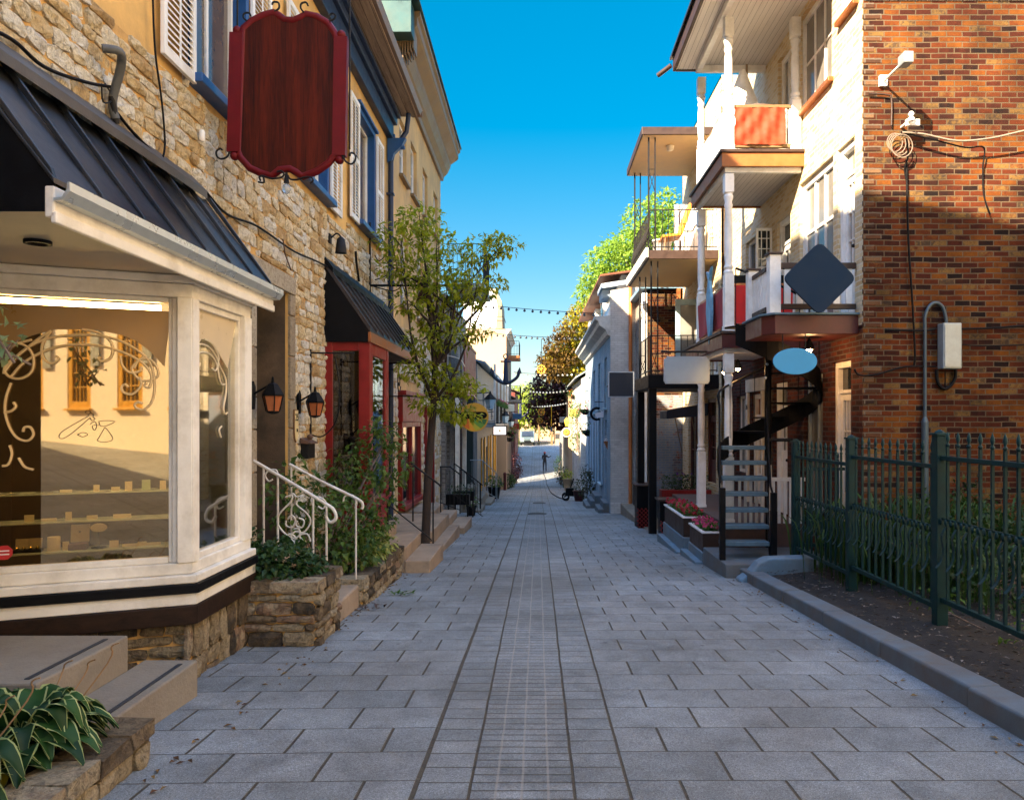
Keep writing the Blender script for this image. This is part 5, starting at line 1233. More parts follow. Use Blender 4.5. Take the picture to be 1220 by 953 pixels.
# third house: gray brick, red boarded gallery, iron balcony
L3 = house('brick_house', 'grey brick house with a red boarded gallery beyond the ochre building', 'L', -2.95, 24.02, 31.0, -2.6, 5.6, m_brickg, [(24.6, 25.6, 3.0, 4.6), (28.2, 29.2, 2.9, 4.5)], door=[(24.4, 25.3, -1.2, 1.4, mat('dark green door', (.012, .05, .035))), (27.6, 28.6, -1.4, 1.2, m_dkred)], sill=m_white, depth=7)
F3 = FL(-2.95); b = balcony(L3, F3, 24.05, 26.9, .0, 5.95, h=1.25, side=1.25, slab=mat('white-green boards', (.35, .38, .33), rough=.6))
m = MB(F3)
for u in (24.3, 26.6): m.tube([(u, .02, 4.6), (u, 1.1, 5.75)], .045, 6)
m.build('strut', m_brown, L3)
m = MB(F3); m.box(24.1, 28.5, .0, .62, 2.35, 2.5)
for i in range(30): m.box(24.1 + i * .147, 24.1 + i * .147 + .13, .58, .61, 2.5, 4.05)
m.box(24.1, 28.5, .57, .63, 4.06, 4.14); m.build('red_gallery', m_red, L3, bev=.004)
m = MB(F3); m.hexa([(24.05, .7, 1.55), (27.5, .7, 1.55), (24.05, .0, 2.1), (27.5, 0, 2.1), (24.05, .7, 1.62), (27.5, .7, 1.62), (24.05, 0, 2.2), (27.5, 0, 2.2)]); m.build('awning', mat('dark green awning', (.02, .05, .04)), L3)
for i, u in enumerate((24.1, 26.4)): MB(F3).box(u, u + .14, .3, .44, -1.8, 2.3).build('post', m_cream, L3, bev=.01)
MB(F3).box(30.75, 31.0, .02, .3, -2, 4.3).build('corner_board', mat('dark green board', (.02, .035, .03)), L3)
m = MB(F3); m.wall(26.45, 30.6, -2.0, 1.5, [(27.6, 28.6, -2, 1.2)], .02, n=.03); m.build('brick_facing', m_brickr, L3, recalc=False)

# fourth: low planked house with balcony, blue roof edge, yellow shutters
m_plank = wood('weathered grey planks', (.16, .16, .15), (.34, .33, .31), axis=2, boards=.16, baxis=1)
L4 = house('plank_house', 'low grey plank house with bright yellow shutters and a pale blue roof edge', 'L', -2.5, 31.02, 46.0, -3.4, 3.9, m_plank, [(33.6, 34.8, -1.3, .7), (38.0, 39.2, -1.3, .7), (34, 35.2, 1.6, 3.0), (40, 41.4, 1.6, 3.0)], fm=m_white, roof=(mat('pale blue roof edge', (.16, .30, .42), rough=.5, metal=.2), .35, .9), depth=6, door=[(36.2, 37.2, -2.2, .3, m_dkred)])
F4 = FL(-2.5); m_yel = mat('yellow shutter paint', (.75, .36, .02), rough=.45)
for a_, b_ in ((33.0, 33.55), (34.85, 35.4), (37.4, 37.95), (39.25, 39.8), (42.0, 42.6), (43.6, 44.2)): MB(F4).box(a_, b_, .01, .06, -1.5, .8).build('shutter', m_yel, L4, bev=.005)
b = balcony(L4, F4, 31.2, 45, .0, 1.45, h=.95, side=.75, bars=.3, slab=m_galv); 
for u in (31.3, 34.5, 38, 41.5, 44.8): MB(F4).box(u, u + .1, .66, .75, 1.46, 3.9).build('post', m_cream, b)
m = MB(F4); rg = random.Random(4)
flowers(L4, F4, 31.6, 42, .72, .85, 2.2, .25, [m_fl_pink], seed=8, k=8, dens=.5)
# fifth: tall beige block whose end wall faces us, with a white attic
m_beige = mat('beige render', (.44, .30, .18), rough=.9, var=.1, scale=1, bump=.2, dirt=(.45, .3, .18), dirt_amt=.3)
L5 = house('beige_house', 'tall beige rendered house with a plain end wall facing the camera, left', 'L', -1.95, 46.3, 55.0, -4, 7.15, m_beige, [(48, 49.2, 4.2, 6), (51, 52.2, 4.2, 6), (48, 49.2, 1, 2.8), (52, 53.2, 1, 2.8)], depth=6, cornice=(m_white, .4, .3), fm=m_white)
F5 = FL(-1.95); balcony(L5, F5, 47, 50, 0, 5.6, side=.8, bars=.2, slab=m_copper); balcony(L5, F5, 49, 53, 0, 2.9, side=.8, bars=.2, slab=m_plank)
m = MB(FF(46.5)); m.prism([(-4.6, 7.2), (-2.6, 7.2), (-2.45, 8.4), (-2.6, 9.3), (-2.95, 9.6), (-4.6, 9.7)], -4, 0); m.build('white_attic', m_white, L5, bev=.03)
m = MB(FF(46.5)); m.prism([(-2.6, 7.2), (-2.2, 7.2), (-2.25, 8.9), (-2.6, 9.62), (-2.97, 9.66), (-2.58, 9.3), (-2.43, 8.4)], -4, .05); m.build('attic_roof', mat('tan attic shingles', (.35, .25, .14)), L5)
m = MB(FF(46.2)); m.tube([(-4.6, 0, 7.9), (-2.1, 0, 7.9)], .02, 5); m.tube([(-2.1, 0, 7.2), (-2.1, 0, 7.9)], .02, 5); m.tube([(-2.1, 0, 7.9), (-2.1, -3, 7.9)], .02, 5); m.build('roof_rail', m_iron, L5)
L6 = house('brown_house', 'narrow dark brown house past the beige block, left side', 'L', -2.3, 64.6, 72, -5, 3.4, m_brickr, [(65.2, 66.2, -1, 1), (69.4, 70.4, -1, 1)], roof=(m_roofblk, .4, 1.8), door=[(67, 68, -3.2, -.8, m_red)], depth=6, fm=m_white)
L7 = house('dark_red_house', 'farthest left house with a dark red front near the road crest', 'L', -2.2, 72.05, 84, -4.5, 4.2, mat('dark red boards', (.16, .03, .02)), [(74, 75, -1, 1), (78, 79, -1, 1), (81, 82, -1, 1)], roof=(m_brown, .4, 1.2), depth=6, fm=m_white)
# entries with rails further down on the left
steps('stone_steps', 'grey stone stoop at the grey brick house, with iron rails', [-1.85, -2.15, -2.45, -2.95], 24.6, 26.4, [-1.35, -1.15, -.95], -2.3, m_conc)
steps('stone_steps', 'pale concrete stoop with a rounded bottom step, before the plank house', [-1.8, -2.1, -2.5], 29.0, 31.5, [-1.60, -1.35], -2.6, m_conc)
steps('stone_steps', 'tall pale stone block stoop beneath the dark railing', [-2.0, -2.3, -2.95], 27.0, 28.8, [-1.2, -.85], -2.5, m_conc)
def rail_px(label, Y, pts, posts, bars=0, mt=None, drop=.8):
    P = [at(x, y, Y) for x, y in pts]; return iron_rail(label, [tuple(p) for p in P], [(tuple(at(x, y, Y)), at(x, yb, Y).z) for x, y, yb in posts], bars=bars, mt=mt, drop=drop)
rail_px('white-topped iron handrail above the farthest stoop on the left', 27.0, [(560, 548), (574, 548), (592, 564), (593, 567)], [(592, 565, 597), (575, 549, 590)], bars=7, mt=m_galv)
rail_px('black iron railing with close bars at the grey brick house stoop', 24.5, [(540, 560), (552, 560), (566, 577)], [(541, 560, 607), (566, 577, 605), (553, 561, 607)], bars=7)
rail_px('black iron railing nearest behind the tree, with thin bars', 19.4, [(541, 552), (560, 566), (575, 578)], [(572, 576, 606), (541, 552, 600), (556, 563, 604)], bars=8)
rail_px('low black iron railing on the platform right of the tree trunk', 17.0, [(524, 556), (536, 556), (548, 565)], [(525, 556, 610), (548, 565, 612)], bars=5)
# plants and urn along the left edge
def pot(name, label, c, r, h, leafn, lobes, lm, pm=None, cat='potted plant', group=None, L=.1, fl=None, seed=1):
    t = thing(name, c, label, cat, group)
    MB().lathe(c, [(r * .7, 0), (r, h), (r * 1.08, h), (r * 1.08, h + .03), (r * .9, h + .03), (r * .85, h - .02)], 12).build('pot', pm or m_copper, t)
    rg = random.Random(seed); lb = MB(); clumps(lb, [(c[0] + a_, c[1] + b_, c[2] + h + d, e, f) for a_, b_, d, e, f in lobes], leafn, L, rg); lb.build('foliage', lm, t, recalc=False)
    if fl:
        fb = MB(); clumps(fb, [(c[0] + a_, c[1] + b_, c[2] + h + d, e * 1.05, f * 1.05) for a_, b_, d, e, f in lobes], leafn // 4, L * .6, rg); fb.build('blossom', fl, t, recalc=False)
    return t
pot('flower_urn', 'dark urn of purple flowers standing before the plank house', (-2.0, 34.5, rz(34.5)), .3, .5, 300, [(0, 0, .25, .4, .25)], lf_mid, m_iron, L=.14, fl=m_fl_pur, seed=2)
pot('flower_pot', 'small dark pot with white flowers on the near stoop', (-2.05, 23.2, -1.36), .16, .3, 160, [(0, 0, .15, .22, .16)], lf_mid, m_iron, L=.1, fl=m_white, seed=4)
for i, (x, y, lb_) in enumerate(((-2.15, 20.4, 'dark rectangular planter box hung on the railing before the grey brick house'), (-2.2, 22.6, 'dark planter box on legs on the stoop, farther one'))):
    t = thing('planter_box', (x, y, rz(y)), lb_, 'planter'); MB().box(x - .32, x + .3, y - .14, y + .14, rz(y) + .5, rz(y) + .78).build('box', m_black, t, bev=.01)
    for dx in (-.27, .25): MB().box(x + dx - .02, x + dx + .02, y - .02, y + .02, rz(y) - .03, rz(y) + .5).build('leg', m_iron, t)
    lb = MB(); clumps(lb, [(x - .12, y, rz(y) + .85, .18, .12), (x + .14, y, rz(y) + .84, .16, .1)], 130, .08, random.Random(i)); lb.build('foliage', lf_dark, t, recalc=False)
bush('dark_hedge', [(-2.0, 58.6, -2.4, .7, .9), (-2.1, 57.4, -2.6, .6, .8), (-2.0, 60.4, -2.2, .7, 1.1), (-1.9, 62.5, -2.2, .6, 1.0)], 1500, .2, lf_plum, 'dark reddish hedge at the left edge where the sun crosses the street', 'hedge')
t = thing('bollard', (-2.0, 45.5, rz(45.5)), 'short rust-brown bollard at the left edge before the sunlit strip', 'bollard'); MB().lathe((-2.0, 45.5, rz(45.5) - .02), [(.09, 0), (.09, .95), (.11, .96), (.11, 1.02), (.06, 1.1)], 10).build('post', m_dkred, t)
# round striped sign, small lit sign, lanterns, anchors, hoop
def ray_sign(name, label, px, py, Y): p = at(px, py, Y); return thing(name, p, label, 'sign'), p
t, p = ray_sign('round_sign', 'round sign with rainbow stripes and a blank black band, hanging below the tree', 565, 497, 15.2)
F = FF(15.2); rS = .29; m = MB(F); m.prism([(p.x + rS * math.cos(R(a_)), p.z + rS * math.sin(R(a_))) for a_ in range(0, 360, 10)], -.02, .02); m.build('rim', mat('sign gold', (.55, .33, .04), var=.05, bump=0), t)
stripes = [(.55, .03, .02), (.65, .15, .02), (.70, .35, .03), (.45, .45, .04), (.12, .30, .05), (.03, .15, .05)]
for i, c_ in enumerate(stripes):
    a0, a1 = 200 + i * 25, 225 + i * 25; q = [(p.x - .12, p.z - .02)] + [(p.x + (rS - .03) * math.cos(R(a0 + (a1 - a0) * k_ / 5)), p.z + (rS - .03) * math.sin(R(a0 + (a1 - a0) * k_ / 5))) for k_ in range(6)]
    m = MB(F); m.prism(q, .0205, .024 + i * .0003); m.build('stripe', mat('stripe %d' % i, c_, var=.1, bump=0), t)
m = MB(F); m.prism([(p.x - .2 + .09 * math.cos(R(a_)), p.z + .04 + .07 * math.sin(R(a_))) for a_ in range(90, 271, 20)] + [(p.x + .17 + .09 * math.cos(R(a_)), p.z + .04 + .07 * math.sin(R(a_))) for a_ in range(-90, 91, 20)], .027, .032); m.build('name_band', m_black, t, bev=.0)
m = MB(F); m.tube([(XL, 0, p.z + .42), (p.x + .05, 0, p.z + .42)], .014, 6); m.tube([(p.x, 0, p.z + .42), (p.x, 0, p.z + rS)], .006, 5); m.build('arm', m_iron, t)
t, p = ray_sign('lit_sign', 'small white rectangular sign in a dark frame before the plank house', 595.5, 513, 31); F = FF(31)
MB(F).box(p.x - .29, p.x + .29, -.03, .03, p.z - .2, p.z + .2).build('frame', m_iron, t); MB(F).box(p.x - .25, p.x + .25, .031, .036, p.z - .16, p.z + .16).build('face', mat('opal panel', (.8, .72, .68), var=.05, bump=0, emit=(1, .8, .7), estr=.35), t)
m = MB(F); m.prism([(p.x + (.06 if i % 2 else .03) * math.cos(R(i * 36)), p.z + (.06 if i % 2 else .03) * math.sin(R(i * 36))) for i in range(10)], .037, .039); m.build('emblem', m_fl_yel, t)
m = MB(F); m.tube([(-2.5, 0, p.z + .3), (p.x + .3, 0, p.z + .3)], .015, 5); m.tube([(p.x - .2, 0, p.z + .3), (p.x - .2, 0, p.z + .2)], .008, 4); m.tube([(p.x + .2, 0, p.z + .3), (p.x + .2, 0, p.z + .2)], .008, 4); m.build('arm', m_iron, t)
def street_lantern(px, py, Y, label, s=1.0, wx=-2.5):
    p = at(px, py, Y); t = thing('street_lantern', p, label, 'lantern', 'glass lanterns on iron arms down the left side')
    MB().lathe(p, [(.11 * s, -.25 * s), (.2 * s, .1 * s)], 4).build('glass', mat('pale lantern glass', (.50, .66, .72), rough=.2, var=.1, bump=0), t, recalc=False)
    m = MB(); m.lathe((p.x, p.y, p.z + .1 * s), [(.22 * s, 0), (.22 * s, .03), (.05 * s, .2 * s), (.02, .3 * s)], 4); m.lathe((p.x, p.y, p.z - .3 * s), [(.03, 0), (.12 * s, .04)], 4)
    m.tube([(wx, p.y, p.z + .3 * s), (p.x, p.y, p.z + .35 * s)], .02, 5); m.build('cap', m_iron, t)
street_lantern(584, 479, 29, 'larger pale glass lantern on the left above the plank house door', 1.05, -2.95); street_lantern(602, 498, 38, 'smaller pale glass lantern farther down the left wall', 1.0); street_lantern(609, 504, 44, 'smallest pale glass lantern, beside the red hanging flower basket', .9)
def anchor(px, py, Y, h, label):
    p = at(px, py, Y); t = thing('hanging_anchor', p, label, 'anchor'); m = MB(FF(Y)); s_ = h
    m.tube([(p.x, 0, p.z - .38 * s_), (p.x, 0, p.z + .36 * s_)], [.09 * s_, .05 * s_], 8); m.tube([(p.x - .16 * s_, 0, p.z + .27 * s_), (p.x + .16 * s_, 0, p.z + .27 * s_)], .03 * s_, 6)
    m.tube([(p.x + .07 * s_ * math.cos(R(a_)), 0, p.z + .43 * s_ + .07 * s_ * math.sin(R(a_))) for a_ in range(0, 360, 30)], .02 * s_, 5, closed=True)
    m.tube([(a_, 0, b_) for a_, b_ in smooth([(p.x - .42 * s_, p.z - .02 * s_), (p.x - .34 * s_, p.z - .24 * s_), (p.x, p.z - .42 * s_), (p.x + .34 * s_, p.z - .24 * s_), (p.x + .42 * s_, p.z - .02 * s_)])], .055 * s_, 6)
    for q in (-1, 1): m.prism([(p.x + q * .44 * s_, p.z + .1 * s_), (p.x + q * .34 * s_, p.z - .1 * s_), (p.x + q * .5 * s_, p.z - .1 * s_)], -.05 * s_, .05 * s_)
    m.build('anchor_body', mat('dark blue anchor', (.02, .03, .06), rough=.5), t)
    return t, p
anchor(602.5, 441, 29.5, 1.25, 'large dark anchor ornament hanging high on the left over the street'); anchor(620, 487, 62, 1.6, 'smaller dark anchor ornament before the bright yellow-green tree')
p = at(540, 436, 14.6); t = thing('wire_hoop', p, 'thin white wire hoop and zigzag ornament in front of the red boarded gallery', 'ornament')
m = MB(FF(14.6)); f = lambda x, y: (at(x, y, 14.6).x, 0, at(x, y, 14.6).z)
m.tube([f(*q) for q in smooth([(523, 441), (524, 428), (533, 424), (548, 428), (554, 437)])], .008, 5); m.tube([f(*q) for q in [(545, 448), (554, 456), (550, 467)]] + [f(*q) for q in smooth([(550, 467), (560, 467), (567, 474)])], .008, 5); m.build('wire', m_white, t)
# ================================================================== RIGHT: near brick building
XR = 4.26; G1 = FR(XR); FS9 = FF(9.9)
R1 = thing('brick_building', (XR, 13.4, -.6), 'near right three storey brick building with white galleries and a sunlit orange brick side wall', 'building')
gw = [(10.9, 12.3, 3.02, 5.42), (10.16, 10.74, 3.02, 5.42), (12.75, 13.45, 3.02, 5.1), (14.6, 15.5, 3.6, 5.2), (10.95, 12.35, 6.55, 8.1), (10.1, 10.6, 7.2, 8.3), (12.75, 13.4, 5.92, 7.95), (14.9, 15.8, 6.4, 7.9), (16.0, 16.7, 6.4, 7.9)]
gl = [(10.28, 10.92, -.2, 2.42), (11.3, 12.1, .3, 2.3), (12.9, 13.6, -.05, 2.25), (14.4, 15.05, -.05, 2.1), (15.5, 16.2, .5, 2.1)]
m = MB(G1); m.wall(9.9, 16.88, 2.85, 8.6, gw, .2); m.build('wall', m_bricky, R1, recalc=False)
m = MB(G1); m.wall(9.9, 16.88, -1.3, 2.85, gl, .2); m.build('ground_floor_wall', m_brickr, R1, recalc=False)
m = MB(FS9); m.wall(XR, 15, -1, 7.08); m.build('side_wall', m_brick, R1, recalc=False)
m = MB(FS9); m.wall(XR, 15, 7.3, 8.6); m.build('upper_side_wall', m_brick, R1, recalc=False)
MB().box(XR + .05, 15, 9.93, 16.8, 8.55, 8.65).box(14.9, 15, 9.93, 16.8, -1, 8.6).box(XR + .4, 15, 16.7, 16.8, -1, 8.6).build('roof', m_roofblk, R1)
MB().box(XR + .3, XR + .35, 10.0, 16.7, -1, 8.55).build('inner_wall', mat('dark interior', (.035, .028, .022), rough=.9), R1)
m = MB(FS9); rg = random.Random(3); x = XR + .002
while x < 12:
    w = rg.uniform(.3, .5); m.cr = rg.random(); m.box(x + .004, x + w - .004, -.1, .02, 7.085, 7.295); x += w
m.build('stone_course', stone_mat('pale stone course', [(0, (.5, .42, .34)), (1, (.66, .60, .52))]), R1, bev=.008)
# quoin teeth and a few proud bricks on the side wall
m = MB(FS9); m_qb = brick_mat('quoin brick', [(0, (.03, .015, .01)), (.5, (.11, .045, .02)), (1, (.18, .10, .05))], (.14, .11, .08))
for i in range(58):
    z = -.5 + i * .144
    if z < 7.0 : m.box(XR - .004, XR + (.24 if i % 2 else .14), -.02, .006, z + .004, z + .068)
m.build('corner_bricks', m_qb, R1)
for (a, b, c, d) in gw[4:]: window(R1, G1, a, b, c, d, n=-.10, pm=m_pane2, fr=.09, cols=3 if b - a > 1 else 2, rows=2, sill=m_copper, sn=.08)
window(R1, G1, *gw[0], n=-.09, pm=m_pane2, fr=.11, cols=3, rows=3, sashbar=.06); window(R1, G1, *gw[3], n=-.1, sill=m_white)
def glazed_door(parent, F, a, b, c, d, mt, lower=.35, n=-.1, cols=2, rows=3, pm=None, transom=.4):
    w = MB(F); fr = .09
    w.box(a, a + fr, n - .05, n + .06, c, d); w.box(b - fr, b, n - .05, n + .06, c, d); w.box(a + fr, b - fr, n - .05, n + .06, d - fr, d); w.box(a + fr, b - fr, n - .04, n + .04, d - transom - .05, d - transom)
    h = d - transom - .05 - c; w.box(a + fr, a + fr + .09, n - .03, n + .02, c, c + h); w.box(b - fr - .09, b - fr, n - .03, n + .02, c, c + h); w.box(a + fr + .09, b - fr - .09, n - .03, n + .02, c + h - .1, c + h); w.box(a + fr + .09, b - fr - .09, n - .03, n + .01, c, c + h * lower)
    for i in range(1, cols): x = a + fr + .09 + (b - a - 2 * fr - .18) * i / cols; w.box(x - .012, x + .012, n - .02, n + .015, c + h * lower, c + h - .1)
    for i in range(1, rows): z = c + h * lower + (h * (1 - lower) - .1) * i / rows; w.box(a + fr + .09, b - fr - .09, n - .02, n + .012, z - .012, z + .012)
    o = w.build('door', mt, parent, bev=.004); MB(F).box(a + fr, b - fr, n - .02, n - .012, c + h * lower - .02, d - .05).build('pane', pm or m_pane, o); MB(F).ball((a + fr + .05, n + .06, c + .95), .028).build('handle', m_iron, o); return o
glazed_door(R1, G1, *gw[1], m_white, pm=m_pane2); glazed_door(R1, G1, *gw[2], m_white); glazed_door(R1, G1, *gl[0], m_cream, cols=3); glazed_door(R1, G1, *gl[2], m_white, lower=.6); glazed_door(R1, G1, *gl[3], m_cream, pm=mat('red curtain behind glass', (.22, .02, .01), rough=.15))
window(R1, G1, *gl[1], n=-.1, fm=m_galv, pm=m_pane2, cols=2, rows=1, sill=m_galv); window(R1, G1, *gl[4], n=-.1, fm=m_cream, cols=2, rows=1)
m = MB(G1)
for u in (13.75, 14.2, 15.2): m.box(u, u + .1, .0, .05, -.05, 2.15)
m.box(13.75, 15.3, .0, .06, 2.152, 2.4); m.build('door_surround', m_cream, R1, bev=.006)
text('26', G1, 15.25, .055, 1.85, .15, m_black, R1, name='house_number')
# roof over the galleries
z8 = 8.2
m = MB(); m.box(2.61, XR, 10.3, 14.25, z8, z8 + .05); sof = m.build('porch_ceiling', wood('white tongue and groove', (.60, .56, .50), (.72, .68, .62), axis=1, boards=.09, baxis=0, bump=.2), R1)
m = MB(); m.box(2.55, 2.61, 10.2, 14.3, z8 - .02, z8 + .22); m.box(2.61, XR, 14.25, 14.31, z8 - .02, z8 + .22); m.build('porch_fascia', m_brown, R1, bev=.01)
MB().box(2.95, 3.05, 10.3, 14.15, z8 - .12, z8 - .002).box(3.05, XR - .02, 14.05, 14.15, z8 - .12, z8 - .002).build('porch_beam', m_white, R1, bev=.008)
MB().hexa([(2.5, 10.2, z8 + .22), (XR, 10.2, z8 + .5), (2.5, 14.35, z8 + .22), (XR, 14.35, z8 + .5), (2.5, 10.2, z8 + .27), (XR, 10.2, z8 + .55), (2.5, 14.35, z8 + .27), (XR, 14.35, z8 + .55)]).build('porch_roof', m_roofblk, R1)
m = MB(); m.tube([(2.52, 14.3, z8 + .1), (2.3, 14.5, z8 + .0)], .045, 8); m.build('rain_spout', m_brown, R1)
# galleries
def gallery(zf, x0, y0_, y1_, beam, soff, lbl):
    g = MB(); g.box(x0 - .06, XR - .001, y0_ - .05, y1_ + .05, zf - .05, zf); o = g.build('gallery_floor', m_brown, R1, bev=.008)
    MB().box(x0 - .03, XR - .001, y0_ - .02, y0_ + .04, zf - .27, zf - .052).box(x0 - .03, x0 + .03, y0_ + .041, y1_, zf - .27, zf - .052).box(x0 + .031, XR - .001, y1_ - .06, y1_, zf - .27, zf - .052).build('fascia', beam, o, bev=.006)
    MB().box(x0 + .03, XR - .001, y0_ + .04, y1_ - .06, zf - .24, zf - .21).build('soffit', soff, o)
    MB().box(x0 + .04, XR - .02, y0_ + .06, y0_ + .14, zf - .34, zf - .242).box(x0 + .04, x0 + .12, y0_ + .141, y1_ - .1, zf - .34, zf - .242).build('beam', m_white, o, bev=.006)
    return o
m_tg = wood('white tongue and groove', (.6, .56, .5), (.72, .68, .62), axis=1)
m_orange = mat('orange-brown trim', (.30, .10, .02), rough=.5, var=.15)
gal2 = gallery(5.92, 2.97, 12.1, 14.5, m_orange, m_tg, ''); gal1 = gallery(3.02, 2.97, 12.1, 15.0, m_dkred, m_tg, '')
def column(x, y, z0, z1, zp):
    """square base, turned shaft, square head"""
    m = MB(); m.box(x - .075, x + .075, y - .075, y + .075, z0, zp); m.box(x - .085, x + .085, y - .085, y + .085, z0, z0 + .1)
    m.lathe((x, y, zp), [(.07, 0), (.085, .03), (.06, .07), (.078, .11), (.055, .17), (.068, .3), (.066, (z1 - zp) * .5), (.054, z1 - zp - .55), (.07, z1 - zp - .5), (.054, z1 - zp - .45), (.08, z1 - zp - .36), (.06, z1 - zp - .32), (.075, z1 - zp - .28)], 14)
    m.box(x - .075, x + .075, y - .075, y + .075, z1 - .3, z1)
    return m.build('column', m_white, R1, bev=.006)
for x, y in ((3.08, 12.22), (3.10, 14.35)):
    column(x, y, 5.92, z8 - .122, 6.75); column(x, y, 3.02, 5.56, 3.95); column(x, y, -.1, 2.66, 1.0)
column(XR - .1, 12.22, 5.92, z8 - .122, 6.75)
# railings with fabric screens
def screen(y, x0, x1, z0, z1, mt, fold, ax=0, seed=0):
    m = MB(); n = 46; k = 12; vs_ = []
    for j in range(k + 1):
        for i in range(n + 1):
            f = i / n; g = j / k; u = x0 + (x1 - x0) * f; z = z0 + (z1 - z0) * g
            if fold: d = .018 * math.sin((f * 2.2 - g * 2.6 + f * g * 2) * 5 + seed) + .012 * math.sin((f + g * 1.6) * 17) + .006 * math.sin(f * 37)
            else: d = .008 * math.sin(f * 20 + seed) + .01 * math.sin(f * 7 + g * 4)
            vs_.append((u, y + d, z) if ax == 0 else (y + d, u, z))
    m._add(vs_, [(j * (n + 1) + i, j * (n + 1) + i + 1, (j + 1) * (n + 1) + i + 1, (j + 1) * (n + 1) + i) for j in range(k) for i in range(n)], smooth=True, raw=True)
    return m
m_fab = mat('orange-red canvas', (.42, .035, .007), rough=.8, var=.12, scale=5, bump=.15, grain=120); m_fab2 = mat('scarlet canvas', (.62, .02, .015), rough=.8, var=.12, scale=5, bump=.1, grain=120); m_fab3 = mat('faded crimson canvas', (.36, .045, .05), rough=.85, var=.15)
def railing(zf, h, xa, ya, yb, mt, fab, near=True):
    m = MB(); 
    if near: m.box(xa + .06, XR - .1, ya - .035, ya + .035, zf + h - .05, zf + h); m.box(xa + .06, XR - .1, ya - .03, ya + .03, zf + .07, zf + .13)
    m.box(xa - .03, xa + .03, ya + .08, yb - .08, zf + h - .05, zf + h); m.box(xa - .025, xa + .025, ya + .08, yb - .08, zf + .07, zf + .13)
    r = m.build('railing', mt, R1, bev=.006)
    m = MB(); k = 16
    for i in range(k): u = xa + .12 + (XR - .2 - xa) * i / k; m.box(u, u + .03, ya - .012, ya + .012, zf + .131, zf + h - .051)
    k = 20
    for i in range(k): u = ya + .12 + (yb - ya - .25) * i / k; m.box(xa - .012, xa + .012, u, u + .03, zf + .131, zf + h - .051)
    m.build('balusters', m_white, r); return r
r2 = railing(5.92, .76, 3.08, 12.22, 14.35, m_tanwood, None); r1 = railing(3.02, .78, 3.08, 12.22, 14.35, m_copper, None)
s_ = screen(12.16, 3.17, 3.98, 6.03, 6.62, None, True).build('fabric_screen', m_fab, r2, recalc=False)
screen(12.16, 3.17, 4.1, 3.15, 3.76, None, False, seed=2).build('fabric_screen', m_fab2, r1, recalc=False)
screen(3.03, 12.35, 14.25, 3.13, 3.74, None, False, ax=1, seed=4).build('fabric_screen', m_fab3, r1, recalc=False)
screen(3.03, 12.35, 14.25, 6.03, 6.62, None, False, ax=1, seed=4).build('fabric_screen', m_white, r2, recalc=False)
MB().box(3.15, XR - .1, 12.3, 12.5, 3.80, 3.95).build('dark_box', m_black, r1)
# the small chamfered balcony at the near corner
zf = 3.02; ch = [(XR, 10.04), (3.15, 10.04), (3.02, 10.22), (3.02, 11.0), (XR, 11.0)]
m = MB(); m.prism(ch, zf - .28, zf - .03, 'un'); bal = m.build('corner_balcony', m_dkred, R1, bev=.008)
MB().prism([(XR, 10.0), (3.13, 10.0), (2.98, 10.2), (2.98, 11.04), (XR, 11.04)], zf - .028, zf + .0, 'un').build('deck', mat('blue-grey deck', (.10, .17, .21), rough=.6), bal, bev=.005)
def pst(x, y, z1, cap=True):
    m = MB(); m.box(x - .075, x + .075, y - .075, y + .075, zf, z1); o = m.build('post', m_white, bal, bev=.005)
    MB().box(x - .1, x + .1, y - .1, y + .1, z1 + .001, z1 + .03).build('cap', m_brown, o, bev=.005)
pst(3.16, 10.13, 3.80); pst(3.10, 10.93, 3.74)
m = MB(); m.box(3.24, XR - .005, 10.1, 10.16, 3.62, 3.70); m.box(3.24, XR - .005, 10.1, 10.16, 3.08, 3.15); m.box(3.07, 3.13, 10.21, 10.85, 3.60, 3.66); m.box(3.07, 3.13, 10.21, 10.85, 3.06, 3.12); m.build('rail', m_brown, bal, bev=.005)
m = MB()
for i in range(6): x = 3.30 + i * .165; m.box(x, x + .085, 10.115, 10.145, 3.151, 3.619)
for i in range(6): y = 10.23 + i * .105; m.box(3.085, 3.115, y, y + .085, 3.121, 3.60)
m.build('balusters', m_white, bal, bev=.003)
# open casement on the lower gallery
m = MB(FF(13.75)); a = at(902, 318, 13.75); b = at(923, 272, 13.75)
x0, x1, z0, z1 = a.x - .02, b.x - .05, a.z - .05, b.z
m.box(x0, x0 + .04, -.02, .02, z0, z1); m.box(x1 - .04, x1, -.02, .02, z0, z1); m.box(x0 + .04, x1 - .04, -.02, .02, z1 - .05, z1); m.box(x0 + .04, x1 - .04, -.02, .02, z0, z0 + .05)
for i in (1, 2): x = x0 + (x1 - x0) * i / 3; m.box(x - .008, x + .008, -.015, .015, z0 + .05, z1 - .05)
for i in (1, 2, 3): z = z0 + (z1 - z0) * i / 4; m.box(x0 + .04, x1 - .04, -.012, .012, z - .008, z + .008)
c = m.build('open_casement', m_white, R1, bev=.003); MB(FF(13.75)).box(x0 + .03, x1 - .03, -.004, .0, z0 + .04, z1 - .04).build('pane', m_pane, c)
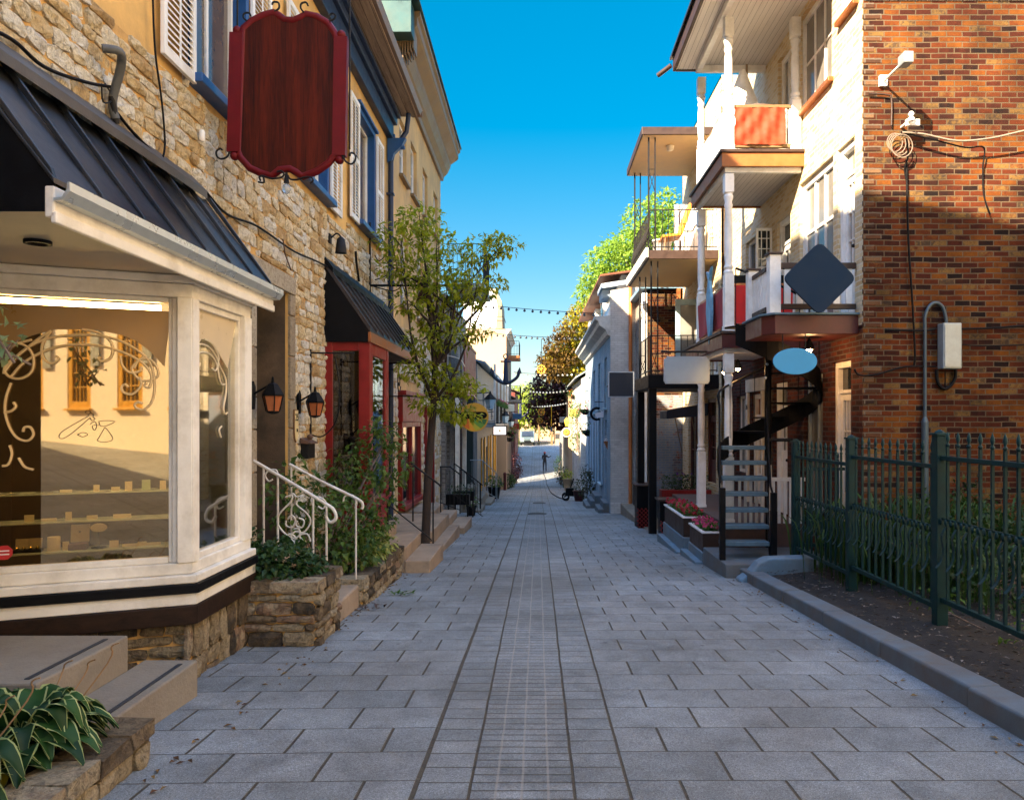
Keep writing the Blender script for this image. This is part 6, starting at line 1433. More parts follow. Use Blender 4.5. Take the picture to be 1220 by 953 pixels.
# lamps that are lit
def lamp(name, p, label, up, s=1.0, watt=6):
    t = thing(name, p, label, 'lamp', 'small lit bulbs under the galleries'); q = Vector(p)
    m = MB(); m.lathe(q, [(.075 * s, -.03), (.06 * s, .03), (.03 * s, .09), (.015, .12)], 12); m.tube([q + Vector((0, 0, .1)), q + Vector((0, 0, up))], .008, 5); m.build('shade', m_iron, t)
    MB().ball(q + Vector((0, 0, -.035)), .04 * s, 10, raw=True).build('bulb', lit('warm bulb', (1, .55, .2), 30), t)
    l = bpy.data.lights.new('bulb_light', 'POINT'); l.energy = watt; l.color = (1, .55, .22); l.shadow_soft_size = .04
    lo = bpy.data.objects.new('bulb_light', l); COL.objects.link(lo); lo.parent = t; lo.location = (0, 0, -.1)
p = at(964, 414, 10.5); lamp('pendant_lamp', p, 'lit bulb hanging under the white corner balcony by the cream door', .2, 1.0, 3.5)
p = at(863, 441, 12.6); lamp('wall_lamp', p, 'left of the two lit bulbs at the head of the white gallery column', .12, .9, 1.2)
p = at(879, 437, 12.4); lamp('wall_lamp', p, 'right of the two lit bulbs at the head of the white gallery column', .12, .9, 1.2)
# string of little pale lamps down the dark post
t = thing('light_chain', (3.42, 11.6, 2.0), 'short chain of pale glass bulbs hanging by the stair pole', 'light chain')
m = MB(); m.tube([tuple(at(914, 404, 11.4)), tuple(at(917, 418, 11.4)), tuple(at(913, 434, 11.4)), tuple(at(911, 452, 11.4))], .006, 5); m.build('cable', m_iron, t)
for x, y in ((915, 408), (918, 417), (914, 434), (912, 450)): MB().ball(tuple(at(x, y, 11.4)), .022, 8, raw=True).build('bulb', mat('pale bulb glass', (.5, .6, .7), rough=.1, bump=0), t)

# ---- spiral stair
stair = thing('spiral_stair', (3.3, 11.2, -.38), 'black iron stair: a straight blue-grey-edged flight turning into a spiral up to the corner balcony', 'staircase')
m_tread = mat('blue-grey worn tread', (.07, .13, .17), rough=.55, var=.3, scale=8, bump=.2)
zb0 = -.40; rise = .2275; zt_ = [zb0 + rise * (i + 1) for i in range(15)]
path_l, path_r = [], []
for i in range(7):
    y = 10.95 + i * .13; x0 = 2.66 + i * .03; x1 = x0 + .72; z = zt_[i]
    MB().box(x0 + .02, x1 - .02, y, y + .26, z - .06, z).build('tread', m_tread, stair, bev=.006)
    path_l.append((x0, y + .1, z)); path_r.append((x1, y + .1, z))
PX, PY = 3.58, 11.75; Rr_ = .76
for i in range(7, 15):
    a0 = 128 - (i - 7) * 36; a1 = a0 - 40; z = zt_[i]
    q = [(PX + .05 * math.cos(R(a0)), PY + .05 * math.sin(R(a0)))] + [(PX + Rr_ * math.cos(R(a0 + (a1 - a0) * k_ / 4)), PY + Rr_ * math.sin(R(a0 + (a1 - a0) * k_ / 4)) * .98) for k_ in range(5)] + [(PX + .05 * math.cos(R(a1)), PY + .05 * math.sin(R(a1)))]
    MB().prism(q, z - .03, z, 'un').build('tread', m_black, stair, bev=.004)
    am = (a0 + a1) / 2; path_l.append((PX + (Rr_ + .01) * math.cos(R(am)), PY + (Rr_ + .01) * math.sin(R(am)), z))
def strip(mb, P, lo, hi, th=.02):
    for a_, b_ in zip(P, P[1:]):
        a_, b_ = Vector(a_), Vector(b_); d = (b_ - a_); nn = Vector((-d.y, d.x, 0)); nn = nn.normalized() * th / 2 if nn.length > 1e-5 else Vector((th / 2, 0, 0))
        mb.hexa([a_ - nn + Vector((0, 0, lo)), b_ - nn + Vector((0, 0, lo)), a_ + nn + Vector((0, 0, lo)), b_ + nn + Vector((0, 0, lo)), a_ - nn + Vector((0, 0, hi)), b_ - nn + Vector((0, 0, hi)), a_ + nn + Vector((0, 0, hi)), b_ + nn + Vector((0, 0, hi))], raw=True)
sl_ = smooth([(path_l[0][0], path_l[0][1] - .1, zb0)] + path_l, 3)
m = MB(); strip(m, sl_, -.30, .03); m.build('outer_stringer', m_black, stair)
m = MB(); strip(m, [(path_r[0][0], path_r[0][1] - .1, zb0)] + path_r, -.16, .03); m.build('inner_stringer', m_black, stair)
m = MB(); m.tube([(PX, PY, .9), (PX, PY, 3.9)], .055, 12); m.tube([(path_r[-1][0] + .0, PY - .02, -.38), (path_r[-1][0], PY - .02, 1.3)], .03, 8); m.build('centre_pole', m_black, stair)
MB().box(2.62, 2.70, 10.86, 10.94, -.42, .62).build('newel', m_black, stair, bev=.006); MB().box(3.36, 3.44, 10.86, 10.94, -.42, .55).build('newel', m_black, stair, bev=.006)
m = MB(); hr = [(x, y, z + .85) for x, y, z in path_l]; m.tube(smooth(hr, 3), .018, 8); m.build('handrail', m_black, stair)
m = MB(); 
for x, y, z in path_l: m.tube([(x, y, z), (x, y, z + .85)], .008, 5)
for a_, b_ in zip(path_l, path_l[1:]): c_ = [(a_[i] + b_[i]) / 2 for i in range(3)]; m.tube([c_, (c_[0], c_[1], c_[2] + .85)], .007, 5)
m.build('balusters', m_black, stair)
m = MB(); hr = [(x + .02, y, z + .8) for x, y, z in path_r]; m.tube([(3.4, 10.9, .5)] + hr, .016, 7); m.build('handrail', m_black, stair)

# terrace, pad, planters, blue concrete
mb = MB(); vs_ = []
for i in range(15):
    y = 3.0 + i * .55
    for j, x in enumerate((3.0, 3.3, 3.6, 4.0, 4.6, 6, 9, 14)): vs_.append((x, y, rz(y) + .10 + (.05 if j > 1 else 0) + .03 * noise.noise(Vector((x * 2, y * 2, 0)))))
mb._add(vs_, [(i * 8 + k, i * 8 + k + 1, (i + 1) * 8 + k + 1, (i + 1) * 8 + k) for i in range(14) for k in range(7)], smooth=True)
soil = mat('dark garden soil', (.010, .0095, .009), rough=1, var=.5, scale=9, bump=1.2, grain=60, dirt=(.035, .028, .022), dirt_amt=.25)
struct(mb.build('soil_bed', soil, recalc=False))
MB().box(2.98, XR - .002, 12.0, 16.8, -1.3, -.05).build('terrace', mat('dark terrace boards', (.10, .055, .04), rough=.7, var=.3), R1, bev=.01)
pad = MB(); pad.prism([(2.62, 10.55), (XR, 10.55), (XR, 12.0), (2.62, 12.0)], -1.0, -.42, 'un'); o = pad.build('stair_pad', m_granite, bev=.015); tag(o, 'dark worn concrete pad under the foot of the black stair', 'concrete pad')
m = MB(Frame((0, 10.3, 0), (1, 0, 0), (0, -1, 0))); m.prism([(2.72, -.56), (2.86, -.47), (2.98, -.33), (3.1, -.27), (3.72, -.25), (3.74, -.6), (2.72, -.72)], -.12, .12)
o = m.build('concrete_lump', m_bluec, bev=.03, seg=3); tag(o, 'low blue-painted concrete block with a sloping end, before the stair', 'concrete block')
# kerb in separate stones
kerb = thing('kerb', (2.9, 7, rz(7)), 'granite kerb of long stones along the soil bed, lower right', 'kerb')
y = 2.6; rg = random.Random(2)
while y < 10.7:
    L = rg.uniform(1.0, 1.35); z0, z1 = rz(y) + .14, rz(y + L) + .14; j = rg.uniform(-.012, .012)
    MB().hexa([(2.82 + j, y + .006, z0 - .4), (3.04 + j, y + .006, z0 - .4), (2.82 + j, y + L - .006, z1 - .4), (3.04 + j, y + L - .006, z1 - .4), (2.82 + j, y + .006, z0), (3.04 + j, y + .006, z0 + .01), (2.82 + j, y + L - .006, z1), (3.04 + j, y + L - .006, z1 + .01)]).build('kerbstone', m_granite, kerb, bev=.02, seg=3)
    y += L
# boards over the base walls of the terrace, flower boxes
def flower_box(name, label, x0, x1, y0, y1, z0, z1, wall_z, cols, seed):
    t = thing(name, ((x0 + x1) / 2, (y0 + y1) / 2, z0), label, 'flower box', 'flower boxes along the right edge')
    m = MB(); m.box(x0, x1, y0, y0 + .03, z0, z1); m.box(x0, x1, y1 - .03, y1, z0, z1); m.box(x0, x0 + .03, y0 + .03, y1 - .03, z0, z1); m.box(x1 - .03, x1, y0 + .03, y1 - .03, z0, z1)
    m.build('box', m_brown, t, bev=.005); m = MB(); m.box(x0 - .02, x1 + .02, y0 - .02, y0 + .04, z1 + .001, z1 + .03); m.box(x0 - .02, x1 + .02, y1 - .04, y1 + .02, z1 + .001, z1 + .03); m.box(x0 - .02, x0 + .04, y0 + .04, y1 - .04, z1 + .001, z1 + .03); m.box(x1 - .04, x1 + .02, y0 + .04, y1 - .04, z1 + .001, z1 + .03)
    m.build('rim', m_white, t, bev=.004); MB().box(x0 + .03, x1 - .03, y0 + .03, y1 - .03, z1 - .08, z1 - .04).build('soil', soil, t)
    flowers(t, Frame((0, 0, 0), (0, 1, 0), (1, 0, 0)), y0 + .03, y1 - .03, x0 + .03, x1 - .03, z1 - .02, .14, cols, seed=seed, k=26, dens=1.2); return t
o = MB().box(2.62, 2.98, 12.05, 13.2, -1.1, -.52).box(2.50, 2.62, 12.0, 13.3, -1.1, -.66).build('base_wall', m_bluec, bev=.015); tag(o, 'blue-grey painted plinth under the nearer flower box', 'plinth')
flower_box('flower_box', 'brown wooden flower box with white rim and pink geraniums, nearer one by the stair', 2.64, 3.0, 12.1, 13.15, -.515, -.22, 0, [m_fl_pink, m_fl_pink], 5)
o = MB().box(2.58, 2.98, 13.45, 15.6, -1.2, -.50).box(2.46, 2.58, 13.4, 15.6, -1.2, -.74).build('base_wall', m_bluec, bev=.015); tag(o, 'blue-grey painted plinth under the farther flower box', 'plinth')
flower_box('flower_box', 'longer brown flower box with red geraniums behind the pink one', 2.60, 3.0, 13.5, 15.5, -.495, -.16, 0, [m_fl_red, m_fl_red], 7)
# white terrace balustrade seen through the stair
m = MB()
for i in range(12): x = 3.2 + i * .09; m.box(x, x + .04, 12.05, 12.08, -.05, .62)
m.box(3.15, XR, 12.04, 12.09, .621, .68); m.box(3.18, 3.34, 12.1, 12.26, -.05, .95) if False else None
m.build('terrace_balustrade', m_white, R1)
m = MB(); m.tube([tuple(at(917, 524, 11.6)), tuple(at(944, 524, 11.6))], .03, 6); m.build('terrace_rail', m_iron, R1)

# ---- signs on the near building
F = FF(9.72); p = at(976, 332, 9.72); h = 42.5 / 900 * 9.72
t = thing('diamond_sign', p, 'blank dark blue diamond-shaped sign in front of the white corner balcony', 'sign')
q = []; rc = .09
for k_, (dx, dz) in enumerate(((0, 1), (-1, 0), (0, -1), (1, 0))):
    cx_, cz_ = p.x + dx * (h - rc * 1.2), p.z + dz * (h - rc * 1.2); a0 = 90 + 90 * k_
    q += [(cx_ + rc * math.cos(R(a0 + a_)), cz_ + rc * math.sin(R(a0 + a_))) for a_ in (-45, -20, 0, 20, 45)]
MB(F).prism(q, -.02, .02).build('board', mat('dark navy sign board', (.004, .020, .048), rough=.7, spec=.2, var=.06, bump=.02), t, bev=.004)
m = MB(); m.tube([(p.x, 9.745, p.z), (p.x, 10.12, p.z + .1)], .02, 6); m.tube([(p.x, 9.745, p.z + .25), (p.x, 10.12, 3.66)], .012, 6); m.build('bracket', m_iron, t)
F = FF(10.02); p = at(947, 430.5, 10.02); t = thing('oval_sign', p, 'blank sky-blue oval sign hanging under the corner balcony', 'sign')
m = MB(F); m.prism([(p.x + .292 * math.cos(R(a_)), p.z + .175 * math.sin(R(a_))) for a_ in range(0, 360, 6)], -.015, .015); m.build('board', mat('sky blue sign board', (.065, .30, .55), rough=.7, spec=.2, var=.04, bump=.02), t, bev=.004)
m = MB(); 
for dx in (-.15, .15): m.tube([(p.x + dx, 10.04, p.z + .14), (p.x + dx, 10.06, 2.75)], .007, 5)
m.build('hanger', m_iron, t)
F = FF(13.2); p = at(818, 441, 13.2); t = thing('hanging_sign', p, 'blank pale grey rectangular hanging sign with notched corners beside the white column', 'sign')
w, hh, c_ = .40, .24, .05
m = MB(F); m.prism([(p.x - w + c_, p.z + hh), (p.x - w + c_, p.z + hh - .03), (p.x - w, p.z + hh - c_), (p.x - w, p.z - hh + c_), (p.x - w + .03, p.z - hh), (p.x + w - .03, p.z - hh), (p.x + w, p.z - hh + c_), (p.x + w, p.z + hh - c_), (p.x + w - c_, p.z + hh - .03), (p.x + w - c_, p.z + hh)][::-1], -.02, .02); m.build('rim', mat('pale sign rim', (.28, .34, .38), var=.05), t, bev=.004)
m = MB(F); m.box(p.x - w + .03, p.x + w - .03, .021, .025, p.z - hh + .035, p.z + hh - .05); m.build('face', mat('pale grey sign face', (.30, .37, .41), rough=.7, spec=.2, var=.05, bump=.02), t)
m = MB(F); zz = p.z + hh + .08; m.tube([(p.x - w - .05, 0, zz), (XR - .4, 0, zz)], .02, 6); 
for dx in (-.2, .2): m.tube([(p.x + dx, 0, zz), (p.x + dx, 0, p.z + hh - .02)], .008, 5)
m.tube([(XR - .42, 0, zz), (XR - .42, 0, zz + .25)], .015, 5); m.build('arm', m_iron, t)
t = thing('fish_ornament', at(851, 368, 12.9), 'pale blue fish-shaped ornament hung on the crimson screen of the lower gallery', 'ornament')
m = MB(Frame((2.96, 0, 0), (0, 1, 0), (-1, 0, 0))); yc = 13.0; zc = 3.5
m.prism([(yc - .02, zc - .62), (yc + .10, zc - .35), (yc + .2, zc - .05), (yc + .16, zc + .3), (yc + .05, zc + .5), (yc + .2, zc + .68), (yc - .02, zc + .62), (yc - .18, zc + .7), (yc - .05, zc + .48), (yc - .16, zc + .2), (yc - .18, zc - .1), (yc - .12, zc - .38)], -.02, .03); m.build('fish_body', mat('pale blue ornament', (.16, .38, .55), var=.3, scale=9), t, bev=.008)
# closed parasol and table upstairs
t = thing('parasol', (3.62, 13.1, 5.95), 'white half-folded parasol on the upper gallery', 'parasol')
m = MB(); m.tube([(3.62, 13.1, 5.95), (3.62, 13.1, 7.75)], .02, 8); m.build('pole', m_tanwood, t)
m = MB(); m.lathe((3.55, 13.1, 6.55), [(.48, 0), (.47, .05), (.34, .35), (.18, .75), (.05, 1.1)], 8); m.build('canopy', m_white, t)
t = thing('round_table', (3.6, 12.75, 5.95), 'small round dark table just visible above the orange screen', 'table'); m = MB(); m.lathe((3.62, 12.6, 6.68), [(.32, 0), (.34, .02), (.34, .05), (.30, .06)], 18); m.build('tabletop', mat('dark brown table', (.10, .06, .05)), t); m = MB(); m.lathe((3.62, 12.6, 5.93), [(.16, 0), (.03, .05), (.03, .745)], 8); m.build('leg', m_iron, t)

# ---- brick side wall: pipes, box, cables
FW = Frame((0, 9.9, 0), (1, 0, 0), (0, -1, 0))
def w9(x, y, n=.04): p = at(x, y, 9.9 - n); return (p.x, n, p.z)
def wcable(pts, r, label, mt=None, name='wall_cable'):
    o = MB(FW).tube(smooth(pts, 5), r, 6).build(name, mt or m_black, recalc=False); return tag(o, label, 'cable')
t = thing('service_mast', (5.0, 9.86, 0), 'grey conduit rising from behind the fence and hooking over like a crook', 'conduit')
m = MB(FW); m.tube(smooth([w9(1102, 640), w9(1102, 545), w9(1102, 400), w9(1102, 378), w9(1108, 364), w9(1116, 361), w9(1123, 366), w9(1127, 380), w9(1127, 386)], 5), .022, 8); m.build('conduit', mat('dark grey conduit', (.06, .09, .11), rough=.5, metal=.3), t)
m = MB(FW); a = w9(1102, 640, .05); b = w9(1102, 503, .05); m.tube([a, b], .045, 10); m.lathe(b, [(.045, 0), (.03, .05), (.02, .07)], 10); m.build('sleeve', mat('dark grey conduit', (.06, .09, .11)), t)
t = thing('utility_box', w9(1129, 440), 'grey metal utility box on the brick wall with a dark loop of cable beneath', 'utility box')
a = w9(1118, 440); b = w9(1140, 386); m = MB(FW); m.box(a[0], b[0], .01, .16, a[2], b[2]); m.build('case', m_galv, t, bev=.012)
MB(FW).box(a[0] + .015, b[0] - .015, .161, .17, a[2] + .02, b[2] - .02).build('door', m_galv, t, bev=.004)
m = MB(FW); m.tube(smooth([w9(1116, 440), w9(1117, 455), w9(1124, 463), w9(1132, 460), w9(1138, 450), w9(1138, 440)], 5), .022, 7); m.tube([w9(1126, 440), w9(1126, 462)], .008, 5); m.build('cable_loop', m_black, t)
wcable([w9(1080, 190), w9(1082, 280), w9(1087, 360), w9(1090, 420), w9(1089, 436)], .013, 'thick black cable dropping down the brick wall left of the conduit')
wcable([w9(1018, 440), w9(1024, 447), w9(1045, 446), w9(1078, 437), w9(1115, 437)], .012, 'black cable running along the brick from the corner to the grey box')
wcable([w9(1055, 393), w9(1100, 394), w9(1115, 392)], .014, 'short horizontal cable on the brick left of the grey box'); wcable([w9(1140, 392), w9(1180, 391), w9(1225, 388), w9(1300, 386)], .014, 'horizontal cable on the brick leading right from the grey box')
wcable([w9(1140, 410), w9(1180, 412), w9(1300, 408)], .008, 'thin lower cable on the brick right of the grey box')
wcable([w9(1075, 158, .12), w9(1100, 160, .16), w9(1140, 168, .18), w9(1180, 165, .2), w9(1225, 155, .22), w9(1300, 140, .25)], .013, 'pale twisted cable strung across the sunlit brick wall', mat('pale cable', (.22, .17, .13)))
wcable([w9(1075, 158, .12), w9(1110, 166, .14), w9(1150, 176, .12), w9(1172, 176, .1), w9(1171, 200, .06), w9(1172, 232, .05), w9(1180, 256, .05)], .010, 'dark cable hanging off the pale one down the sunlit brick')
wcable([w9(1035, 112), w9(1055, 113), w9(1062, 118), w9(1062, 150)], .012, 'dark conduit bend under the small camera on the brick', m_brown)
t = thing('wall_camera', w9(1052, 100), 'small white floodlight on an arm sticking out of the sunlit brick wall', 'floodlight')
a = w9(1052, 98, .02); m = MB(FW); m.box(a[0] - .05, a[0] + .05, .0, .05, a[2] - .06, a[2] + .08); m.tube([(a[0], .03, a[2]), (a[0] + .02, .58, a[2] + .02)], .018, 6); m.build('arm', m_white, t, bev=.004)
MB(FW).box(a[0] - .04, a[0] + .08, .5, .68, a[2] - .05, a[2] + .09).build('head', m_galv, t, bev=.015)
t = thing('cable_insulator', w9(1072, 160), 'white insulator with coiled wires on the sunlit brick wall', 'insulator')
a = w9(1074, 152, .0); m = MB(FW); m.tube([(a[0], .0, a[2]), (a[0], .3, a[2])], .02, 6); m.lathe((a[0], .26, a[2] - .02), [(.03, 0), (.045, .03), (.02, .06), (.04, .09), (.02, .12)], 10); m.box(a[0] - .03, a[0] + .14, .16, .2, a[2] - .05, a[2] + .03); m.build('bracket', mat('pale porcelain', (.7, .68, .62), rough=.3), t)
m = MB(FW)
for k_ in range(4): c = w9(1066 + k_ * 2, 170 + k_ * 2, .08); m.tube([(c[0] + (.10 + .012 * k_) * math.cos(R(a_)), .08 + .02 * k_, c[2] + (.12 + .01 * k_) * math.sin(R(a_))) for a_ in range(0, 360, 18)], .006, 5, closed=True)
m.build('wire_coil', mat('pale cable', (.45, .38, .32)), t)
wcable([w9(1080, 165, .25), w9(1082, 185, .12), w9(1078, 200, .06), w9(1080, 215, .04)], .012, 'loose twisted wire end under the coiled wires')

# ---- the green fence
fence = thing('iron_fence', (3.6, 7.7, -.2), 'dark green iron fence with spear-topped pickets and a band of curled leaves', 'fence')
FX = 3.6; ps = [2.95, 4.87, 6.77, 8.68, 10.55]; tops = [1.345, 1.26, 1.176, 1.083]
for i, y in enumerate(ps):
    zt = tops[max(0, i - 1)] + .20; zb = rz(y) + .05
    p_ = MB().box(FX - .05, FX + .05, y - .05, y + .05, zb, zt).build('post', m_green, fence, bev=.006)
    m = MB(); m.box(FX - .062, FX + .062, y - .062, y + .062, zt + .001, zt + .022); m.lathe((FX, y, zt + .022), [(.05, 0), (.045, .012), (.012, .03)], 4); m.build('cap', m_green, p_, bev=.003)
def picket_mesh(zb, zt, x, y):
    m = MB(); m.box(x - .011, x + .011, y - .011, y + .011, zb, zt + .10)
    m.lathe((x, y, zt + .10), [(.011, 0), (.019, .012), (.019, .022), (.010, .034), (.011, .045), (.019, .07), (.014, .10), (.002, .135)], 8); return m
for i in range(4):
    y0, y1 = ps[i] + .05, ps[i + 1] - .05; zt = tops[i]; zb = zt - 1.262
    pn = MB().box(FX - .022, FX + .022, y0, y1, zt - .02, zt + .02).box(FX - .022, FX + .022, y0, y1, zb - .022, zb + .022).box(FX - .008, FX + .008, y0, y1, zb + .71, zb + .73).build('panel_rails', m_green, fence, bev=.004)
    k = 11; first = None
    for j in range(k):
        y = y0 + (y1 - y0) * (j + .5) / k
        if first is None: first = picket_mesh(zb, zt, FX, y).build('picket', m_green, pn); yf = y
        else: c = first.copy(); COL.objects.link(c); c.parent = pn; c.location = (0, y - yf, 0)
    m = MB()
    for j in range(k * 2 + 1):
        y = y0 + (y1 - y0) * j / (k * 2); m.ball((FX - .02, y, zb + .695), .021, 8, sq=(.6, 1, 1.5))
        if j % 2:
            P_ = smooth([(-.014, .66), (-.05, .58), (-.035, .46), (-.055, .36), (-.10, .30)], 3); w_ = .016
            for (d0, z0_), (d1, z1_) in zip(P_, P_[1:]):
                m.hexa([(FX + d0, y - w_, zb + z0_), (FX + d0, y + w_, zb + z0_), (FX + d0 - .006, y - w_, zb + z0_), (FX + d0 - .006, y + w_, zb + z0_), (FX + d1, y - w_, zb + z1_), (FX + d1, y + w_, zb + z1_), (FX + d1 - .006, y - w_, zb + z1_), (FX + d1 - .006, y + w_, zb + z1_)])
    m.build('leaf_band', m_green, pn)
m = MB(); yy = 10.45
for zz in (-.15, .9): m.box(3.65, XR - .02, yy - .02, yy + .02, zz, zz + .04)
rr_ = m.build('return_rails', m_green, fence)
for j in range(4): picket_mesh(-.15, .92, 3.76 + j * .13, yy).build('picket', m_green, rr_)
# plants behind the fence
rg = random.Random(12)
def grassy(name, label, c, n, h, sp, lm, w=.02, seed=1, cat='plant', arch=.5):
    rg = random.Random(seed); t = thing(name, c, label, cat, 'plants in the bed behind the green fence'); m = MB()
    for _ in range(n):
        az = rg.uniform(0, 6.28); H = h * rg.uniform(.55, 1.1); o_ = H * arch * rg.uniform(.3, 1); x, y = c[0] + rg.gauss(0, sp * .5), c[1] + rg.gauss(0, sp * .5)
        dx, dy = math.cos(az), math.sin(az); m.cr = rg.random(); ww = w * rg.uniform(.6, 1.3); vs_ = []
        for k_ in range(6):
            f = k_ / 5; px_ = x + dx * o_ * f ** 1.8; py_ = y + dy * o_ * f ** 1.8; z_ = c[2] + H * math.sin(f * 1.9) / math.sin(1.57); q = ww * math.sin(math.pi * (f * .85 + .12))
            vs_ += [(px_ - dy * q, py_ + dx * q, z_), (px_ + dy * q, py_ - dx * q, z_)]
        m._add(vs_, [(2 * k_, 2 * k_ + 1, 2 * k_ + 3, 2 * k_ + 2) for k_ in range(5)], raw=True, smooth=True)
    m.build('foliage', lm, t, recalc=False); return t
lf_fern = leaf_mat('fern leaves', (.01, .03, .006), (.045, .10, .02), .25)
for i, (x, y, n, h, lb) in enumerate(((3.95, 9.3, 130, .95, 'tall arching green blades behind the second fence panel, nearest the cream door'), (4.5, 9.2, 150, 1.0, 'clump of upright green blades behind the middle fence panel'), (5.2, 9.0, 150, .95, 'clump of green blades right of the grey conduit, at the brick wall'),
                                      (4.35, 8.1, 100, .7, 'low clump of blades just behind the big fence post'), (5.9, 8.6, 150, .95, 'clump of green blades behind the right-hand fence panel'), (4.0, 10.3, 60, .8, 'thin upright blades at the far end of the fence'))):
    grassy('blade_plant', lb, (x, y, rz(y) + .14), n, h, .5, lf_fern, .016, seed=i + 3)
bush('garden_shrub', [(4.9, 8.4, .25, .5, .42), (5.5, 8.0, .2, .5, .4), (4.3, 9.0, .3, .4, .45), (6.2, 7.6, .25, .6, .5), (5.2, 9.3, .5, .4, .4), (4.3, 7.9, .1, .35, .3), (4.6, 7.3, .05, .4, .3), (5.3, 6.8, .1, .45, .35), (5.0, 9.4, .2, .6, .5), (6.0, 8.8, .3, .6, .5)], 7500, .075, leaf_mat('garden leaves', (.006, .02, .004), (.03, .07, .012), .2), 'dark leafy shrub filling the bed behind the green fence', 'shrub')
bush('low_weeds', [(4.0, 6.0, -.12, .3, .12), (4.6, 5.6, -.1, .4, .14), (3.9, 7.4, -.15, .3, .1)], 260, .07, lf_mid, 'few low weeds among the soil behind the fence, bottom right', 'plant', stems=1)
rg = random.Random(6); m = MB()
for _ in range(3400):
    x = rg.uniform(3.06, 5.6); y = rg.uniform(3.2, 10.2); L = rg.uniform(.012, .035); a_ = rg.uniform(0, 6.28); z = rz(y) + .12 + (.05 if x > 3.5 else .05 * max(0, (x - 3.0) / .6)) + rg.uniform(0, .02); dx, dy = math.cos(a_) * L, math.sin(a_) * L; q = rg.uniform(.15, .5); m.cr = rg.random()
    m._add([(x - dx, y - dy, z), (x + dy * q, y - dx * q, z + .01), (x + dx, y + dy, z + .004), (x - dy * q, y + dx * q, z + .008)], [(0, 1, 2, 3)], raw=True)
o = m.build('bark_litter', stone_mat('bark chips', [(0, (.02, .015, .01)), (.6, (.07, .05, .035)), (.9, (.20, .17, .14)), (1, (.38, .35, .32))]), recalc=False, origin=(3.5, 7, -.3)); tag(o, 'scattered bark chips and twigs over the dark soil bed', 'bark litter', kind='stuff')
rg = random.Random(9); m = MB()
for _ in range(230):
    s_ = rg.choice((-1, -1, 1)); y = rg.uniform(3.6, 16); x = (-2.0 + abs(rg.gauss(0, .12))) if s_ < 0 else 2.78 - abs(rg.gauss(0, .1)); L = rg.uniform(.012, .03); a_ = rg.uniform(0, 6.28); dx, dy = math.cos(a_) * L, math.sin(a_) * L; z = rz(y) + .006; m.cr = rg.random()
    m._add([(x - dx, y - dy, z), (x + dy * .5, y - dx * .5, z + .012), (x + dx, y + dy, z + .003), (x - dy * .5, y + dx * .5, z + .008)], [(0, 1, 2, 3)], raw=True)
o = m.build('fallen_leaves', stone_mat('dry leaves', [(0, (.12, .05, .02)), (.5, (.28, .14, .04)), (1, (.40, .26, .08))]), recalc=False, origin=(-2, 7, -.3)); tag(o, 'small dry brown leaves gathered along the edges of the paving', 'leaves', kind='stuff')
def sprig(x, y, n, seed, lb):
    rg = random.Random(seed); m = MB()
    for _ in range(n):
        px_, py_ = x + rg.gauss(0, .08), y + rg.gauss(0, .05); leaf(m, Vector((px_, py_, rz(py_) + .02)), Vector((rg.uniform(-1, 1), rg.uniform(-1, 1), .15)), Vector((0, 0, 1)), .09, .035, rg)
    o = m.build('fallen_sprig', lf_mid if seed == 1 else m_brown, recalc=False); tag(o, lb, 'sprig')
p = at(477, 708, 1440 / 156); sprig(p.x, 9.2, 22, 1, 'small green leafy sprig lying on the left paving'); p = at(437, 725, 1440 / 173); sprig(p.x, 8.3, 14, 2, 'dry brown sprig lying by the long planter')
# ================================================================== RIGHT: farther houses
XB = 4.1; GB = FR(XB)
R2 = thing('gallery_house', (XB, 19, -1), 'second right building with cream-soffit balconies carried on slender black lattice posts', 'building')
ww = [(17.2, 17.9, 5.4, 7.5), (19.6, 20.5, 5.7, 7.4), (17.2, 17.9, 2.65, 4.7), (19.6, 20.5, 2.65, 4.7), (17.4, 18.4, .1, 2.1), (19.4, 20.6, -.3, 1.9)]
m = MB(GB); m.wall(16.89, 21.45, -1.6, 9.3, ww, .2); m.build('wall', m_bricky, R2, recalc=False)
MB().box(XB + .25, XB + .3, 16.9, 21.4, -1.6, 9.2).box(XB, 12, 21.4, 21.45, -1.6, 9.3).box(XB, 12, 16.89, 16.92, 8.6, 9.3).box(XB, 12, 16.9, 21.45, 9.25, 9.3).build('body', m_bricky, R2)
for w in ww[:4]: window(R2, GB, *w, n=-.1, pm=m_pane2)
glazed_door(R2, GB, *ww[4], m_dkred); window(R2, GB, *ww[5], n=-.1, fm=m_dkred)
m_sof = mat('cream soffit', (.60, .42, .20), rough=.6, var=.08, bump=.05)
def slab(z, x0, y0, y1, mt, sofm, th=.18):
    o = MB().box(x0, XB - .001, y0, y1, z - th, z).build('balcony_slab', mt, R2, bev=.01); MB().box(x0 + .03, XB - .002, y0 + .03, y1 - .03, z - th - .012, z - th - .002).build('soffit', sofm, o); return o
top = slab(8.42, 2.42, 17.6, 20.6, m_brown, m_sof); s2 = slab(5.45, 2.50, 17.15, 20.8, m_brown, m_sof, .2); s3 = slab(2.62, 2.50, 17.1, 19.5, m_black, mat('dark soffit', (.05, .04, .035)), .3)
MB().box(2.44, 2.50, 17.12, 20.85, 5.28, 5.5).build('edge_board', m_white, s2, bev=.004)
m = MB(); m.lathe((3.2, 18.3, 8.1), [(.1, .12), (.08, .02), (.02, 0)], 12); m.build('ceiling_lamp', mat('opal glass', (.7, .65, .55)), top)
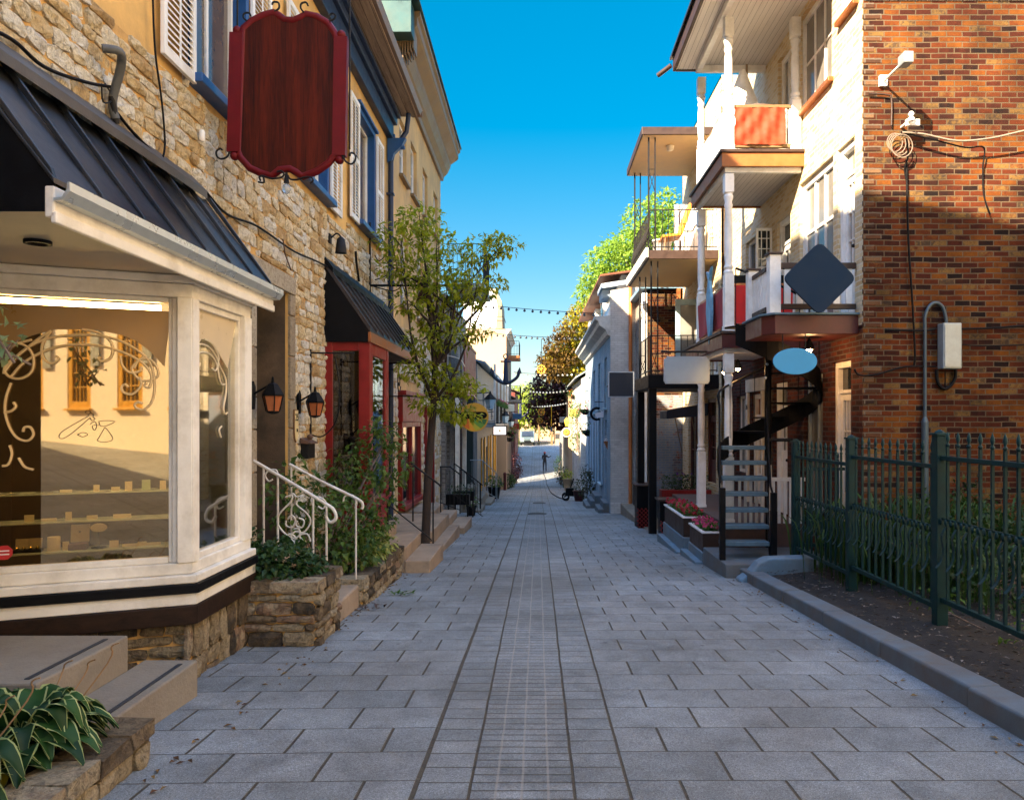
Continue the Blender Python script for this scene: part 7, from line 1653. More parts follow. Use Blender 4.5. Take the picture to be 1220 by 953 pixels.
def lattice(x, y, z0, z1, ax=.15):
    m = MB(); m.box(x - .018, x + .018, y - .018, y + .018, z0, z1); m.box(x + ax - .014, x + ax + .014, y - .014, y + .014, z0, z1); n = max(2, int((z1 - z0) / .62))
    for i in range(n):
        a_ = z0 + (z1 - z0) * i / n; b_ = z0 + (z1 - z0) * (i + 1) / n
        if i % 2 == 0: m.tube([(x, y, a_ + .1), (x + ax, y, b_ - .1)], .008, 4); m.tube([(x + ax, y, a_ + .1), (x, y, b_ - .1)], .008, 4); m.tube([(x, y, b_ - .05), (x + ax, y, b_ - .05)], .008, 4)
    return m.build('lattice_post', m_iron, R2)
for y in (17.75, 20.3): lattice(2.60, y, 5.46, 8.22)
for y in (17.35, 19.3): lattice(2.60, y, 2.63, 5.24)
for z, h in ((5.46, .95), (2.63, .9)):
    m = MB(); ye = 20.5 if z > 5 else 19.3
    for zz in (z + .1, z + h): m.tube([(2.58, ye, zz), (2.58, 17.35, zz), (XB, 17.3, zz)], .014, 5)
    for i in range(int((ye - 17.4) / .145)):
        y = 17.4 + i * .145
        m.tube(smooth([(2.58, y, z), (2.50 if z > 5 else 2.56, y, z + .3), (2.56, y, z + .6), (2.58, y, z + h)], 2) if z > 5 else [(2.58, y, z), (2.58, y, z + h)], .008, 4)
        if z > 5: m.tube([(2.56 + .05 * math.cos(R(a_)), y + .06 * math.sin(R(a_)), z + .35 + .1 * math.sin(R(a_ * 2))) for a_ in range(0, 360, 60)], .006, 4)
    for i in range(10): x = 2.7 + i * .145; m.tube([(x, 17.3, z), (x, 17.3, z + h)], .008, 4)
    m.build('railing', m_iron, R2)
# open door leaves
m = MB(FF(18.6)); a = at(803, 318, 18.6); b = at(825, 244, 18.6); m.box(a.x, XB - .05, -.02, .02, 5.46, b.z); d = m.build('open_door', m_white, R2, bev=.006)
cx_, cz_ = (a.x + XB - .05) / 2, 6.55; m = MB(FF(18.6)); m.prism([(cx_ + .24 * math.cos(R(22.5 + 45 * i)), cz_ + .36 * math.sin(R(22.5 + 45 * i))) for i in range(8)], .0205, .03); m.build('octagon_trim', m_brown, d)
m = MB(FF(18.6)); m.prism([(cx_ + .215 * math.cos(R(22.5 + 45 * i)), cz_ + .33 * math.sin(R(22.5 + 45 * i))) for i in range(8)], .0305, .034); m.build('octagon_pane', mat('bright pane', (.5, .62, .68), rough=.06, bump=0, spec=.8), d)
m = MB(FF(18.8)); x0 = 3.42; m_pb = mat('pale blue door paint', (.36, .50, .56), rough=.5)
m.box(x0, x0 + .12, -.02, .02, 2.63, 4.6); m.box(XB - .17, XB - .05, -.02, .02, 2.63, 4.6); m.box(x0 + .12, XB - .17, -.02, .02, 4.45, 4.6); m.box(x0 + .12, XB - .17, -.02, .02, 2.63, 3.1); d = m.build('open_door', m_pb, R2, bev=.006)
MB(FF(18.8)).box(x0 + .12, XB - .17, -.006, .006, 3.1, 4.45).build('pane', m_pane2, d)
# things on the balcony
t = thing('lounge_chair', (3.35, 17.9, 5.46), 'orange slatted lounge chair on the cream-soffit balcony', 'chair'); m_or = mat('orange chair slats', (.72, .24, .02), rough=.5)
m = MB(Frame((0, 17.9, 0), (1, 0, 0), (0, -1, 0)))
m.prism([(3.30, 5.95), (3.38, 5.93), (3.62, 6.62), (3.54, 6.66)], -.28, .28); m.build('backrest', m_or, t, bev=.01)
m = MB(Frame((0, 17.9, 0), (1, 0, 0), (0, -1, 0))); m.prism([(2.9, 5.85), (3.36, 5.90), (3.36, 5.96), (2.9, 5.91)], -.28, .28); m.build('seat', m_or, t, bev=.01)
for dx in (2.95, 3.4):
    for s_ in (-.25, .25): MB().tube([(dx, 17.9 + s_, 5.46), (dx + .03, 17.9 + s_, 5.9)], .018, 6).build('leg', m_tanwood, t)
t = thing('white_tub', (3.05, 18.6, 5.46), 'white tub standing on the balcony beside the orange chair', 'tub'); MB().lathe((3.05, 18.6, 5.46), [(.2, 0), (.24, .5), (.26, .5), (.26, .54), (.22, .54), (.2, .45)], 14).build('tub_body', m_white, t)
# ground level: black posts, planters with red lattice, red trough
for x, y in ((2.62, 17.3), (2.62, 19.25)):
    MB().box(x - .085, x + .085, y - .085, y + .085, -1.3, 2.3).build('black_post', m_black, R2, bev=.008)
MB().box(2.9, XB, 16.95, 21.4, -1.5, -.62).build('terrace', m_conc, R2, bev=.01)
def lat_box(x0, x1, y0, y1, z0, z1, label):
    t = thing('lattice_planter', ((x0 + x1) / 2, (y0 + y1) / 2, z0), label, 'planter', 'black planters with red lattice bases'); MB().box(x0, x1, y0, y1, (z0 + z1) / 2, z1).build('box', m_black, t, bev=.008); MB().box(x0 - .03, x1 + .03, y0 - .03, y1 + .03, z1 + .001, z1 + .04).build('rim', m_brown, t, bev=.005)
    MB().box(x0 + .04, x1 - .04, y0 + .03, y1 - .03, z0, (z0 + z1) / 2).build('core', m_black, t); m = MB(); h = (z1 - z0) / 2
    for i in range(-4, 12):
        for s_ in (1, -1):
            a_ = x0 + i * .1; pts = [(a_, z0 if s_ > 0 else z0 + h), (a_ + h, z0 + h if s_ > 0 else z0)]
            lo = max(x0, pts[0][0]); hi = min(x1, pts[1][0])
            if hi - lo > .03: f = lambda x: pts[0][1] + (pts[1][1] - pts[0][1]) * (x - pts[0][0]) / (pts[1][0] - pts[0][0]); m.tube([(lo, y0 + .01, f(lo)), (hi, y0 + .01, f(hi))], .010, 4)
    m.build('lattice', m_red, t)
lat_box(2.62, 3.3, 16.2, 16.75, rz(16.5) - .02, -.15, 'nearer black planter with a red lattice base on the right edge'); lat_box(2.45, 2.85, 18.7, 19.5, rz(19) - .02, -.05, 'farther black planter with a red lattice base on the right edge')
t = thing('red_trough', (3.4, 17.6, -.62), 'long red flower trough full of dark plants on the terrace', 'flower box'); MB().box(2.85, 4.0, 17.4, 17.75, -.4, -.02).build('box', m_red, t, bev=.01)
for x in (2.95, 3.9): MB().box(x - .04, x + .04, 17.5, 17.6, -.62, -.4).build('leg', m_black, t)
flowers(t, W, 2.9, 3.95, 17.42, 17.72, -.02, .32, [m_fl_pur], seed=3, k=6, leafm=lf_dark, dens=1.6)
t = thing('patio_umbrella', (3.5, 18.9, -.6), 'folded dark blue umbrella awning over the red doorway', 'awning'); m = MB(); m.hexa([(3.1, 18.2, 1.62), (XB, 18.2, 1.7), (3.1, 19.2, 1.62), (XB, 19.2, 1.7), (3.1, 18.2, 1.82), (XB, 18.2, 2.0), (3.1, 19.2, 1.82), (XB, 19.2, 2.0)]); m.build('fabric', m_navy, t, bev=.02)
m = MB(); 
for x in (3.3, 3.7): m.tube([(x, 18.2, 1.65), (x + .25, 18.6, .8)], .012, 5)
m.build('stay', m_tanwood, t)

# brick return wall behind the galleries
R2b = thing('low_brick_house', (3.1, 22.5, -1.5), 'low brick house whose sunlit end wall shows between the balconies and the white wall', 'building')
m = MB(FF(21.5)); m.wall(3.1, 9, 2.3, 5.3); m.build('wall', m_brick, R2b, recalc=False)
m = MB(FF(21.5)); m.wall(3.1, 9, -1.6, 2.3); m.build('painted_wall', m_brickw, R2b, recalc=False)
MB().box(3.1, 3.14, 21.5, 24.0, -1.6, 5.3).box(3.1, 9, 21.5, 24, 5.28, 5.3).build('body', m_brickg, R2b)
MB().box(2.96, 3.099, 21.45, 21.6, -1.6, 5.2).build('corner_board', m_white, R2b, bev=.005)
MB().box(2.9, 9, 21.35, 24, 5.31, 5.42).build('roof_edge', mat('pale blue roof edge', (.16, .30, .42)), R2b, bev=.01)
m = MB(); m.box(3.92, 4.02, 21.3, 21.42, 4.5, 5.3); m.build('chimney_pipe', m_copper, R2b)

# blue and white stone house
R3 = thing('blue_house', (2.3, 29, -2), 'long pale blue stone house with a white brick end wall and heavy grey cornice', 'building')
m_blst = stone_mat('pale blue painted stone', [(0, (.22, .36, .48)), (.5, (.30, .45, .56)), (1, (.38, .52, .60))], dirt=(.16, .24, .32))
GR = FR(2.3); bw_ = [(25.3, 26.0, -1.5, 1.6), (27.2, 28.2, -.7, 1.7), (30, 31, -.9, 1.5), (33, 34, -1, 1.4), (25.2, 26.2, 2.0, 3.7), (27.8, 28.8, 2.0, 3.7), (30.4, 31.4, 1.9, 3.6), (33.2, 34.2, 1.8, 3.5)]
m = MB(GR); m.wall(24.0, 36.5, -2.6, 4.5, bw_, .22); m.build('wall', m_brickb, R3, recalc=False)
MB().box(2.56, 2.6, 24.1, 36.4, -2.6, 4.4).build('inner_wall', m_navy, R3)
m = MB(FF(24.0)); m.wall(2.3, 9, -2.4, 5.7); m._add([(2.3, 0, 5.7), (9, 0, 5.7), (6, 0, 6.4)], [(0, 1, 2)]); m.build('end_wall', m_brickwh, R3, recalc=False)
for w in bw_: window(R3, GR, *w, n=-.1, fm=m_pb, pm=m_navy if False else m_pane, cols=2, rows=3, sill=m_pb)
m = MB(GR)
for w in bw_[1:4]:
    m.box(w[0] - .5, w[0] - .06, .01, .05, w[2], w[3]); m.box(w[1] + .06, w[1] + .5, .01, .05, w[2], w[3])
m.build('shutters', mat('light blue shutters', (.30, .46, .58), rough=.5), R3, bev=.004)
m = MB(GR); m.prism([(0, 4.25), (.1, 4.3), (.15, 4.45), (.35, 4.6), (.38, 4.72), (.5, 4.8), (.5, 4.9), (0, 4.9)], 24.0, 36.6, 'nz'); m.build('cornice', mat('grey-white cornice', (.55, .54, .50), rough=.6, var=.15, dirt=(.25, .24, .22), dirt_amt=.3), R3, bev=.01)
m = MB(GR); m.hexa([(24.02, .1, 4.91), (36.5, .1, 4.91), (24.02, -.6, 4.91), (36.5, -.6, 4.91), (24.02, -.35, 6.2), (36.5, -.35, 6.2), (24.02, -.6, 6.2), (36.5, -.6, 6.2)]); m.build('attic_wall', m_white, R3)
for y in (26.5, 30, 33.5):
    m = MB(GR); m.box(y, y + 1.0, -.3, .02, 4.95, 6.0); d = m.build('dormer', m_white, R3, bev=.01); MB(GR).box(y + .15, y + .85, .021, .03, 5.1, 5.8).build('pane', m_pane, d)
m = MB(GR); m.hexa([(23.9, .3, 5.75), (25.4, .3, 5.75), (23.9, -.9, 5.95), (25.4, -.9, 5.95), (23.9, .3, 5.9), (25.4, .3, 5.9), (23.9, -.9, 6.1), (25.4, -.9, 6.1)])
for i in range(5): m.box(24.1 + i * .27, 24.2 + i * .27, .0, .25, 5.5 , 5.74)
m.build('porch_roof', mat('blue-white eaves', (.42, .52, .60), rough=.5, var=.3), R3, bev=.006)
m = MB(GR); m.hexa([(23.7, .35, 6.1), (36.5, .35, 6.3), (23.7, -4, 6.7), (36.5, -4, 6.9), (23.7, .35, 6.16), (36.5, .35, 6.36), (23.7, -4, 6.76), (36.5, -4, 6.96)]); m.build('roof', mat('dull rust roofing', (.16, .05, .02), rough=.7, var=.3), R3)
m = MB(); m.tube([(2.92, 23.88, 6.3), (2.92, 23.88, -1.4)], .06, 10); m.build('downpipe', mat('orange-brown downpipe', (.50, .16, .04), rough=.45), R3)
steps('stone_steps', 'nearest grey stone stoop at the foot of the pale blue house', [1.98, 2.3], 0, 0, [], 0) if False else None
def steps_r(label, x0, xs, y0, y1, zs, zb):
    t = thing('stone_steps', (x0, (y0 + y1) / 2, zb), label, 'steps', 'grey stoops along the pale blue house')
    for i, z in enumerate(zs): MB().box(xs[i], xs[i + 1] - .002, y0 + .05 * i, y1 - .05 * i, zb, z).build('step', m_granite, t, bev=.015)
steps_r('nearer grey stone stoop with two steps at the pale blue house', 2.1, [1.95, 2.12, 2.3], 24.4, 26.0, [rz(25) + .16, rz(25) + .36], -2)
steps_r('farther grey stone stoop with three steps at the pale blue house', 1.9, [1.72, 1.88, 2.04, 2.3], 27.0, 29.0, [rz(28) + .15, rz(28) + .32, rz(28) + .5], -2.3)
o = MB().box(2.62, 3.0, 15.7, 24.0, -1.9, -1.05).build('edge_kerb', m_conc, bev=.02); o.location.z = o.location.z; tag(o, 'low worn concrete edging on the right before the blue house', 'edging')
# signs by the blue house
F = FF(22.5); p = at(740, 458, 22.5); t = thing('square_sign', p, 'blank dark navy square sign with a pale thin frame, on the pale blue house', 'sign'); h = 15.3 / 900 * 22.5
MB(F).box(p.x - h, p.x + h, -.04, .02, p.z - h, p.z + h).build('frame', mat('pale thin frame', (.45, .50, .55)), t, bev=.004); MB(F).box(p.x - h + .03, p.x + h - .03, .021, .026, p.z - h + .03, p.z + h - .03).build('face', mat('deep navy panel', (.004, .012, .03), rough=.4, var=.05, bump=0), t)
m = MB(); m.tube([(p.x - h + .1, 22.52, p.z), (p.x - h + .1, 24.0, p.z)], .02, 5); m.tube([(p.x + .1, 22.52, p.z - .1), (2.4, 24.0, p.z - .1)], .02, 5); m.build('arm', m_iron, t)
F = FF(26.5); p = at(722, 493, 26.5); t = thing('cloud_sign', p, 'white cloud-shaped sign with leafy top over a black crescent', 'sign')
m = MB(F); q = [(-.38, -.06), (-.3, -.12), (-.1, -.1), (0, -.13), (.15, -.1), (.3, -.13), (.42, -.06), (.42, .04), (.32, .1), (.1, .08), (-.2, .08), (-.38, .04)]; m.prism([(p.x + a_, p.z - .02 + b_) for a_, b_ in q], -.02, .02)
for a_, b_, c_ in ((-.1, .2, 20), (.05, .26, -10), (.18, .2, -30), (-.22, .15, 45), (.28, .14, -50)): m.prism([(p.x + a_ * .5 - .05, p.z + .05), (p.x + a_ * .5 + .05, p.z + .05), (p.x + a_, p.z + b_)], -.012, .012)
m.build('cloud', mat('white sign enamel', (.70, .70, .74), rough=.4, var=.04, bump=0), t)
m = MB(F); m.tube([(p.x - .32 + .2 * math.cos(R(a_)), -.04, p.z + .0 + .2 * math.sin(R(a_))) for a_ in range(60, 301, 15)], .05, 6); m.build('crescent', m_black, t)
m = MB(F); m.tube([(p.x - .4, -.03, p.z + .42), (2.3, -.03, p.z + .42)], .014, 5); m.tube([(p.x, -.03, p.z + .42), (p.x, -.03, p.z + .1)], .007, 4); m.tube([(p.x - .35, -.03, p.z + .42), (p.x - .35, -.03, p.z + .18)], .007, 4); m.build('arm', m_iron, t)
p = at(725, 525, 25.0); t = thing('hanging_cone', p, 'rusty cone planter hanging from an arm on the pale blue house', 'planter'); m = MB(); m.lathe((p.x, p.y, p.z - .35), [(.01, 0), (.17, .33), (.18, .33)], 4); m.build('cone', m_copper, t)
m = MB(); m.tube([(2.3, 25, p.z + .45), (p.x - .02, 25, p.z + .5)], .012, 5); m.tube([(p.x, 25, p.z + .5), (p.x, 25, p.z)], .006, 4); m.build('arm', m_iron, t); lb = MB(); clumps(lb, [(p.x, p.y, p.z + .05, .14, .1)], 70, .07, random.Random(1)); lb.build('foliage', mat('pale dry flowers', (.5, .5, .5)), t, recalc=False)

# white house, then the last ones
R4 = house('white_house', 'plain white house with plants on its wall after the pale blue house', 'R', 2.1, 36.6, 46.3, -3.5, 3.6, m_brickwh, [(38, 39, -1.2, .8), (41, 42, -1.2, .8), (38, 39, 1.5, 3), (43, 44, 1.5, 3)], roof=(m_galv, .3, 1.6), fm=m_dkred, depth=5, door=[(44.4, 45.3, -2.6, 0, m_dkred)])
R5 = house('cream_house', 'narrow cream house whose sunlit edge shows as a bright strip on the right', 'R', 2.03, 50.0, 61.0, -4.3, 3.4, m_beige, [(52, 53, -1, 1), (55, 56, -1, 1), (58, 59, -1, 1)], roof=(m_roofblk, .3, 1.6), depth=5)
R6 = house('grey_house', 'farthest right house, grey, half hidden by the dark plum tree', 'R', 2.2, 63.0, 78, -4.5, 1.8, m_plank, [(65, 66, -2, 0), (69, 70, -1.6, .2), (73, 74, -1.4, .4)], roof=(m_dkred, .3, 1.4), depth=5)
# plants and fittings on the right edge
bush('potted_shrub', [(1.95, 30.5, rz(30.5) + .75, .38, .55), (1.95, 30.3, rz(30) + 1.2, .25, .35)], 700, .11, leaf_mat('brown-green leaves', (.02, .03, .008), (.07, .07, .02), .2), 'dark bushy shrub standing before the pale blue house', 'shrub')
pot('flower_pot', 'red-brown square pot with dark leaves left of the dark shrub', (1.75, 32.2, rz(32.2)), .26, .42, 200, [(0, 0, .2, .3, .25)], lf_dark, m_dkred, L=.1, seed=5)
pot('flower_pot', 'yellow-flowered pot at the sunlit strip on the right', (1.75, 44.5, rz(44.5)), .28, .7, 240, [(0, 0, .25, .36, .28)], lf_lime, mat('pale clay', (.5, .36, .22)), L=.12, fl=m_fl_yel, seed=6)
bush('wall_creeper', [(1.95, 37.6, 1.2, .25, .7), (1.9, 38.6, .5, .28, .5), (1.95, 39.4, 2.0, .3, .5), (1.9, 37.2, 2.2, .25, .4)], 700, .13, lf_mid, 'green creeper on the corner of the white house', 'creeper')
def basket(px, py, Y, label, wx, fl):
    p = at(px, py, Y); t = thing('hanging_basket', p, label, 'flower basket', 'flower baskets hanging along the street'); m = MB(); m.lathe((p.x, Y, p.z - .28), [(.08, 0), (.24, .14), (.28, .26)], 10); m.build('basket', m_iron, t)
    rg = random.Random(int(px)); lb = MB(); clumps(lb, [(p.x, Y, p.z + .05, .36, .25)], 220, .11, rg); lb.build('foliage', lf_mid, t, recalc=False); fb = MB(); clumps(fb, [(p.x, Y, p.z + .08, .38, .27)], 90, .09, rg); fb.build('blossom', fl, t, recalc=False)
    m = MB(); m.tube([(wx, Y, p.z + .8), (p.x, Y, p.z + .8)], .014, 5); m.tube([(p.x, Y, p.z + .8), (p.x, Y, p.z + .1)], .008, 4); m.build('arm', m_iron, t)
basket(697, 487, 34.5, 'hanging basket with green leaves and red blooms before the blue house', 2.3, m_fl_red); basket(700, 512, 33, 'dark hanging basket just below the red-bloomed one', 2.3, m_fl_pur)
basket(609, 514, 40, 'red flower basket hanging on the left by the white lit sign', -2.5, m_fl_red); basket(607, 521, 47.5, 'dark hanging basket beyond the red one on the left', -1.95, m_fl_pur)
basket(685, 470, 44, 'small basket with orange blooms on the white house', 2.1, mat('orange petals', (.7, .2, .02)))
p = at(675, 515, 41); t = thing('octagon_sign', p, 'small white-rimmed round sign with a yellow wheel mark on the right', 'sign'); F = FF(41); m = MB(F); m.prism([(p.x + .27 * math.cos(R(22.5 + 45 * i)), p.z + .27 * math.sin(R(22.5 + 45 * i))) for i in range(8)], -.02, .02); m.build('rim', m_white, t); m = MB(F); m.prism([(p.x + .23 * math.cos(R(22.5 + 45 * i)), p.z + .23 * math.sin(R(22.5 + 45 * i))) for i in range(8)], .021, .025); m.build('face', mat('olive sign face', (.16, .12, .04)), t)
m = MB(F); m.tube([(p.x + .1 * math.cos(R(a_)), .03, p.z + .1 * math.sin(R(a_))) for a_ in range(0, 360, 30)], .03, 5, closed=True); m.build('wheel_mark', m_fl_yel, t); m = MB(F); m.tube([(p.x, 0, p.z + .26), (p.x, 0, p.z + .5), (2.1, 0, p.z + .5)], .014, 5); m.build('arm', m_iron, t)
p = at(675.5, 503, 42.5); t = thing('yellow_lantern', p, 'small yellow lantern above the round yellow wheel sign', 'lantern'); m = MB(); m.lathe((p.x, p.y, p.z - .2), [(.08, 0), (.15, .3), (.16, .3), (.03, .46)], 6); m.build('lantern_body', mat('yellow lantern glass', (.8, .48, .03), rough=.3, emit=(1, .6, .05), estr=.5), t); m = MB(); m.tube([(p.x, p.y, p.z + .25), (p.x, p.y, p.z + .5), (2.1, p.y, p.z + .5)], .014, 5); m.build('arm', m_iron, t)
# hose cart and hose
cy = 32.8; cz = rz(cy); t = thing('hose_cart', (1.3, cy, cz), 'small black wheeled hose cart at the right edge', 'cart')
m = MB(); m.tube([(1.15, cy - .15, cz + .15), (1.4, cy, cz + .5), (1.55, cy, cz + .95)], .025, 6); m.tube([(1.15, cy + .15, cz + .15), (1.4, cy + .1, cz + .5), (1.55, cy + .1, cz + .95)], .025, 6); m.box(1.2, 1.55, cy - .2, cy + .2, cz + .2, cz + .55); m.build('frame', m_black, t, bev=.01)
for y in (cy - .24, cy + .24):
    m = MB(Frame((0, y, 0), (1, 0, 0), (0, -1, 0))); m.tube([(1.2 + .14 * math.cos(R(a_)), 0, cz + .17 + .14 * math.sin(R(a_))) for a_ in range(0, 360, 30)], .03, 6, closed=True); m.build('wheel', m_black, t)
hp = smooth([(1.2, 33, rz(33) + .03), (.9, 36, rz(36) + .03), (.7, 42, rz(42) + .03), (.68, 50, rz(50) + .03), (.66, 60, rz(60) + .03), (.7, 64, rz(64) + .03), (.5, 68, rz(68) + .03), (.62, 69.6, rz(69.6) + .9)], 8)
hp = [(x, y, max(z, rz(y) + .03)) for x, y, z in hp]
tag(MB().tube(hp, .022, 6, raw=True).build('garden_hose', m_black, recalc=False), 'black hose lying along the street to the person', 'hose')
p = at(628, 606 + 2, 26); 
m = MB(); yy = 1440 / (612 - 552); m.lathe((at(641 + 0, 612, yy).x - .02, yy, rz(yy) + .004), [(.3, 0), (.3, .012), (.28, .014)], 20); o = m.build('manhole_cover', m_iron); tag(o, 'small dark round cover in the middle of the paving strip', 'drain cover')
o = MB().lathe((.05, 30.5, rz(30.5) + .004), [(.26, 0), (.26, .012), (.24, .014)], 20).build('manhole_cover', m_iron); tag(o, 'second dark round cover farther up the paving strip', 'drain cover')

# ---- the person, seen from behind, holding the hose
def person(base, H=1.78):
    bx, by, bz = base; t = thing('person', base, 'person in dark clothes and reddish cap standing mid-street, holding a hose out right', 'person')
    k = H / 1.78
    J = {'pel': (0, 0, .95), 'sp': (0, .0, 1.2), 'ch': (0, .0, 1.38), 'nk': (0, 0, 1.50), 'hd': (-.01, .02, 1.62), 'ht': (-.01, .02, 1.73), 'hl': (-.10, 0, .92), 'kl': (-.11, .02, .50), 'al': (-.11, -.02, .09), 'tl': (-.12, .14, .04), 'hr': (.10, 0, .92), 'kr': (.11, .03, .50), 'ar': (.12, 0, .09), 'tr': (.14, .15, .04),
         'sl': (-.19, 0, 1.42), 'el': (-.24, .06, 1.16), 'wl': (-.12, .26, 1.10), 'fl': (-.05, .33, 1.12), 'sr': (.19, 0, 1.42), 'er': (.34, .16, 1.26), 'wr': (.50, .34, 1.36), 'fr': (.57, .40, 1.38)}
    rad = {'pel': .15, 'sp': .13, 'ch': .15, 'nk': .06, 'hd': .095, 'ht': .075, 'hl': .09, 'kl': .06, 'al': .045, 'tl': .04, 'hr': .09, 'kr': .06, 'ar': .045, 'tr': .04, 'sl': .075, 'el': .05, 'wl': .034, 'fl': .035, 'sr': .075, 'er': .05, 'wr': .034, 'fr': .035}
    E = [('pel', 'sp'), ('sp', 'ch'), ('ch', 'nk'), ('nk', 'hd'), ('hd', 'ht'), ('pel', 'hl'), ('hl', 'kl'), ('kl', 'al'), ('al', 'tl'), ('pel', 'hr'), ('hr', 'kr'), ('kr', 'ar'), ('ar', 'tr'), ('ch', 'sl'), ('sl', 'el'), ('el', 'wl'), ('wl', 'fl'), ('ch', 'sr'), ('sr', 'er'), ('er', 'wr'), ('wr', 'fr')]
    # fingers: five short chains rooted in each palm
    for s_, f in (('l', 'fl'), ('r', 'fr')):
        x, y, z = J[f]
        for i, (dz, ln) in enumerate(((.028, .05), (.012, .062), (-.004, .06), (-.02, .048), (.03, .03))):
            a_, b_ = 'g%s%da' % (s_, i), 'g%s%db' % (s_, i); J[a_] = (x + .02, y + ln * .6, z + dz); J[b_] = (x - .005, y + ln, z + dz - .015); rad[a_] = .010; rad[b_] = .008; E += [(f, a_), (a_, b_)]
    names = list(J); idx = {n: i for i, n in enumerate(names)}
    me = bpy.data.meshes.new('body'); me.from_pydata([(J[n][0] * k, J[n][1] * k, J[n][2] * k) for n in names], [(idx[a_], idx[b_]) for a_, b_ in E], [])
    o = bpy.data.objects.new('body', me); COL.objects.link(o); o.parent = t; me.materials.append(mat('dark work clothes', (.012, .013, .018), rough=.9))
    sk = o.modifiers.new('skin', 'SKIN'); o.modifiers.new('ss', 'SUBSURF').levels = 1
    for i, n in enumerate(names): me.skin_vertices[0].data[i].radius = (rad[n] * k, rad[n] * k); me.skin_vertices[0].data[i].use_root = (n == 'pel')
    MB().lathe((bx - .01, by + .02, bz + 1.66 * k), [(.115, 0), (.115, .04), (.10, .1), (.05, .14), (.01, .15)], 14, raw=True).box(bx - .09, bx + .07, by + .1, by + .22, bz + 1.67 * k, bz + 1.69 * k).build('cap', mat('faded red cap', (.35, .06, .05)), t)
    MB().ball((bx - .01, by + .13, bz + 1.62 * k), .02, raw=True).build('nose', mat('skin', (.4, .22, .16)), t)
    MB().box(bx - .17, bx + .17, by - .12, by + .16, bz + .0, bz + .03).build('shoe_sole', m_black, t) if False else None
person((.62, 69.3, rz(69.3)))

# ---- trees beyond the roofs
def LB(lst): return [(*at(x, y, Y), r, q) for x, y, Y, r, q in lst]
tree((3.6, 34, -2), [(4.6, 33, -2), (4.7, 33, 1), (4.6, 33, 4), (4.7, 33, 7)], .2, LB([(770, 265, 32, 1.0, .9), (785, 285, 32, 1.1, 1.0), (765, 300, 32, 1.2, .9), (740, 310, 33, 1.2, .8), (725, 318, 33, 1.1, .9), (715, 338, 33, .9, .8), (790, 245, 32, .7, .7), (735, 335, 33, 1.1, .7), (755, 285, 33, .8, .7), (805, 270, 32, .9, .9), (700, 352, 34, .6, .5), (730, 295, 33, .5, .5)]), 9000, .24, leaf_mat('bright maple leaves', (.09, .19, .02), (.26, .38, .05), .4), m_bark, 'bright green leafy tree rising behind the blue house and balconies', seed=4, twigs=2, shell=.35)
tree((3.2, 47, -3), [(3.9, 48.5, -3), (3.8, 48.5, 0), (3.7, 48.5, 3), (3.6, 48.5, 5)], .2, LB([(700, 375, 48.2, 1.1, .9), (690, 395, 48.2, 1.3, 1.1), (680, 415, 48.2, 1.2, .9), (670, 430, 48.2, 1.2, .8), (705, 395, 48, 1.0, 1.0), (690, 440, 48.3, 1.3, .9), (700, 420, 48, 1.2, 1), (708, 360, 48.4, .8, .7)]), 6000, .34, lf_gold if False else leaf_mat('yellow-green far leaves', (.03, .08, .006), (.42, .32, .02), .35), m_bark, 'yellow and gold leafed tree above the white house roof', seed=6, twigs=2, shell=.4)
tree((3.0, 58, -4), [(2.9, 55.0, -4), (2.9, 56, -1), (2.6, 56, 1.5), (2.4, 56, 3)], .22, LB([(660, 455, 56, 1.4, 1.2), (645, 470, 56, 1.3, 1.2), (672, 470, 56, 1.5, 1.4), (655, 490, 56, 1.5, 1.1), (640, 488, 57, 1.0, 1.0), (668, 435, 56, 1.1, .9), (675, 495, 56, 1.2, 1.1), (650, 440, 56, .7, .5)]), 6500, .34, lf_plum, m_bark, 'dark plum-leaved tree overhanging the street from the right', seed=8, twigs=2, shell=.4)
tree((3.0, 62, -4), [(3.4, 52, -3), (3.3, 52, 0), (3.1, 52, 3)], .15, LB([(664, 412, 47, .8, .6), (653, 428, 47, .7, .5), (660, 440, 47, .9, .6), (672, 396, 47, .7, .6), (680, 425, 47, .6, .5)]), 2600, .26, lf_rust, m_bark, 'rust-brown leaved tree between the gold one and the plum one', seed=11, twigs=2)
tree((-3, 100, -1.5), [(-3, 100, -1.6), (-2.8, 100, 1), (-2.7, 100, 4)], .3, LB([(620, 480, 98, 2.6, 2), (632, 475, 100, 2.4, 2), (626, 495, 98, 2.6, 1.5), (614, 495, 98, 2.2, 1.6), (640, 495, 102, 2.2, 1.6), (606, 485, 100, 2.4, 2), (640, 478, 104, 2.4, 2)]), 6500, .42, lf_lime, m_bark, 'big bright yellow-green tree closing the far end of the street', seed=13, twigs=2)
tree((6, 108, -1.5), [(4, 108, -1.6), (4, 108, 2), (4, 108, 5)], .3, LB([(665, 490, 108, 3.2, 2.6), (690, 480, 110, 4, 3), (650, 500, 108, 2.5, 2)]), 4000, .5, lf_mid, m_bark, 'green tree behind the plum-leaved one at the far end', seed=14, twigs=2)
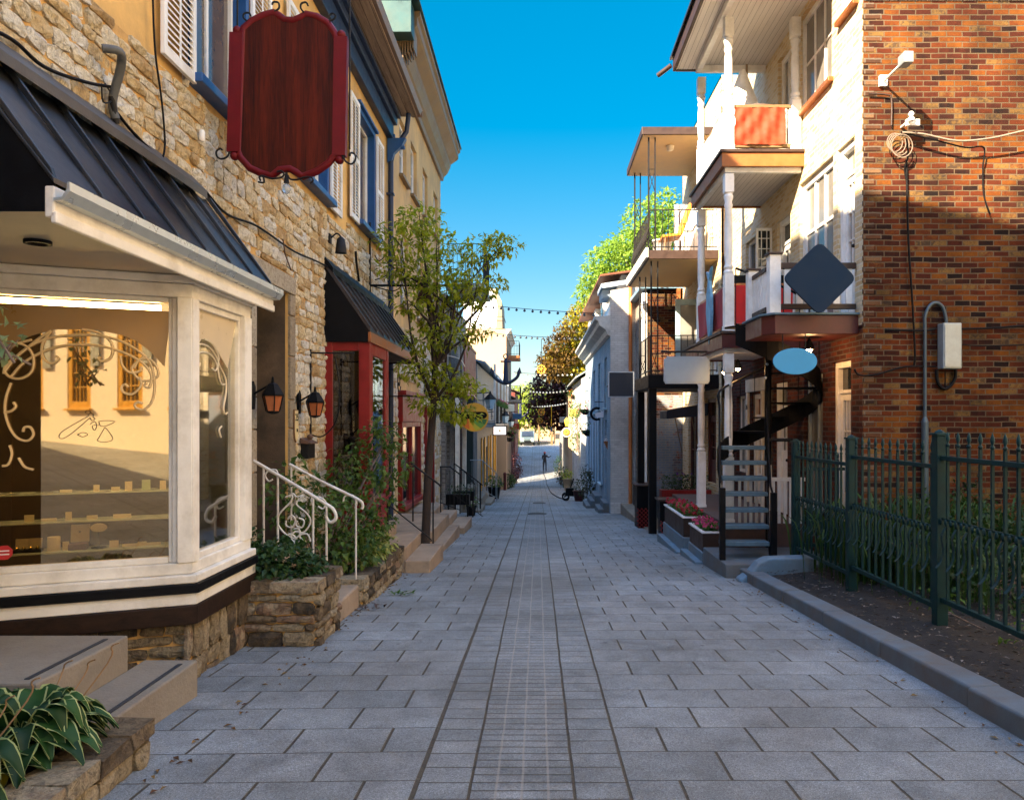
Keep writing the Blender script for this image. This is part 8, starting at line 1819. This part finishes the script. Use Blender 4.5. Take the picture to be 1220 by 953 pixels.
# ---- end of the street
t = house('far_house', 'small sunlit cream house with a gateway at the far end', 'R', 2.2, 96, 106, -2, 2.4, m_beige, [(98, 99, -.4, 1.2), (102, 103, -.4, 1.2)], roof=(m_copper, .4, 1.4), depth=6)
t = thing('garden_gateway', (1.0, 94, -1.56), 'tan gateway with two posts and a beam at the end of the street', 'gateway')
for x in (.1, 1.7): MB().box(x - .13, x + .13, 93.9, 94.2, -1.6, 1.0).build('post', m_tanwood, t, bev=.01)
MB().box(-.2, 2.0, 93.85, 94.25, 1.001, 1.35).build('beam', m_tanwood, t, bev=.01)
o = MB().box(-9, 9, 116, 118, -2, 2.4).build('boundary_wall', m_beige); tag(o, 'beige sunlit wall closing the view at the very end', 'wall')
def van(bx, by, bz):
    t = thing('parked_van', (bx, by, bz), 'small dark grey van with lit headlights facing the camera at the street end', 'van'); F = Frame((bx, by, bz), (1, 0, 0), (0, -1, 0)); w = .88
    m = MB(F); m.prism([(.0, .35), (.1, .9), (-.55, 1.05), (-1.1, 1.75), (-4.2, 1.8), (-4.3, .35)], -w, w, 'nz'); m.v = m.v
    body = m.build('body', mat('teal-grey van paint', (.10, .14, .15), rough=.3, coat=.5), t, bev=.08, seg=3)
    m = MB(F); m._add([(-.72, -.52, 1.1), (.72, -.52, 1.1), (.66, -1.05, 1.68), (-.66, -1.05, 1.68)], [(0, 1, 2, 3)]); o = m.build('windscreen', m_pane, t, recalc=False); o.location = (0, -.03, .03)
    for s_ in (-.62, .62):
        m = MB(F); m.box(s_ - .13, s_ + .13, .04, .10, .62, .8); m.build('headlight', lit('warm headlight', (1, .62, .25), 14), t)
        for yy in (-.8, -3.4):
            m = MB(F); q = [(s_ * 1.3 * .98, yy + .32 * math.cos(R(a_)), .33 + .32 * math.sin(R(a_))) for a_ in range(0, 360, 30)]; m.tube(q, .09, 6, closed=True); m.build('wheel', m_black, t)
    MB(F).box(-.4, .4, .07, .12, .42, .6).build('grille', m_black, t); MB(F).box(-.9, .9, .03, .16, .25, .4).build('bumper', m_black, t, bev=.03)
van(-1.3, 92.5, rz(92.5))
bush('roadside_shrub', [(-3.2, 88, -1.0, 1, 1), (-3.0, 86.5, -1.2, .8, .8)], 900, .25, lf_gold, 'golden shrub at the left edge by the van', 'shrub')
# sunlit beige block on the left beyond the crest
house('crest_house', 'pale sunlit house front beyond the crest, left behind the van', 'L', -2.6, 96, 108, -2, 2.0, m_white, [(98, 99, -.6, 1.0), (102, 103, -.6, 1)], roof=(m_verd, .4, 1.2), depth=6)

# ---- strings of lamps across the street, and the ship wheels that hang from them
def string(P0, P1, n, sag, label, lampm, r=.03, size=.055):
    t = thing('string_lights', ((P0[0] + P1[0]) / 2, (P0[1] + P1[1]) / 2, min(P0[2], P1[2]) - sag), label, 'string lights', 'lamp strings across the street')
    a_, b_ = Vector(P0), Vector(P1); pts = [a_.lerp(b_, i / 24) - Vector((0, 0, sag * 4 * (i / 24) * (1 - i / 24))) for i in range(25)]
    MB().tube(pts, .012, 5, raw=True).build('cable', m_black, t)
    for i in range(n):
        f = (i + .5) / n; p = a_.lerp(b_, f) - Vector((0, 0, sag * 4 * f * (1 - f))); m = MB(); m.lathe(p - Vector((0, 0, .12)), [(.02, 0), (size, .03), (size * .9, .06), (.02, .1), (.02, .12)], 8, raw=True); m.build('bulb', lampm, t)
m_bulb = mat('dark bulb glass', (.03, .03, .035), rough=.2); m_bulbw = mat('white bulb glass', (.8, .78, .7), rough=.2, emit=(1, .9, .7), estr=.12)
string(at(566, 362, 30.5), at(724, 374, 26.5), 16, .05, 'nearest string of dark bulbs across the blue sky', m_bulb)
string(at(560, 394, 33), at(694, 402, 36.4), 20, .1, 'second string of dark bulbs, lower across the sky', m_bulb)
string(at(612, 443, 50), at(684, 445, 46.4), 14, .1, 'third string of small bulbs before the plum tree', m_bulbw, size=.07); string(at(630, 465, 53), at(678, 464, 50), 12, .12, 'fourth string of pale bulbs across the plum tree', m_bulbw, size=.07)
string(at(633, 483, 56), at(676, 479, 52), 14, .1, 'lowest string of pale bulbs across the plum tree', m_bulbw, size=.08)
def wheel(px, py, Y, r, label, ztop):
    p = at(px, py, Y); F = FF(Y); t = thing('ship_wheel', p, label, 'ship wheel', 'golden ship wheels hung over the street'); m = MB(F)
    m.tube([(p.x + r * math.cos(R(a_)), 0, p.z + r * math.sin(R(a_))) for a_ in range(0, 360, 18)], r * .13, 6, closed=True); m.build('rim', mat('golden wood', (.62, .32, .03), rough=.4), t)
    m = MB(F); m.tube([(p.x, -.05, p.z), (p.x, .05, p.z)], r * .22, 8)
    for a_ in range(0, 360, 45): m.tube([(p.x, 0, p.z), (p.x + r * 1.4 * math.cos(R(a_)), 0, p.z + r * 1.4 * math.sin(R(a_)))], r * .07, 5)
    m.build('spokes', mat('golden wood', (.62, .32, .03)), t); m = MB(F); m.tube([(p.x, 0, p.z + r), (p.x, 0, ztop)], .014, 4); m.build('wire', m_iron, t)
wheel(645, 440, 36.2, .19, 'highest golden ship wheel hanging against the pale sky', at(645, 404, 36.2).z); wheel(645, 491, 52, .22, 'upper of the two lower ship wheels, orange, before the far trees', at(645, 464, 52).z); wheel(643, 501, 54, .19, 'lowest and smallest orange ship wheel', at(643, 483, 54).z)
t = thing('hanging_oar', at(657, 495, 52), 'pale yellow oar with a blue blade hanging vertically before the plum tree', 'oar'); p = at(657, 483, 52); q = at(657, 508, 52); m = MB(); m.tube([p, q], .03, 6, raw=True); m.build('shaft', m_fl_yel, t); m = MB(); m.tube([q, q - Vector((0, 0, .35))], [.05, .09], 6, raw=True); m.build('blade', m_blue, t)

# ---- buildings behind the camera (they show in the shop window, shade the street or bounce sun)
R0 = thing('yellow_window_house', (1, -16, 0), 'white house behind the camera with tall yellow-framed windows, mirrored in the shop glass', 'building')
GH = Frame((4.6, -6, 0), (-.34, -.94, 0), (-.94, .34, 0)); hw = [(-.6 + i * 2.3, .5 + i * 2.3, 1.95, 5.4) for i in range(9)]
m = MB(GH); m.wall(-3, 22, -.4, 8, hw, .25); m.build('wall', mat('white render', (.86, .80, .68), rough=.9, var=.06), R0, recalc=False)
MB(GH).box(-3, 22, -6, -.35, -.4, 7.95).build('body', m_white, R0)
m_yw = mat('yellow window paint', (.62, .33, .02), rough=.5)
for w in hw: window(R0, GH, *w, n=-.05, fm=m_yw, cols=4, rows=7, fr=.2, sill=m_yw)
m = MB(GH)
for w in hw: m.box(w[0] - .45, w[0] - .05, .01, .06, 3.2, 4.9)
m.build('shutters', m_galv, R0)
o = house('reflector_house', 'added pale house behind the garden to the right, out of view, bouncing sun onto the left wall', 'R', 8.8, -14, 7.4, -1, 12, mat('cream reflector render', (.84, .72, .50), rough=.9, var=.06), [(-8, -6.8, 1, 3), (-2, -.8, 1, 3), (4, 5.2, 1, 3), (-8, -6.8, 5, 7), (-2, -.8, 5, 7), (4, 5.2, 5, 7)], roof=(m_roofblk, .3, 1.2), depth=6)  # added unseen house; its pale wall bounces warm sun onto the left stonework
L0 = house('rear_left_house', 'house behind the camera on the left, outside the photograph', 'L', -3.1, -22, -9.05, 0, 4.0, m_stucco, [(-14, -13, 1, 3), (-18, -17, 1, 3)], roof=(m_roofblk, .3, .8), depth=6)
tree((6, -7, 0), [(5.2, -4.5, .2), (5.2, -4.5, 2), (5.0, -4.6, 4)], .18, [(4.6, -5, 5, 1.2, 1), (5.4, -4, 5.4, 1.3, 1.1), (4.0, -5.6, 4.2, .9, .8)], 2500, .16, lf_mid, m_bark, 'leafy tree behind the camera on the right', seed=21, twigs=2)

# a few more things that crowd the far street
basket(617, 517, 56, 'small dark basket at the far end of the left row', -1.95, m_fl_red) if False else None
for i, (px, py, Y, wx, lb, c) in enumerate(((606, 486, 42, -2.5, 'small cream shop sign far down the left side', (.6, .55, .42)), (613, 508, 52, -1.95, 'tiny red shop sign far down the left side', (.35, .03, .02)), (616, 496, 54.5, -1.95, 'tiny blue shop sign far down the left side', (.05, .16, .3)), (686, 492, 40, 2.1, 'small ochre shop sign on the white house', (.5, .3, .06)), (672, 500, 53, 2.03, 'tiny pale shop sign on the cream house', (.6, .6, .55)), (668, 510, 57, 2.03, 'tiny dark red shop sign on the cream house', (.3, .02, .02)))):
    p = at(px, py, Y); t = thing('shop_sign', p, lb, 'sign', 'small signs far down the street'); w = .32
    MB(FF(Y)).box(p.x - w, p.x + w, -.03, .03, p.z - .2, p.z + .2).build('board', mat('far sign %d' % i, c, var=.1), t, bev=.02)
    m = MB(); m.tube([(wx, Y, p.z + .32), (p.x, Y, p.z + .32)], .02, 5); m.tube([(p.x, Y, p.z + .32), (p.x, Y, p.z + .18)], .012, 4); m.build('arm', m_iron, t)
for i, (x, y, w, h, lm, lb) in enumerate(((-1.9, 47.5, .4, .8, lf_dark, 'dark leafy tub at the corner of the beige house'), (-1.85, 51, .35, .6, lf_mid, 'green leafy tub farther along the beige house'), (1.8, 47.6, .4, .9, lf_dark, 'dark shrub in the gap beside the cream house'), (1.75, 54, .4, .8, lf_plum, 'plum shrub at the foot of the cream house'), (1.8, 60, .5, 1.1, lf_dark, 'dark shrub at the end of the cream house'), (-2.0, 66, .5, .9, lf_rust, 'rust-coloured shrub by the brown house'), (1.9, 68, .5, 1.2, lf_dark, 'tall dark shrub by the grey house'))):
    bush('tub_plant', [(x, y, rz(y) + h * .6, w, h * .6), (x, y + .3, rz(y) + h, w * .7, h * .4)], 420, .14, lm, lb, 'shrub', seed=i + 40)
